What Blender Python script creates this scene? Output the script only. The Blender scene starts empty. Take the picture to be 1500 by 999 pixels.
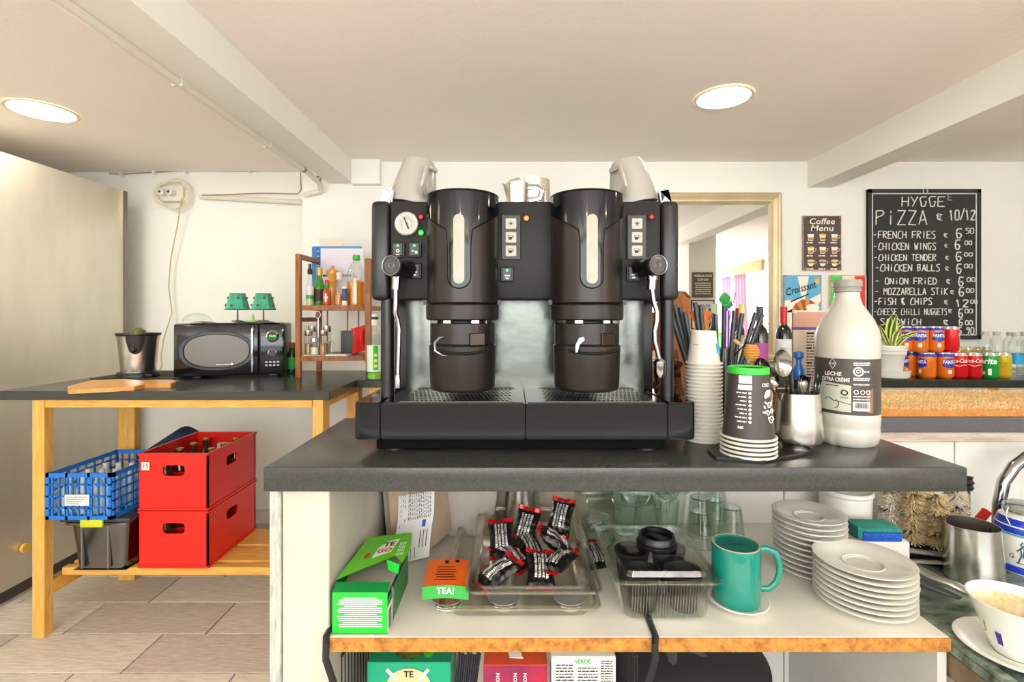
import bpy, bmesh, math, random
from mathutils import Vector, Matrix
random.seed(7)
SC = bpy.context.scene
COL = SC.collection

def lin(h):
    h = h.lstrip('#')
    v = [int(h[i:i+2], 16)/255 for i in (0, 2, 4)]
    return tuple(x/12.92 if x <= .04045 else ((x+.055)/1.055)**2.4 for x in v) + (1,)

# ---------------------------------------------------------------- camera
F = 735.0
cam = bpy.data.cameras.new('camera'); camo = bpy.data.objects.new('camera', cam); COL.objects.link(camo)
camo.location = (0, 0, 1.2); camo.rotation_euler = (math.pi/2, 0, 0)
cam.sensor_width = 36; cam.sensor_fit = 'HORIZONTAL'; cam.lens = F/1500*36
cam.shift_x = -2/1500; cam.shift_y = -37.5/1500; cam.clip_start = .02
SC.camera = camo

# ---------------------------------------------------------------- world, lights, exposure
w = bpy.data.worlds.new('world'); SC.world = w; w.use_nodes = True
w.node_tree.nodes['Background'].inputs[0].default_value = (.90, .97, 1, 1)
w.node_tree.nodes['Background'].inputs[1].default_value = 2.2
SC.view_settings.view_transform = 'Standard'; SC.view_settings.look = 'None'
SC.view_settings.exposure = .66; SC.view_settings.gamma = 1
SC.view_settings.use_curve_mapping = False
def area(name, loc, rot, sx, sy, power, col):
    l = bpy.data.lights.new(name, 'AREA'); l.shape = 'RECTANGLE'; l.size = sx; l.size_y = sy
    l.energy = power; l.color = col
    o = bpy.data.objects.new(name, l); COL.objects.link(o); o.location = loc; o.rotation_euler = rot
    return o
# added lamp in place of daylight through the unseen glazed front behind the camera
area('front_fill', (.3, -3.0, 1.5), (math.radians(92), 0, 0), 5.2, .9, 50, (.96, .985, 1))
area('ceiling_fill', (.3, -4.6, .05), (math.radians(180), 0, 0), 7, 2.8, 1000, (1, .985, .965))  # uplight added outside to brighten the ceiling, no terrace is modelled
area('daylight_right', (4.1, -2.1, 1.5), (math.radians(90), 0, math.radians(90)), 2.4, 1.6, 70, (1, .99, .97))
SC.cycles.transparent_max_bounces = 64; SC.cycles.max_bounces = 12; SC.cycles.diffuse_bounces = 6

# ---------------------------------------------------------------- materials
MATS = {}
def mat(name, col, rough=.5, metal=0, noise=0, nscale=20, bump=0, bscale=60, stretch=(1, 1, 1), coat=0,
        col2=None, emit=0, spec=.5, trans=0, ior=1.45, sub=0, aniso=0):
    if name in MATS: return MATS[name]
    m = bpy.data.materials.new(name); m.use_nodes = True; nt = m.node_tree
    b = nt.nodes['Principled BSDF']
    c = lin(col) if isinstance(col, str) else col
    b.inputs['Base Color'].default_value = c
    b.inputs['Roughness'].default_value = rough; b.inputs['Metallic'].default_value = metal
    b.inputs['Specular IOR Level'].default_value = spec
    b.inputs['IOR'].default_value = ior
    if coat: b.inputs['Coat Weight'].default_value = coat
    if trans: b.inputs['Transmission Weight'].default_value = trans
    if sub: b.inputs['Subsurface Weight'].default_value = sub
    if emit:
        b.inputs['Emission Color'].default_value = c; b.inputs['Emission Strength'].default_value = emit
    if noise or bump:
        tc = nt.nodes.new('ShaderNodeTexCoord'); mp = nt.nodes.new('ShaderNodeMapping')
        mp.inputs['Scale'].default_value = stretch
        nt.links.new(tc.outputs['Object'], mp.inputs[0])
    if noise:
        n = nt.nodes.new('ShaderNodeTexNoise'); n.inputs['Scale'].default_value = nscale
        n.inputs['Detail'].default_value = 6; n.inputs['Roughness'].default_value = .65
        nt.links.new(mp.outputs[0], n.inputs['Vector'])
        r = nt.nodes.new('ShaderNodeValToRGB')
        c2 = lin(col2) if col2 else tuple(x*(1-noise) for x in c[:3]) + (1,)
        r.color_ramp.elements[0].position = .35; r.color_ramp.elements[1].position = .65
        r.color_ramp.elements[0].color = c2; r.color_ramp.elements[1].color = c
        nt.links.new(n.outputs['Fac'], r.inputs[0]); nt.links.new(r.outputs[0], b.inputs['Base Color'])
    if bump:
        n2 = nt.nodes.new('ShaderNodeTexNoise'); n2.inputs['Scale'].default_value = bscale; n2.inputs['Detail'].default_value = 4
        nt.links.new(mp.outputs[0], n2.inputs['Vector'])
        bp = nt.nodes.new('ShaderNodeBump'); bp.inputs['Strength'].default_value = bump; bp.inputs['Distance'].default_value = .004
        nt.links.new(n2.outputs['Fac'], bp.inputs['Height']); nt.links.new(bp.outputs[0], b.inputs['Normal'])
    MATS[name] = m
    return m
def clear(name, tint='#f4faf6', rough=.03, dens=.0, refl=1.0):
    """thin clear plastic or glass: see-through with a fresnel gloss"""
    if name in MATS: return MATS[name]
    m = bpy.data.materials.new(name); m.use_nodes = True; nt = m.node_tree; nt.nodes.clear()
    o = nt.nodes.new('ShaderNodeOutputMaterial'); mx = nt.nodes.new('ShaderNodeMixShader')
    t = nt.nodes.new('ShaderNodeBsdfTransparent'); t.inputs[0].default_value = lin(tint)
    g = nt.nodes.new('ShaderNodeBsdfGlossy'); g.inputs['Roughness'].default_value = rough
    f0 = nt.nodes.new('ShaderNodeLayerWeight'); f = nt.nodes.new('ShaderNodeMath'); f.operation = 'POWER'; f.inputs[1].default_value = 3; nt.links.new(f0.outputs['Facing'], f.inputs[0])
    ml = nt.nodes.new('ShaderNodeMath'); ml.operation = 'MULTIPLY_ADD'; ml.inputs[1].default_value = refl*.55; ml.inputs[2].default_value = dens
    nt.links.new(f.outputs[0], ml.inputs[0]); nt.links.new(ml.outputs[0], mx.inputs[0])
    nt.links.new(t.outputs[0], mx.inputs[1]); nt.links.new(g.outputs[0], mx.inputs[2]); nt.links.new(mx.outputs[0], o.inputs[0])
    MATS[name] = m
    return m

# ---------------------------------------------------------------- mesh builder
def X(px, Y): return (px-752)/F*Y
def Z(py, Y): return 1.2-(py-462)/F*Y
def P(px, py, Y): return Vector((X(px, Y), Y, Z(py, Y)))
def YZ(py, z): return (1.2-z)*F/(py-462)        # depth of a point on the horizontal plane z seen at row py

class B:
    def __init__(s): s.bm = bmesh.new()
    def box(s, x0, x1, y0, y1, z0, z1, bev=0, seg=2, M=None):
        g = bmesh.ops.create_cube(s.bm, size=1)
        T = Matrix.Translation(((x0+x1)/2, (y0+y1)/2, (z0+z1)/2)) @ Matrix.Diagonal((abs(x1-x0), abs(y1-y0), abs(z1-z0), 1))
        bmesh.ops.transform(s.bm, matrix=T, verts=g['verts'])
        vs = g['verts']
        if bev:
            es = list({e for v in vs for e in v.link_edges})
            r = bmesh.ops.bevel(s.bm, geom=es, offset=bev, segments=seg, affect='EDGES', profile=.5)
            vs = list({v for f in r['faces'] for v in f.verts} | {v for v in vs if v.is_valid})
        if M is not None: bmesh.ops.transform(s.bm, matrix=M, verts=vs)
        return s
    def poly(s, pts, M=None):
        vs = [s.bm.verts.new(M @ Vector(p) if M is not None else p) for p in pts]
        s.bm.faces.new(vs); return s
    def prism(s, pts, d, M=None):
        """closed polygon of 3D points pts, extruded by vector d"""
        d = Vector(d); a = [Vector(p) for p in pts]; b = [p+d for p in a]
        if M is not None: a = [M @ p for p in a]; b = [M @ p for p in b]
        va = [s.bm.verts.new(p) for p in a]; vb = [s.bm.verts.new(p) for p in b]
        s.bm.faces.new(va); s.bm.faces.new(vb[::-1]); n = len(va)
        for i in range(n): s.bm.faces.new((va[i], vb[i], vb[(i+1) % n], va[(i+1) % n]))
        return s
    def lathe(s, prof, c=(0, 0, 0), seg=24, M=None, sx=1, sy=1, closed=False):
        rings = []
        for r, z in prof:
            if r < 1e-6: rings.append([s.bm.verts.new((c[0], c[1], c[2]+z))])
            else: rings.append([s.bm.verts.new((c[0]+r*sx*math.cos(2*math.pi*i/seg), c[1]+r*sy*math.sin(2*math.pi*i/seg), c[2]+z)) for i in range(seg)])
        pairs = list(zip(rings, rings[1:])) + ([(rings[-1], rings[0])] if closed else [])
        for a, b in pairs:
            for i in range(seg):
                j = (i+1) % seg
                if len(a) == 1 and len(b) == 1: continue
                if len(a) == 1: s.bm.faces.new((a[0], b[j], b[i]))
                elif len(b) == 1: s.bm.faces.new((a[i], a[j], b[0]))
                else: s.bm.faces.new((a[i], a[j], b[j], b[i]))
        if M is not None: bmesh.ops.transform(s.bm, matrix=M, verts=[v for r in rings for v in r])
        return s
    def tube(s, pts, r, seg=8, closed=False, cap=True, flat=None):
        pts = [Vector(p) for p in pts]; n = len(pts); rs = r if isinstance(r, (list, tuple)) else [r]*n
        up = None; rings = []
        for i, p in enumerate(pts):
            a = pts[(i-1) % n] if (i > 0 or closed) else p
            b = pts[(i+1) % n] if (i < n-1 or closed) else p
            t = (b-a)
            if t.length < 1e-9: t = Vector((0, 0, 1))
            t.normalize()
            if up is None: up = Vector((0, 0, 1)) if abs(t.z) < .9 else Vector((1, 0, 0))
            u = up - t*up.dot(t)
            if u.length < 1e-5: u = t.orthogonal()
            u.normalize(); up = u; v = t.cross(u)
            fu, fv = flat if flat else (1, 1)
            rings.append([s.bm.verts.new(p + (u*math.cos(2*math.pi*k/seg)*fu + v*math.sin(2*math.pi*k/seg)*fv)*rs[i]) for k in range(seg)])
        for i in range(n if closed else n-1):
            a, b = rings[i], rings[(i+1) % n]
            for k in range(seg): s.bm.faces.new((a[k], a[(k+1) % seg], b[(k+1) % seg], b[k]))
        if cap and not closed: s.bm.faces.new(rings[0][::-1]); s.bm.faces.new(rings[-1])
        return s
    def surf(s, f, nu, nv, closeu=False):
        g = [[s.bm.verts.new(f(i/nu, j/nv)) for i in range(nu+(0 if closeu else 1))] for j in range(nv+1)]
        for j in range(nv):
            for i in range(nu):
                k = (i+1) % len(g[0]); s.bm.faces.new((g[j][i], g[j][k], g[j+1][k], g[j+1][i]))
        return s
    def ball(s, c, r, seg=16, rz=None, M=None):
        rz = rz or r; n = max(4, seg//2)
        return s.lathe([(r*math.sin(math.pi*i/n), -rz*math.cos(math.pi*i/n)) for i in range(n+1)], c, seg, M)
    def ring(s, c, R, r, seg=24, ts=6, M=None):
        return s.lathe([(R+r*math.cos(2*math.pi*k/ts), r*math.sin(2*math.pi*k/ts)) for k in range(ts)], c, seg, M, closed=True)
    def disc(s, c, r, axis='y', h=.001, seg=20):
        M = Matrix.Translation(c) @ (Matrix.Rotation(math.pi/2, 4, 'X') if axis == 'y' else Matrix.Rotation(math.pi/2, 4, 'Y') if axis == 'x' else Matrix())
        return s.lathe([(0, 0), (r, 0), (r, h), (0, h)], (0, 0, 0), seg, M)
    def xf(s, M): bmesh.ops.transform(s.bm, matrix=M, verts=s.bm.verts[:]); return s
    def warp(s, f):
        for v in s.bm.verts: v.co = f(v.co)
        return s
    def stroke(s, text, fn, wd=.08, slant=0, jit=0):
        """hand lettering: fn maps (u 0..1 along the whole text, v 0..1 up) to a point; wd is half the line width in metres"""
        n = len(text)
        for k, ch in enumerate(text):
            for st in GL.get(ch, '').split():
                p = [(int(st[i]), int(st[i+1])) for i in range(0, len(st), 2)]
                q = [fn((k+.08+(a/4)*.72+slant*(b/6))/n + random.uniform(-jit, jit)/n, b/6+random.uniform(-jit, jit)) for a, b in p]
                for a, b in zip(q, q[1:]): s.tube([a, b], wd, 5)
        return s

# stroke lettering on a 4 x 6 grid
GL = {'A': '00264013 1333'.replace('13 1333', ' 1232'), 'B': '0006363403 03333100', 'C': '4626150110 1040', 'D': '0006264442200000', 'E': '46060040 0333',
      'F': '460600 0333', 'G': '4616051110304333', 'H': '0006 4640 0343', 'I': '2026', 'K': '0006 460340', 'L': '060040', 'M': '0006234640',
      'N': '00064046', 'O': '1636454130100105 0516', 'P': '000636453403', 'R': '000636453403 1340', 'S': '461605143341301000', 'T': '0646 2620',
      'W': '0610234046'.replace('10234046', '1023 23 304 6')[:4]+'24'+'3046', 'Y': '0623 4610', 'Z': '06460040', 'X': '0046 0640', '-': '0333', '/': '0047',
      'i': '2024 2526', '€': '4516051140 0434 0232', '&': '4005263603204022', '0': '1636454130100105 0516', '1': '051620', '2': '05163645004 0'.replace(' ', ''),
      '5': '46060434413000', '6': '461603103142330 3'.replace(' ', ''), '8': '1636342416 24413000'.replace('24413000', '14021030413 4')[:8]+'', '9': '4436160434 4420',
      '.': '2021', 'V': '062046', 'J': '46411001', 'U': '0601104146', ',': '2110'}
GL['8'] = '1305163634130110304233'; GL['2'] = '0516364500'+'40'; GL['W'] = '0610243046'; GL['A'] = '002640 1232'; GL['6'] = '46160310304233'+'13'; GL['5'] = '4606043342'+'3000'

def finish(bm, name, m, smooth=35):
    me = bpy.data.meshes.new(name)
    bmesh.ops.recalc_face_normals(bm, faces=bm.faces[:])
    bm.to_mesh(me); bm.free()
    me.materials.append(m)
    if smooth:
        for p in me.polygons: p.use_smooth = True
        me.set_sharp_from_angle(angle=math.radians(smooth))
    return me
def woff(o):
    v = Vector((0, 0, 0))
    while o is not None: v += o.location; o = o.parent
    return v
def ob(name, b, m, parent=None, label=None, kind=None, local=False, smooth=35):
    if parent is not None and not local:
        off = woff(parent)
        for v in b.bm.verts: v.co -= off
    me = finish(b.bm, name, m, smooth)
    o = bpy.data.objects.new(name, me); COL.objects.link(o); o.parent = parent
    if label: o['label'] = label
    if kind: o['kind'] = kind
    return o
def thing(name, label, cat, loc=(0, 0, 0), rz=0, group=None):
    o = bpy.data.objects.new(name, None); COL.objects.link(o); o.empty_display_size = .05
    o.location = loc; o.rotation_euler = (0, 0, rz); o['label'] = label; o['category'] = cat
    if group: o['group'] = group
    return o
def tag(o, label, cat, group=None, kind=None):
    o['label'] = label; o['category'] = cat
    if group: o['group'] = group
    if kind: o['kind'] = kind
    return o
def single(name, b, m, label, cat, group=None, kind=None, smooth=35):
    """a thing made of one mesh, modelled in world coordinates; its origin is moved to its base"""
    vs = b.bm.verts; n = len(vs)
    c = Vector(((min(v.co.x for v in vs)+max(v.co.x for v in vs))/2, (min(v.co.y for v in vs)+max(v.co.y for v in vs))/2, min(v.co.z for v in vs)))
    for v in vs: v.co -= c
    o = bpy.data.objects.new(name, finish(b.bm, name, m, smooth)); COL.objects.link(o); o.location = c
    return tag(o, label, cat, group, kind)
def struct(name, b, m, smooth=0):
    o = bpy.data.objects.new(name, finish(b.bm, name, m, smooth)); COL.objects.link(o); o['kind'] = 'structure'; return o
def dup(root, loc, rz=None, label=None, rot=None):
    r = root.copy(); COL.objects.link(r); r.location = loc
    if rz is not None: r.rotation_euler = (0, 0, rz)
    if rot is not None: r.rotation_euler = rot
    if label: r['label'] = label
    for ch in list(root.children):
        c = ch.copy(); COL.objects.link(c); c.parent = r
        for g in ch.children:
            d = g.copy(); COL.objects.link(d); d.parent = c
    return r

def text(b, s, fn, size=1.0, bold=0.0, align='CENTER', shear=0, depth=.15, width=None):
    """printed lettering: fn maps (x, y, d) in metres to a world point"""
    cu = bpy.data.curves.new('t', 'FONT'); cu.body = s; cu.size = 1; cu.offset = bold; cu.align_x = align; cu.align_y = 'CENTER'
    cu.shear = shear; cu.resolution_u = 2; cu.extrude = 0
    o = bpy.data.objects.new('t', cu); me = bpy.data.meshes.new_from_object(o)
    xs = [v.co.x for v in me.vertices] or [0, 1]
    k = size; kx = k if width is None else width/(max(xs)-min(xs))
    mid = (max(xs)+min(xs))/2 if width is not None else 0
    vs = [b.bm.verts.new(fn((v.co.x-mid)*kx, v.co.y*k, 0)) for v in me.vertices]
    for p in me.polygons:
        try: b.bm.faces.new([vs[i] for i in p.vertices])
        except ValueError: pass
    bpy.data.objects.remove(o); bpy.data.curves.remove(cu); bpy.data.meshes.remove(me)
    return b
def on_plane(o, ux=(1, 0, 0), uy=(0, 0, 1)):
    o = Vector(o); ux = Vector(ux).normalized(); uy = Vector(uy).normalized()
    n = ux.cross(uy)
    return lambda x, y, d: o+ux*x+uy*y+n*d
def on_cyl(cx, cy, z0, r, ang0=-math.pi/2, slope=0):
    def f(x, y, d):
        rr = r+slope*y; a = ang0+x/r
        return Vector((cx+rr*math.cos(a), cy+rr*math.sin(a), z0+y))
    return f
def scrib(b, fn, x0, x1, y, h, n):
    """rows of tiny unreadable print as short dashes"""
    x = x0
    while x < x1-.0005:
        wv = random.uniform(1.5, 5)*h
        e = min(x+wv, x1)
        b.bm.faces.new([b.bm.verts.new(fn(a, c, 0)) for a, c in ((x, y-h/2), (e, y-h/2), (e, y+h/2), (x, y+h/2))])
        x = e+h*.6
    return b
def patch(b, fn, x0, x1, y0, y1, nx=1):
    g = [[b.bm.verts.new(fn(x0+(x1-x0)*i/nx, y, 0)) for i in range(nx+1)] for y in (y0, y1)]
    for i in range(nx): b.bm.faces.new((g[0][i], g[0][i+1], g[1][i+1], g[1][i]))
    return b

# shared materials
WALL = mat('wall_paint', '#eae9e2', .75, noise=.035, nscale=3, bump=.12, bscale=90)
CEIL = mat('ceiling_paint', '#f6ede6', .8, noise=.03, nscale=2, bump=.15, bscale=70)
BEAMM = mat('beam_paint', '#ebe8e0', .75, bump=.1, bscale=60)
SLAB = mat('slab_charcoal', '#3d3f3a', .24, noise=.35, nscale=260, bump=.05, bscale=200)
PINE = mat('pine_yellow', '#e3ad55', .5, noise=.3, nscale=9, stretch=(1, 1, 1), col2='#c98a33')
PINEX = mat('pine_yellow_x', '#e8b45c', .5, noise=.3, nscale=14, stretch=(.8, 9, 9), col2='#cf9440')
PINEZ = mat('pine_yellow_z', '#e8b962', .5, noise=.3, nscale=14, stretch=(9, 9, .8), col2='#cf9845')
STEEL = mat('steel', '#dedad2', .24, 1, noise=.15, nscale=6, stretch=(1, 1, 8))
CHROME = mat('chrome', '#a8a8aa', .1, 1)
GREY = mat('grey_plastic', '#8d8a84', .5)
BLACK = mat('black_plastic', '#1c1c1d', .35)
BLACKG = mat('black_gloss', '#101113', .08, spec=.6)
WHITE = mat('white_ceramic', '#e0ded5', .15, coat=.3)
WPLAST = mat('white_plastic', '#dddbd3', .4)
PAPER = mat('paper_white', '#e0e0dc', .7)
INK = mat('ink_black', '#1b1b1b', .6)
INKW = mat('ink_white', '#f4f2ea', .6)
GLASS = clear('clear_glass', '#fafdfb', .02, .05)
PLAST = clear('clear_plastic', '#f8faf6', .06, .08)
# ================================================================ SETTING
CZ = 2.03
b = B(); b.box(-3, 3.4, -3, 2.95, -.03, -.004); floor = struct('floor', b, mat('grout', '#6f675f', .9))
TILE = [mat('floor_tile_a', '#dfd6c9', .45, noise=.4, nscale=16, stretch=(1, 9, 1), col2='#b9aea2', bump=.1, bscale=60),
        mat('floor_tile_b', '#d6ccbf', .45, noise=.4, nscale=18, stretch=(1, 10, 1), col2='#aea296', bump=.1, bscale=60),
        mat('floor_tile_c', '#e6ddcf', .45, noise=.38, nscale=14, stretch=(1, 8, 1), col2='#c4b9aa', bump=.1, bscale=60)]
rowoff = {0: -1.319, 1: -1.16, 2: -1.0, 3: -1.319+.2}
tb = []
for m in TILE:
    q = B(); q.box(-.267, .267, -.102, .102, -.006, 0, .0015, 1); me = finish(q.bm, 'tile', m); tb.append(me)
for r in range(-14, 6):
    y0 = 1.683+.208*r
    off = {0: -1.319, 1: -1.16, -1: -.932, 2: -1.526+.0, 3: -1.33}.get(r, -1.3+(r*.31) % .54)
    k = -6
    while off+.54*k < -2.85: k += 1
    xmax = .0 if r > -8 else -.4
    while off+.54*k < (2.4 if y0 < .2 else -.35):
        o = bpy.data.objects.new('tile', random.choice(tb)); COL.objects.link(o); o.parent = floor
        o.location = (off+.54*k+.27, y0+.104, 0); k += 1
b = B(); b.box(-3, 3.5, -3.1, 3.0, CZ, CZ+.1); struct('ceiling', b, CEIL)
b = B(); b.box(-.99, -.863, -3.1, 2.72, .71+1.2, CZ+.01); struct('ceiling_beam', b, BEAMM)
b = B(); b.box(1.589, 1.724, -3.1, 2.76, .69+1.2, CZ+.01); struct('ceiling_beam', b, BEAMM)
b = B(); b.box(-1.14, 3.5, 2.71, 3.0, 0, CZ); struct('wall_back', b, WALL)
b = B(); b.box(-3, -1.141, 2.91, 3.0, 0, CZ); struct('wall_recess', b, WALL)
b = B(); b.box(-3.1, -2.95, -3.1, 3.0, 0, CZ); struct('wall_left', b, WALL)
# right wall with a wide opening, rear wall with a big glazed front
b = B(); b.box(3.4, 3.5, -1.25, 3.0, 0, CZ); b.box(3.4, 3.5, -3.1, -1.25, 0, .55); b.box(3.4, 3.5, -3.1, -1.25, 1.93, CZ); struct('wall_right', b, WALL)
b = B(); b.box(-3.1, -2.3, -3.2, -3.1, 0, CZ); b.box(3.1, 3.5, -3.2, -3.1, 0, CZ); b.box(-2.3, 3.1, -3.2, -3.1, 0, .45); b.box(-2.3, 3.1, -3.2, -3.1, 2.0, CZ); struct('wall_rear', b, WALL)
WF = mat('window_white', '#e9e9e4', .4)
b = B()
for x in (-2.3, -.9, .4, 1.8, 3.06): b.box(x-.03, x+.04, -3.17, -3.12, .45, 2.0)
b.box(-2.3, 3.1, -3.17, -3.12, .45, .5); b.box(-2.3, 3.1, -3.17, -3.12, 1.94, 2.0)
struct('window_1', b, WF)
b = B()
for y in (-3.05, -2.5, -2.1, -1.7, -1.28): b.box(3.42, 3.46, y-.02, y+.02, .55, 1.93)
for z in (.56, .9, 1.25, 1.6, 1.92): b.box(3.42, 3.45, -3.05, -1.27, z-.012, z+.012)
struct('window_2', b, WF)
b = B(); b.box(-3, -1.14, 2.895, 2.91, 0, .075); struct('baseboard_back', b, mat('baseboard', '#d8d2c6', .5))
# small boxed step where wall meets the ceiling beside the left beam
b = B(); b.box(-.862, -.71, 2.665, 2.712, 1.90, CZ); struct('trim_1', b, WALL)

# ceiling downlights
def downlight(px, py, r, label, power):
    Y = .83*F/(462-py); c = (X(px, Y), Y, CZ)
    t = thing('downlight', label, 'ceiling light', c, 0, 'round recessed ceiling lights')
    b = B(); b.lathe([(r*.86, -.001), (r*.88, -.006), (r*.97, -.007), (r, -.001)], c, 40); ob('rim', b, mat('lamp_rim', '#d9d2b8', .4), t)
    b = B(); b.lathe([(0, -.002), (r*.87, -.002)], c, 40); ob('diffuser', b, mat('lamp_glow', '#fffbe8', .5, emit=power), t)
downlight(1060, 142, .108, 'round recessed ceiling light on the right, near the right beam', 45)
downlight(62, 162, .12, 'round recessed ceiling light above the steel fridge on the left', 45)
for lx, ly, lab in ((-1.8, .2, 'fill light added behind the camera on the left'), (.8, -.6, 'fill light added behind the camera in the middle'), (-.2, -2.0, 'fill light added far behind the camera'), (2.6, 1.2, 'fill light added out of view right of the right beam'), (2.6, -.8, 'fill light added behind the camera on the right')):  # unseen lamps added so their light bounces up from the floor
    tt = thing('downlight', 'round recessed '+lab, 'ceiling light', (lx, ly, CZ), 0, 'round recessed ceiling lights')
    b = B(); b.lathe([(.095, -.001), (.097, -.006), (.107, -.007), (.11, -.001)], (lx, ly, CZ), 32); ob('rim', b, MATS['lamp_rim'], tt)
    b = B(); b.lathe([(0, -.002), (.096, -.002)], (lx, ly, CZ), 32); ob('diffuser', b, MATS['lamp_glow'], tt)
# conduit under the left beam
CON = mat('conduit_white', '#d9d2c3', .45)
t = thing('conduit', 'white electrical conduit running along the left beam and down to the socket', 'conduit', (-1.0, .6, 1.9))
zc = 1.2+.70
b = B(); pts = [(-1.005, -.2, zc), (-1.005, 2.45, zc), (-1.01, 2.62, zc-.01), (-1.03, 2.68, zc-.035), (-1.08, 2.69, zc-.045)]
b.tube(pts, .014, 10); ob('pipe', b, CON, t)
b = B(); b.tube([(-1.08, 2.69, zc-.045), (-1.12, 2.70, zc-.05), (-1.15, 2.80, zc-.05), (-1.22, 2.885, zc-.05), (-1.80, 2.885, Z(288, 2.885))], .0145, 10); ob('pipe', b, CON, t)
for y in (2.4, 2.58):
    b = B(); b.lathe([(.013, -.012), (.015, -.012), (.015, .012), (.013, .012)], (0, 0, 0), 12, Matrix.Translation((-1.005, y, zc)) @ Matrix.Rotation(math.pi/2, 4, 'X')); ob('coupling', b, GREY, t)
for y in (.9, 1.5, 2.05):
    b = B(); b.box(-1.022, -.99, y, y+.012, zc-.013, zc+.012); ob('clip', b, CON, t)
# thin cable under the recess ceiling
t = thing('cable', 'thin cable clipped along the top of the recess wall', 'cable', (-1.7, 2.9, 1.99))
b = B(); b.tube([P(x, y, 2.895) for x, y in ((160, 254), (178, 255), (230, 252), (272, 250), (366, 251), (440, 249), (441, 278))]+[P(436, 284, 2.87), P(380, 283, 2.87), P(330, 285, 2.87), P(296, 286, 2.87)], .0032, 6)
ob('wire', b, mat('cable_brown', '#9b8468', .6), t)
for x, y in ((178, 255), (226, 252), (272, 251), (366, 250)):
    b = B(); b.box(X(x, 2.89)-.006, X(x, 2.89)+.006, 2.875, 2.905, Z(y, 2.89)-.012, Z(y, 2.89)+.006, .002, 1); ob('clip', b, WPLAST, t)
# wall socket with coiled lead
sx, sz = X(258, 2.9), Z(285, 2.9)
t = thing('wall_socket', 'white surface socket box with plugs above the juicer', 'socket', (sx, 2.9, sz))
b = B(); b.box(sx-.075, sx+.06, 2.868, 2.909, sz-.045, sz+.045, .005); ob('socket_box', b, CON, t)
for dx in (-.045, .005):
    b = B(); b.lathe([(0, 0), (.018, 0), (.02, .012), (.017, .035), (.008, .042)], (0, 0, 0), 14, Matrix.Translation((sx+dx, 2.868, sz)) @ Matrix.Rotation(math.pi/2, 4, 'X')); ob('plug', b, WPLAST, t)
WCAB = mat('cable_white', '#ddd3b8', .5)
b = B()
pts = []
for k in range(61):
    a = k/60*math.pi*2*3.0; R = .095+.012*math.sin(k*.9); pts.append((sx+.005+R*math.cos(a), 2.855+.004*math.sin(k), sz-.005+R*.82*math.sin(a)))
b.tube(pts, .0042, 6)
single('coiled_cable', b, WCAB, 'white power lead coiled around the wall socket', 'cable')
b = B(); b.tube([P(266, 290, 2.83), P(260, 330, 2.85), P(250, 380, 2.86), P(247, 420, 2.86), P(252, 458, 2.86), P(240, 495, 2.8), P(236, 520, 2.7), P(237, 535, 2.45), P(232, 549, 2.32)], .0035, 6)
single('power_cord', b, mat('cord_tan', '#b5a585', .5), 'thin white cord hanging from the wall socket down to the juicer', 'cable')

# ================================================================ FRIDGE
FR = mat('brushed_steel', '#e4ddcf', .38, .8, noise=.12, nscale=5, stretch=(1, 1, .3), bump=.015, bscale=3)
t = thing('fridge', 'tall stainless steel fridge along the left wall', 'fridge', (-2.5, 1.6, 0))
b = B(); b.box(-2.85, -2.1, .2, 2.72, .06, 1.873, .004); ob('cabinet', b, FR, t)
b = B(); b.box(-2.84, -2.13, .25, 2.70, 0.0, .06); ob('plinth', b, mat('dark_plinth', '#4a423a', .6), t)
b = B(); b.box(-2.10, -2.094, 1.66, 1.69, .062, .85); b.box(-2.1, -2.094, 1.95, 1.99, .062, .85); b.box(-2.1, -2.092, 2.70, 2.72, .062, 1.87); ob('edge_strip', b, mat('dull_steel', '#8c8478', .35, 1), t)
b = B(); b.disc((-2.098, 2.15, .205), .02, 'x', .015); ob('knob', b, mat('knob_yellow', '#d8b24a', .4), t)

# ================================================================ LEFT TABLE
t = thing('work_table', 'tall pine table with a charcoal top along the left side', 'table', (-1.28, 2.2, 0))
b = B(); b.box(-1.905, -.68, 1.854, 2.56, .887, .92, .002, 1); ob('table_top', b, SLAB, t)
def leg(x0, x1, y0, y1, z1=.887): q = B(); q.box(x0, x1, y0, y1, 0, z1, .002, 1); ob('leg', q, PINEZ, t)
leg(-1.79, -1.745, 1.865, 1.905); leg(-.748, -.708, 1.868, 1.935); leg(-1.79, -1.715, 2.27, 2.31); leg(-.765, -.71, 2.30, 2.36)
b = B(); b.box(-1.744, -.75, 1.868, 1.89, .857, .887, .001, 1); ob('apron', b, PINEX, t)
b = B(); b.box(-.735, -.712, 1.936, 2.30, .85, .886, .001, 1); ob('apron', b, PINE, t)
b = B(); b.box(-1.77, -1.75, 1.906, 2.27, .85, .886, .001, 1); ob('apron', b, PINE, t)
for x in (-1.768, -.735):
    b = B(); b.box(x, x+.023, 1.906, 2.30, .145, .197, .001, 1); ob('side_rail', b, PINE, t)
for y0, y1 in ((1.935, 1.965), (1.99, 2.105), (2.13, 2.285)):
    b = B(); b.box(-1.742, -.71, y0, y1, .198, .228, .002, 1); ob('shelf_board', b, PINEX, t)

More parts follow.
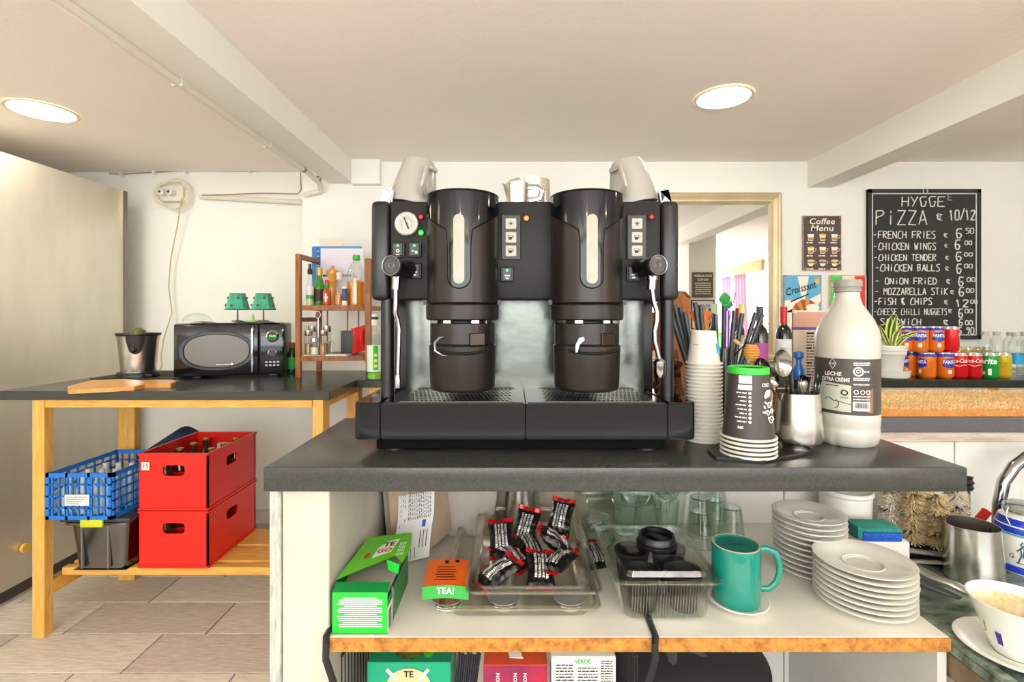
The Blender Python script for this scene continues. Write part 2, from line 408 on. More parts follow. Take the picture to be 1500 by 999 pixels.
# dark cushion like bag lying behind the crates
hb = lambda u: .33+.10*min(1, u*1.6)-.05*max(0, u-.7)*3
b = B(); b.surf(lambda u, v: Vector((-1.70+.245*u, 2.295+.02*math.sin(math.pi*u)*math.sin(math.pi*v), .232+hb(u)*v)), 12, 8)
b.surf(lambda u, v: Vector((-1.70+.245*u, 2.40+.04*math.sin(math.pi*u)*math.sin(math.pi*v), .232+hb(u)*v)), 12, 8)
b.surf(lambda u, v: Vector((-1.70+.245*u, 2.295+.105*v, .232+hb(u)+.02*math.sin(math.pi*v))), 12, 4)
single('navy_bag', b, mat('navy_cloth', '#27344f', .8), 'dark navy bag standing behind the crates under the left table', 'bag')

# grey storage box with yellow clips
gx0, gx1, gy0, gy1 = -1.69, -1.465, 1.90, 2.2
t = thing('storage_box', 'dark grey plastic storage box with a lime clip under the blue crate', 'box', (-1.56, 2.05, .229))
b = B()
def tote(u, v):
    return None
prof = [(0, 0), (1, 0)]
bx = [(.0, .229, .028), (.205, .434, 0)]
b.prism([(gx0+.012, gy0+.012, .229), (gx1-.012, gy0+.012, .229), (gx1-.012, gy1-.012, .229), (gx0+.012, gy1-.012, .229)], (0, 0, .002))
for s in range(8): pass
g = []
for z, ins in ((.229, .022), (.235, .016), (.405, .002), (.41, -.012), (.418, -.012)):
    r = []
    for cx, cy, a0 in ((gx1, gy1, 0), (gx0, gy1, 90), (gx0, gy0, 180), (gx1, gy0, 270)):
        for a in (0, 30, 60, 90):
            A = math.radians(a0+a); rr = .03
            sxn = 1 if cx == gx1 else -1; syn = 1 if cy == gy1 else -1
            r.append(b.bm.verts.new((cx-sxn*(ins+rr)+rr*math.cos(A), cy-syn*(ins+rr)+rr*math.sin(A), z)))
    g.append(r)
for r0, r1 in zip(g, g[1:]):
    for i in range(16): b.bm.faces.new((r0[i], r0[(i+1) % 16], r1[(i+1) % 16], r1[i]))
ob('body', b, clear('smoke_plastic', '#3c4340', .15, .25), t)
b = B(); b.box(gx0-.02, gx1+.02, gy0-.012, gy1+.012, .418, .437, .008); ob('lid', b, mat('dark_lid', '#33363a', .4), t)
b = B(); b.box(-1.625, -1.54, gy0-.022, gy0-.011, .405, .440, .005); ob('clip', b, mat('lime_clip', '#c6d02c', .4), t, 'lime green clip')
for x in (-1.64, -1.54):
    b = B(); b.box(x, x+.006, gy0+.002, gy0+.012, .24, .405); ob('rib', b, mat('rib_grey', '#6c6763', .4), t)
b = B(); b.box(gx0+.04, gx1-.04, gy0+.05, gy1-.04, .235, .37, .01); ob('contents', b, mat('dark_contents', '#4e574f', .8), t)

# blue ventilated crate of bottles
CB = mat('crate_blue', '#1d74cf', .4)
x0, x1, y0, y1, z0, z1 = -1.743, -1.405, 1.875, 2.2, .438, .612
x1 = -1.50
t = thing('blue_crate', 'blue slatted plastic crate holding bottles, on the grey storage box', 'crate', ((x0+x1)/2, (y0+y1)/2, z0))
def lattice(q, o, u, L, H, cols, rows, th=.006, solid=()):
    o = Vector(o); u = Vector(u)
    nn = u.cross(Vector((0, 0, 1)))*th
    def bar(a, c, z0_, z1_): q.prism([o+u*a+Vector((0, 0, z0_)), o+u*c+Vector((0, 0, z0_)), o+u*c+Vector((0, 0, z1_)), o+u*a+Vector((0, 0, z1_))], nn)
    bar(0, L, H-.016, H); bar(0, L, 0, .014); bar(0, .012, 0, H); bar(L-.012, L, 0, H)
    for i in range(1, cols): bar(L*i/cols-.003, L*i/cols+.003, .014, H-.016)
    for j in range(1, rows): bar(0, L, H*j/rows-.003, H*j/rows+.003)
    for a, c, d, e in solid: bar(L*a, L*c, H*d, H*e)
b = B(); lattice(b, (x0, y0, z0), (1, 0, 0), x1-x0, z1-z0, 10, 4, solid=((.3, .34, 0, 1), (.64, .68, 0, 1))); ob('side_panel', b, CB, t)
b = B(); lattice(b, (x1, y0, z0), (0, 1, 0), y1-y0, z1-z0, 10, 5); ob('side_panel', b, CB, t)
b = B(); lattice(b, (x0, y1, z0), (1, 0, 0), x1-x0, z1-z0, 8, 4); ob('side_panel', b, CB, t)
b = B(); lattice(b, (x0+.006, y0, z0), (0, 1, 0), y1-y0, z1-z0, 8, 5); ob('side_panel', b, CB, t)
b = B(); b.box(x0+.005, x1-.005, y0, y1, z0, z0+.006); ob('base', b, CB, t)
b = B(); b.box(x0+.075, x0+.165, y0-.010, y0-.0065, z0+.055, z0+.095); lb = ob('paper_label', b, PAPER, t, 'white label')
b = B(); fn = on_plane((x0+.12, y0-.0108, z0+.075))
for k, yy in enumerate((.012, .004, -.005, -.013)): scrib(b, fn, -.038, .038-.01*k, yy, .002, 1)
ob('label_print', b, INK, lb)
for i in range(12):
    xx = x0+.04+.055*(i % 4); yy = y0+.05+.085*(i//4)
    q = B(); q.lathe([(0, 0), (.022, 0), (.023, .006), (.023, .09), (.01, .125), (.01, .14), (0, .141)], (xx, yy, z0+.007), 14)
    if i == 0: me0 = single('small_bottle', q, mat('white_bottle', '#dcdfd2', .3), 'small pale bottle standing in the blue crate', 'bottle', 'small bottles in the blue crate'); q0 = me0
    else:
        o = q0.copy(); COL.objects.link(o); o.location = (xx, yy, z0+.007)
    (q0 if i == 0 else o)['label'] = 'small pale bottle in the blue crate, '+['first', 'second', 'third', 'last'][i % 4]+' from the left in its '+['front', 'middle', 'back'][i//4]+' row'

# red beer crates
CR = mat('crate_red', '#e01d12', .35, coat=.15)
def slab_with_hole(q, o, u, L, H, hx, hz, hw, hh, th, n=10):
    """flat panel with a rounded hand hole"""
    o = Vector(o); u = Vector(u); nn = u.cross(Vector((0, 0, 1)))*th
    f = lambda a, c, off: o+u*a+Vector((0, 0, c))+off
    hole = []
    for k in range(24):
        A = 2*math.pi*k/24
        ca, sa = math.cos(A), math.sin(A)
        p = .45
        hole.append((hx+hw/2*math.copysign(abs(ca)**p, ca), hz+hh/2*math.copysign(abs(sa)**p, sa)))
    outer = []
    for k in range(24):
        a, c = hole[k]; dx, dz = a-hx, c-hz
        A = 2*math.pi*k/24; ca, sa = math.cos(A), math.sin(A)
        m = max(abs(ca), abs(sa)); ca /= m; sa /= m
        outer.append(((L-hx)*ca+hx if ca > 0 else hx+hx*ca, (H-hz)*sa+hz if sa > 0 else hz+hz*sa))
    Z0 = Vector((0, 0, 0))
    for off in (Z0, nn):
        vi = [q.bm.verts.new(f(a, c, off)) for a, c in hole]; vo = [q.bm.verts.new(f(a, c, off)) for a, c in outer]
        for k in range(24): q.bm.faces.new((vi[k], vi[(k+1) % 24], vo[(k+1) % 24], vo[k]))
        if off is Z0: h0, o0 = vi, vo
        else:
            for k in range(24):
                q.bm.faces.new((h0[k], h0[(k+1) % 24], vi[(k+1) % 24], vi[k])); q.bm.faces.new((o0[k], vo[k], vo[(k+1) % 24], o0[(k+1) % 24]))
    # corners
    for a, c in ((0, 0), (L, 0), (0, H), (L, H)): pass
rx0, rx1, ry0, ry1 = -1.439, -1.174, 1.93, 2.285
RH = .2225
def red_crate(z0, label):
    t = thing('red_crate', label, 'crate', ((rx0+rx1)/2, (ry0+ry1)/2, z0), 0, 'stacked red bottle crates')
    W, D = rx1-rx0, ry1-ry0; th = .007
    for o, u, L in (((rx0, ry0, z0), (1, 0, 0), W), ((rx1, ry0, z0), (0, 1, 0), D), ((rx1, ry1, z0), (-1, 0, 0), W), ((rx0, ry1, z0), (0, -1, 0), D)):
        q = B(); slab_with_hole(q, o, tuple(-c for c in u) if False else u, L, RH-.004, L/2 if L == W else L*.47, RH*.68, .085, .042, -th)
        ou = Vector(o); uu = Vector(u); nn = uu.cross(Vector((0, 0, 1)))
        for zz, hh in ((0, .008), (RH-.012, .008)):
            q.prism([ou+uu*(-.003)+Vector((0, 0, zz)), ou+uu*(L+.003)+Vector((0, 0, zz)), ou+uu*(L+.003)+Vector((0, 0, zz+hh)), ou+uu*(-.003)+Vector((0, 0, zz+hh))], nn*.004)
        ob('side_panel', q, CR, t)
    q = B(); q.box(rx0+.007, rx1-.007, ry0+.007, ry1-.007, z0, z0+.006); ob('base', q, CR, t)
    q = B(); q.box((rx0+rx1)/2-.002, (rx0+rx1)/2+.002, ry0+.007, ry1-.007, z0+.006, z0+.12)
    for k in range(1, 4): q.box(rx0+.007, rx1-.007, ry0+D*k/4-.002, ry0+D*k/4+.002, z0+.006, z0+.12)
    ob('divider', q, CR, t)
    return t
c1 = red_crate(.229, 'red plastic bottle crate at the bottom of the pair under the table')
c2 = red_crate(.229+RH, 'red plastic bottle crate on top of the other, bottle caps showing')
b = B(); b.box(rx0+.012, rx0+.043, ry0-.006, ry0-.0045, .229+RH+.155, .229+RH+.185); lb = ob('sticker', b, PAPER, c2, 'white sticker')
b = B(); fn = on_plane((rx0+.028, ry0-.0065, .229+RH+.17)); text(b, '15', fn, .022, .01); ob('print', b, INK, lb)
BG = mat('beer_bottle', '#4a2a10', .1, coat=.5); CAPM = mat('crown_cap', '#b9a24a', .3, .8)
bt = None
for zc_ in (.229+RH+.007, .236):
    for i in range(2):
        for j in range(4):
            if zc_ < .3 and j > 1: continue
            loc = (rx0+.067+i*.13, ry0+.048+j*.087, zc_)
            lab = 'brown glass bottle in the '+('upper' if zc_ > .3 else 'lower')+' red crate, '+('left' if i == 0 else 'right')+' column, '+['front', 'second from front', 'third from front', 'back'][j]
            if bt is None:
                bt = thing('beer_bottle', lab, 'bottle', loc, 0, 'bottles in the red crates')
                q = B(); q.lathe([(0, 0), (.028, 0), (.03, .006), (.03, .11), (.013, .155), (.0125, .188)], (0, 0, 0), 16); ob('glass', q, BG, bt, local=True)
                q = B(); q.lathe([(.0135, .186), (.0145, .188), (.0135, .196), (0, .197)], (0, 0, 0), 14); ob('cap', q, CAPM, bt, local=True)
            else: dup(bt, loc, label=lab)

# ================================================================ THINGS ON THE LEFT TABLE
TZ = .9202
b = B(); b.box(-1.86, -1.42, 2.20, 2.52, TZ, TZ+.003, .001, 1)
single('rubber_mat', b, mat('mat_black', '#232423', .7), 'black mat under the juicer on the left table', 'mat')
# cutting board
t = thing('cutting_board', 'wooden paddle cutting board lying in front of the juicer', 'cutting board', (-1.6, 2.0, TZ))
b = B(); z = TZ
pl = [(YZ(y, .935), x) for x, y in ((99, 566), (100, 571), (165, 568), (196, 566), (212, 563), (250, 562), (258, 559), (250, 556), (225, 556), (205, 557), (180, 555), (135, 557))]
b.prism([(X(x, Y), Y, z) for Y, x in pl], (0, 0, .015)); ob('board', b, mat('board_wood', '#dca04a', .35, noise=.4, nscale=10, stretch=(1, 7, 1), col2='#bd7a33', coat=.15), t)
# juicer
jx, jy = X(203, 2.28), 2.28
t = thing('citrus_juicer', 'stainless electric citrus juicer with a dark cone on the left table', 'juicer', (jx, jy, TZ+.003))
b = B(); b.lathe([(0, 0), (.083, 0), (.083, .012), (.078, .022), (0, .022)], (jx, jy, TZ+.003), 32); b.box(jx+.02, jx+.095, jy-.05, jy-.01, TZ+.003, TZ+.02, .006); ob('base', b, BLACK, t)
b = B(); b.lathe([(.066, .022), (.078, .165), (.082, .185), (.078, .185), (.074, .165)], (jx, jy, TZ+.003), 36); ob('body', b, STEEL, t)
b = B(); b.lathe([(.080, .183), (.086, .19), (.086, .197), (.078, .197), (.06, .185), (0, .182)], (jx, jy, TZ+.003), 36); ob('bowl_rim', b, BLACK, t)
b = B(); b.lathe([(.034*(1), 0), (.033, .01), (.027, .028), (.013, .038), (0, .04)], (jx+.0, jy, TZ+.185), 20)
b.warp(lambda c: Vector((jx+(c.x-jx)*(1+.08*math.sin(10*math.atan2(c.y-jy, c.x-jx))), jy+(c.y-jy)*(1+.08*math.sin(10*math.atan2(c.y-jy, c.x-jx))), c.z))); ob('reamer', b, mat('reamer_olive', '#6f6f3c', .2, .5), t)
def spt(u, v):
    a = math.radians(-62)+(u-.5)*.85*(1-.35*v*v); return Vector((jx+(.0868-.009*v)*math.cos(a), jy+(.0868-.009*v)*math.sin(a), TZ+.19-.07*v-.012*math.sin(math.pi*u)*v))
b = B(); b.surf(spt, 10, 5); b.ball((jx+.030, jy-.070, TZ+.128), .014, 12); ob('spout', b, BLACK, t)

# microwave
ang = math.radians(19); mx, my = -1.47, 2.166
Mw = Matrix.Translation((mx, my, TZ)) @ Matrix.Rotation(ang, 4, 'Z')
MWW, MWH, MWD = .445, .235, .29
t = thing('microwave', 'black retro microwave oven with oval window on the left table', 'microwave', (mx, my, TZ), ang)
b = B(); b.box(0, MWW, .012, MWD, .010, MWH+.008, .008); ob('body', b, mat('mw_body', '#2b2726', .35), t, local=True)
b = B()
for x in (.06, .37):
    for y in (.04, .25): b.box(x, x+.035, y, y+.03, 0, .012, .002, 1)
ob('feet', b, BLACK, t, local=True)
b = B(); b.box(.004, .335, -.008, .012, .012, MWH+.006, .006); door = ob('door', b, BLACKG, t, local=True)
def oval(cx, cz, rx, rz, y, n=40, p=.86):
    return [(cx+rx*math.copysign(abs(math.cos(2*math.pi*k/n))**p, math.cos(2*math.pi*k/n)), y, cz+rz*math.copysign(abs(math.sin(2*math.pi*k/n))**p, math.sin(2*math.pi*k/n))) for k in range(n)]
b = B(); o1 = oval(.17, .123, .145, .085, -.0115); o2 = oval(.17, .123, .130, .074, -.0115); o3 = oval(.17, .123, .124, .069, -.004)
for A, C in ((o1, o2), (o2, o3)):
    va = [b.bm.verts.new(p) for p in A]; vc = [b.bm.verts.new(p) for p in C]
    for k in range(40): b.bm.faces.new((va[k], va[(k+1) % 40], vc[(k+1) % 40], vc[k]))
o0 = oval(.17, .123, .147, .087, -.0075); va = [b.bm.verts.new(p) for p in o0]; vc = [b.bm.verts.new(p) for p in o1]
for k in range(40): b.bm.faces.new((va[k], va[(k+1) % 40], vc[(k+1) % 40], vc[k]))
ob('window_frame', b, BLACKG, door, local=True)
b = B(); b.prism(oval(.17, .123, .126, .071, -.0084), (0, -.0006, 0)); ob('window', b, mat('mw_window', '#6b625a', .12, .3), door, local=True)
b = B(); hx = .312
b.tube([(hx, -.008, .022), (hx, -.026, .03), (hx, -.03, .06), (hx, -.03, .19), (hx, -.026, .22), (hx, -.008, .228)], .007, 10); ob('handle', b, CHROME, door, 'chrome handle', local=True)
b = B(); fn = on_plane((.2, -.0092, .063)); scrib(b, fn, -.035, .02, 0, .003, 1); patch(b, fn, .023, .032, -.004, .005); ob('print', b, INKW, door, local=True)
b = B(); b.box(.338, .443, -.008, .012, .012, MWH+.006, .005); pan = ob('control_panel', b, BLACKG, t, local=True)
for cz, r, nm in ((.185, .027, 'dial'), (.108, .020, 'dial')):
    b = B(); b.lathe([(r*.78, 0), (r*.8, .012), (r, .010), (r*1.02, 0)], (0, 0, 0), 28, Matrix.Translation((.392, -.008, cz)) @ Matrix.Rotation(math.pi/2, 4, 'X')); d = ob(nm, b, CHROME, pan, 'chrome ringed dial', local=True)
b = B(); b.disc((.392, -.010, .185), .021); b.disc((.392, -.010, .108), .0155, h=.012); ob('dial_face', b, BLACK, pan, local=True)
b = B(); fn = on_plane((.392, -.0118, .185)); text(b, '00:50', fn, .012, .02); ob('display', b, mat('lcd_green', '#33f020', .5, emit=1.8), pan, local=True)
b = B()
for k in range(4):
    for j in range(2): b.box(.362+.016*k, .371+.016*k, -.0095, -.008, .050+.014*(1-j), .057+.014*(1-j))
ob('button', b, mat('soft_white', '#cfcbc4', .5), pan, local=True)
MT = TZ+MWH+.0085
# cloth and papers on the microwave
def mw(x, y, z): return Mw @ Vector((x, y, z))
b = B(); hh = MT-TZ
b.surf(lambda u, v: mw(.06+.36*u, .0+.26*v, hh+.003+.004*math.sin(9*u+3*v)+.003*math.sin(17*u)-(.012*math.sin(math.pi*u) if v < .05 else 0)), 24, 10)
b.surf(lambda u, v: mw(.06+.36*u, .0+.26*v, hh+.0005), 2, 2)
single('tea_towel', b, mat('towel_grey', '#6f655c', .9, noise=.3, nscale=60), 'folded grey tea towel on top of the microwave', 'towel')
c = mw(.045, .2, hh+.004)
b = B(); b.lathe([(.062, 0), (.060, .012), (.05, .028), (.03, .040), (.0, .045)], c, 28)
single('glass_dome', b, GLASS, 'small clear dome lid on the microwave, left of the lamps', 'lid')
# two table lamps
SH = None
def little_lamp(px, lab):
    Yl = 2.36; x = X(px, Yl); z = MT+.006; t = thing('table_lamp', lab, 'lamp', (x, Yl, z), random.uniform(-.2, .2), 'little lamps on the microwave')
    b = B(); b.lathe([(0, 0), (.026, 0), (.024, .006), (.004, .009), (.0032, .06), (.003, .115), (0, .115)], (0, 0, 0), 16); ob('stand', b, mat('lamp_metal', '#6b6a60', .4, .8), t, local=True)
    b = B()
    M6 = []
    b.lathe([(.056, .058), (.0345, .132)], (0, 0, 0), 8); sh = ob('lamp_shade', b, mat('shade_green', '#4fb894', .6, noise=.5, nscale=30, stretch=(1, 1, .3), col2='#1f7d62', sub=0), t, 'pleated green shade', local=True, smooth=0)
    b = B()
    for k in range(8):
        for zz, a in ((.078, 0), (.112, .35)):
            A = 2*math.pi*(k+.5)/8+a*.0; rr = (.056-(zz-.058)*.29)*math.cos(math.pi/8)+.0012
            off = (.010 if k % 2 else -.010) if zz < .1 else .0
            if (k+int(zz*1000)) % 3 == 0: continue
            cpt = Vector((rr*math.cos(A)-off*math.sin(A), rr*math.sin(A)+off*math.cos(A), zz))
            q = B(); q.ball(cpt, .0065, 8); ob('dot', q, mat('dot_brown', '#8a4a2a', .6), sh, local=True)
    b.bm.free()
    b = B()
    for zz, r in ((.058, .0568), (.132, .0352)): b.ring((0, 0, zz), r, .0016, 8, 5)
    ob('trim', b, mat('dark_trim', '#3c4a35', .6), sh, local=True)
little_lamp(348, 'left of the two little green lamps on the microwave')
little_lamp(386, 'right of the two little green lamps on the microwave')
c = P(370, 467, 2.33); c.z = MT+.006
b = B(); b.lathe([(0, 0), (.03, 0), (.034, .006), (.03, .01), (0, .008)], c, 16); b.lathe([(.011, .008), (.004, .03), (0, .045)], c, 10)
single('paper_flower', b, mat('pale_green', '#a9cf86', .6), 'small pale green ornament between the two little lamps', 'ornament')

# green jar bottle beside the corner shelf
t = thing('green_bottle', 'dark green bottle with brown cap between microwave and corner shelf', 'bottle', (X(428, 2.4), 2.4, TZ))
c = (X(428, 2.4), 2.4, TZ)
b = B(); b.lathe([(0, 0), (.022, 0), (.024, .01), (.024, .09), (.014, .115), (.012, .135)], c, 18); ob('glass', b, mat('dark_green_glass', '#16331a', .1, coat=.5), t)
b = B(); b.lathe([(.0246, .025), (.0246, .08)], c, 18); ob('label_band', b, mat('green_label', '#1fa03a', .5), t)
b = B(); b.lathe([(.0135, .125), (.0135, .15), (0, .151)], c, 14); ob('cap', b, mat('cap_brown', '#8a4b25', .5), t)

# ================================================================ CORNER SHELF UNIT
WD = mat('shelf_wood', '#a9672c', .45, noise=.4, nscale=10, stretch=(6, 6, 1), col2='#7a4518')
t = thing('corner_shelf', 'small brown wooden corner shelf crowded with bottles', 'shelf', (-.82, 2.38, TZ))
zt = lambda py, Y=2.3: Z(py, Y)
b = B(); b.box(-.975, -.952, 2.24, 2.262, TZ, Z(372, 2.25), .002, 1); ob('post', b, WD, t)
b = B(); b.box(-.975, -.952, 2.48, 2.5, TZ, Z(378, 2.5), .002, 1); ob('post', b, WD, t)
b = B(); b.box(-.670, -.645, 2.262, 2.29, Z(530, 2.28), Z(379, 2.28), .002, 1); ob('post', b, WD, t)
b = B(); b.box(-.74, -.715, 2.515, 2.535, TZ, Z(400, 2.5), .002, 1); ob('post', b, WD, t)
b = B(); b.box(-.975, -.952, 2.262, 2.48, Z(379, 2.25), Z(372, 2.25), .002, 1); ob('rail', b, WD, t)
b = B(); b.box(-.972, -.955, 2.262, 2.48, Z(452, 2.25)-.06, Z(452, 2.25)-.04, .001, 1)
for x in (-.93, -.83, -.775): b.box(x, x+.006, 2.5, 2.505, 1.03, 1.24)
ob('slat', b, WD, t)
for zz in (1.245, 1.018):
    pts = [(-.955, 2.245, zz-.022), (-.90, 2.235, zz-.022), (-.82, 2.24, zz-.022), (-.72, 2.255, zz-.022), (-.65, 2.285, zz-.022), (-.66, 2.51, zz-.022), (-.955, 2.51, zz-.022)]
    b = B(); b.prism(pts, (0, 0, .022)); ob('shelf_board', b, WD, t)
S1, S2 = 1.2452, 1.0182
def bottle(name, lab, cat, c, prof, m, parts=(), group=None, seg=20):
    t = thing(name, lab, cat, c, 0, group)
    b = B(); b.lathe(prof, c, seg); ob('glass' if 'glass' in m.name or 'clear' in m.name else 'body', b, m, t)
    for nm, pr, mm in parts:
        b = B(); b.lathe(pr, c, seg); ob(nm, b, mm, t)
    return t
GG = mat('green_glass', '#2f8a22', .08, coat=.6)
c = (X(454, 2.30), 2.30, S1)
bottle('vinegar_bottle', 'slim clear bottle with dark pourer, leftmost on the upper shelf', 'bottle', c,
       [(0, 0), (.016, 0), (.017, .006), (.017, .095), (.008, .13), (.007, .148)], GLASS,
       (('liquid', [(0, .003), (.0155, .003), (.0155, .04), (0, .04)], mat('pale_liquid', '#cfd4a8', .3)), ('paper_label', [(.0174, .03), (.0174, .088)], mat('label_pink', '#e8dfe6', .5)),
        ('label_band', [(.0176, .03), (.0176, .048)], mat('label_green', '#3aa63b', .5)), ('pourer', [(.009, .143), (.011, .15), (.011, .165), (.007, .17), (.0065, .19), (0, .191)], BLACK)))
c = (X(468, 2.33), 2.33, S1)
bottle('oil_bottle', 'green glass oil bottle with gold neck on the upper shelf', 'bottle', c,
       [(0, 0), (.024, 0), (.026, .008), (.026, .085), (.012, .13), (.011, .155)], GG,
       (('paper_label', [(.0266, .02), (.0266, .075)], mat('label_dark', '#3a241a', .5)), ('cap', [(.013, .14), (.014, .16), (.012, .178), (0, .18)], mat('gold_cap', '#c9a24a', .35, .5))))
c = (X(479, 2.27), 2.27, S1)
bottle('hot_sauce', 'little hot sauce bottle, diamond label and red cap, on the upper shelf', 'bottle', c,
       [(0, 0), (.017, 0), (.018, .004), (.018, .06), (.009, .078), (.008, .085)], mat('sauce_red', '#b5401e', .2, coat=.4),
       (('neck_band', [(.0095, .078), (.0095, .1)], mat('neck_green', '#2f8d3c', .4)), ('cap', [(.009, .1), (.009, .115), (0, .116)], mat('cap_red', '#d12c1c', .4))))
b = B(); fn = on_cyl(c[0], c[1], c[2]+.035, .0186); b.bm.faces.new([b.bm.verts.new(fn(a, d, 0)) for a, d in ((0, -.022), (.011, 0), (0, .022), (-.011, 0))])
ob('paper_label', b, PAPER, bpy.data.objects['hot_sauce'])
c = (X(487, 2.38), 2.38, S1)
bottle('pepper_mill', 'turned wooden pepper mill in the middle of the upper shelf', 'pepper mill', c,
       [(0, 0), (.026, 0), (.027, .01), (.022, .03), (.017, .075), (.02, .11), (.024, .118), (.017, .126), (.018, .131), (.028, .15), (.026, .168), (.012, .178), (.006, .18), (.008, .19), (0, .193)], mat('mill_wood', '#d59a3e', .3, coat=.4))
c = (X(497, 2.28), 2.28, S1)
bottle('small_cruet', 'clear cruet with white stopper and amber oil on the upper shelf', 'bottle', c,
       [(0, 0), (.022, 0), (.023, .006), (.023, .055), (.009, .1), (.009, .125)], GLASS,
       (('liquid', [(0, .003), (.021, .003), (.021, .05), (0, .05)], mat('amber_oil', '#c8732c', .2)), ('stopper', [(.012, .12), (.013, .15), (0, .152)], WPLAST)))
c = (X(505, 2.26), 2.26, S1)
bottle('spice_tube', 'narrow jar with blue and cream label on the upper shelf', 'jar', c, [(0, 0), (.012, 0), (.012, .085), (0, .086)], mat('cream_label', '#e3dfc8', .5),
       (('label_band', [(.0124, .02), (.0124, .075)], mat('label_navy', '#39507c', .5)),))
c = (X(522, 2.31), 2.31, S1)
bp = [(0, 0), (.04, 0), (.042, .008), (.040, .02), (.042, .03), (.040, .042), (.042, .054), (.040, .066), (.042, .078), (.040, .09), (.042, .105), (.042, .15), (.03, .18), (.014, .205), (.013, .215)]
bottle('oil_jug', 'big clear plastic bottle of golden oil with green cap, upper shelf', 'bottle', c, bp, PLAST,
       (('liquid', [(0, .003)]+[(r-.0015, z) for r, z in bp[1:11]]+[(0, .133)], mat('golden_oil', '#dd8a1c', .15, sub=0, coat=.4)), ('cap', [(.0155, .208), (.0165, .212), (.0165, .232), (0, .233)], mat('cap_green', '#2fb53a', .4))))
# folder
t = thing('folder', 'blue folder with clear pocket and papers leaning behind the bottles', 'folder', (-.81, 2.46, S1))
b = B(); b.box(X(459, 2.47), X(530, 2.47), 2.465, 2.472, S1, Z(361, 2.47)); ob('cover', b, mat('folder_blue', '#2e8fcc', .4), t)
b = B(); b.box(X(470, 2.46), X(533, 2.46), 2.457, 2.463, S1+.002, Z(364, 2.46)); ob('sheet', b, mat('sheet_lilac', '#dcd8e6', .6), t)
b = B(); b.box(X(459, 2.47), X(467, 2.47), 2.452, 2.458, S1, Z(362, 2.46)); ob('spine', b, mat('folder_blue2', '#2a6fb0', .4), t)
b = B()
for k in range(8): b.disc((X(466, 2.45), 2.451, Z(368+7*k, 2.45)), .003, h=.0006)
ob('hole', b, INKW, t)
b = B(); fn = on_plane((X(497, 2.455), 2.4562, Z(404, 2.455))); text(b, 'MENU   CATERING', fn, .018, .005, width=.16); ob('print', b, INK, t)
b = B(); b.box(X(468, 2.48), X(501, 2.48), 2.478, 2.481, S1, Z(349, 2.48)); ob('card', b, mat('card_beige', '#e4d3be', .6), t, 'beige card at the back')
# lower shelf: cruet stand, box, packet
t = thing('cruet_stand', 'chrome cruet stand with glass shakers on the lower shelf', 'cruet stand', (X(466, 2.3), 2.3, S2))
cx = X(466, 2.3)
b = B(); b.box(cx-.05, cx+.05, 2.26, 2.34, S2, S2+.004); b.tube([(cx, 2.3, S2), (cx, 2.3, S2+.17)], .003, 8)
b.tube([(cx+.012*math.cos(a), 2.3, S2+.185+.016*math.sin(a)) for a in [k*math.pi/8 for k in range(16)]], .0028, 6, closed=True); ob('rack', b, CHROME, t)
for dx, dy, h, fm in ((-.035, -.02, .11, '#9c7434'), (.033, -.02, .11, '#a8702c'), (-.035, .022, .13, '#c8c4b4'), (.033, .022, .13, '#b7b09c'), (-.004, -.028, .075, '#e8e6de')):
    q = (cx+dx, 2.3+dy, S2+.004)
    b = B(); b.lathe([(0, 0), (.018, 0), (.018, h*.75), (.014, h*.82)], q, 14); j = ob('jar', b, GLASS, t)
    b = B(); b.lathe([(0, .002), (.0165, .002), (.0165, h*.45), (0, h*.45)], q, 12); ob('filling', b, mat('fill'+fm, fm, .7), j)
    b = B(); b.lathe([(.0165, h*.78), (.018, h*.8), (.018, h), (0, h+.002)], q, 14); ob('lid', b, STEEL, j)
c = (X(485, 2.3), 2.3, S2)
bottle('glass_shaker', 'small clear shaker right of the cruet stand', 'shaker', (X(486, 2.27), 2.27, S2), [(0, 0), (.011, 0), (.012, .05), (.009, .06), (0, .07)], GLASS)
b = B(); b.box(X(499, 2.33), X(520, 2.33), 2.33, 2.38, S2, S2+.11, .002); single('dark_box', b, mat('slate_box', '#3b4441', .5), 'small dark grey box standing on the lower shelf', 'box')
b = B(); pc = P(526, 497, 2.27)
b.surf(lambda u, v: pc+Vector(((u-.5)*.075*(1-.35*math.sin(math.pi*v)), .012*math.sin(math.pi*u)*math.sin(math.pi*v)*-1+.006*math.sin(14*u), (v-.5)*.115+.02*(u-.5))), 14, 10)
b.surf(lambda u, v: pc+Vector(((u-.5)*.075*(1-.35*math.sin(math.pi*v)), .015*math.sin(math.pi*u)*math.sin(math.pi*v)+.006*math.sin(14*u)+.002, (v-.5)*.115+.02*(u-.5))), 14, 10)
t = single('snack_packet', b, mat('packet_red', '#cf1f1f', .3, coat=.4), 'crumpled red packet with gold marks on the lower shelf', 'packet')
b = B(); b.box(X(483, 2.3), X(513, 2.3), 2.245, 2.32, S2, S2+.006, .001); single('napkins', b, PAPER, 'thin stack of white paper on the lower shelf', 'paper')

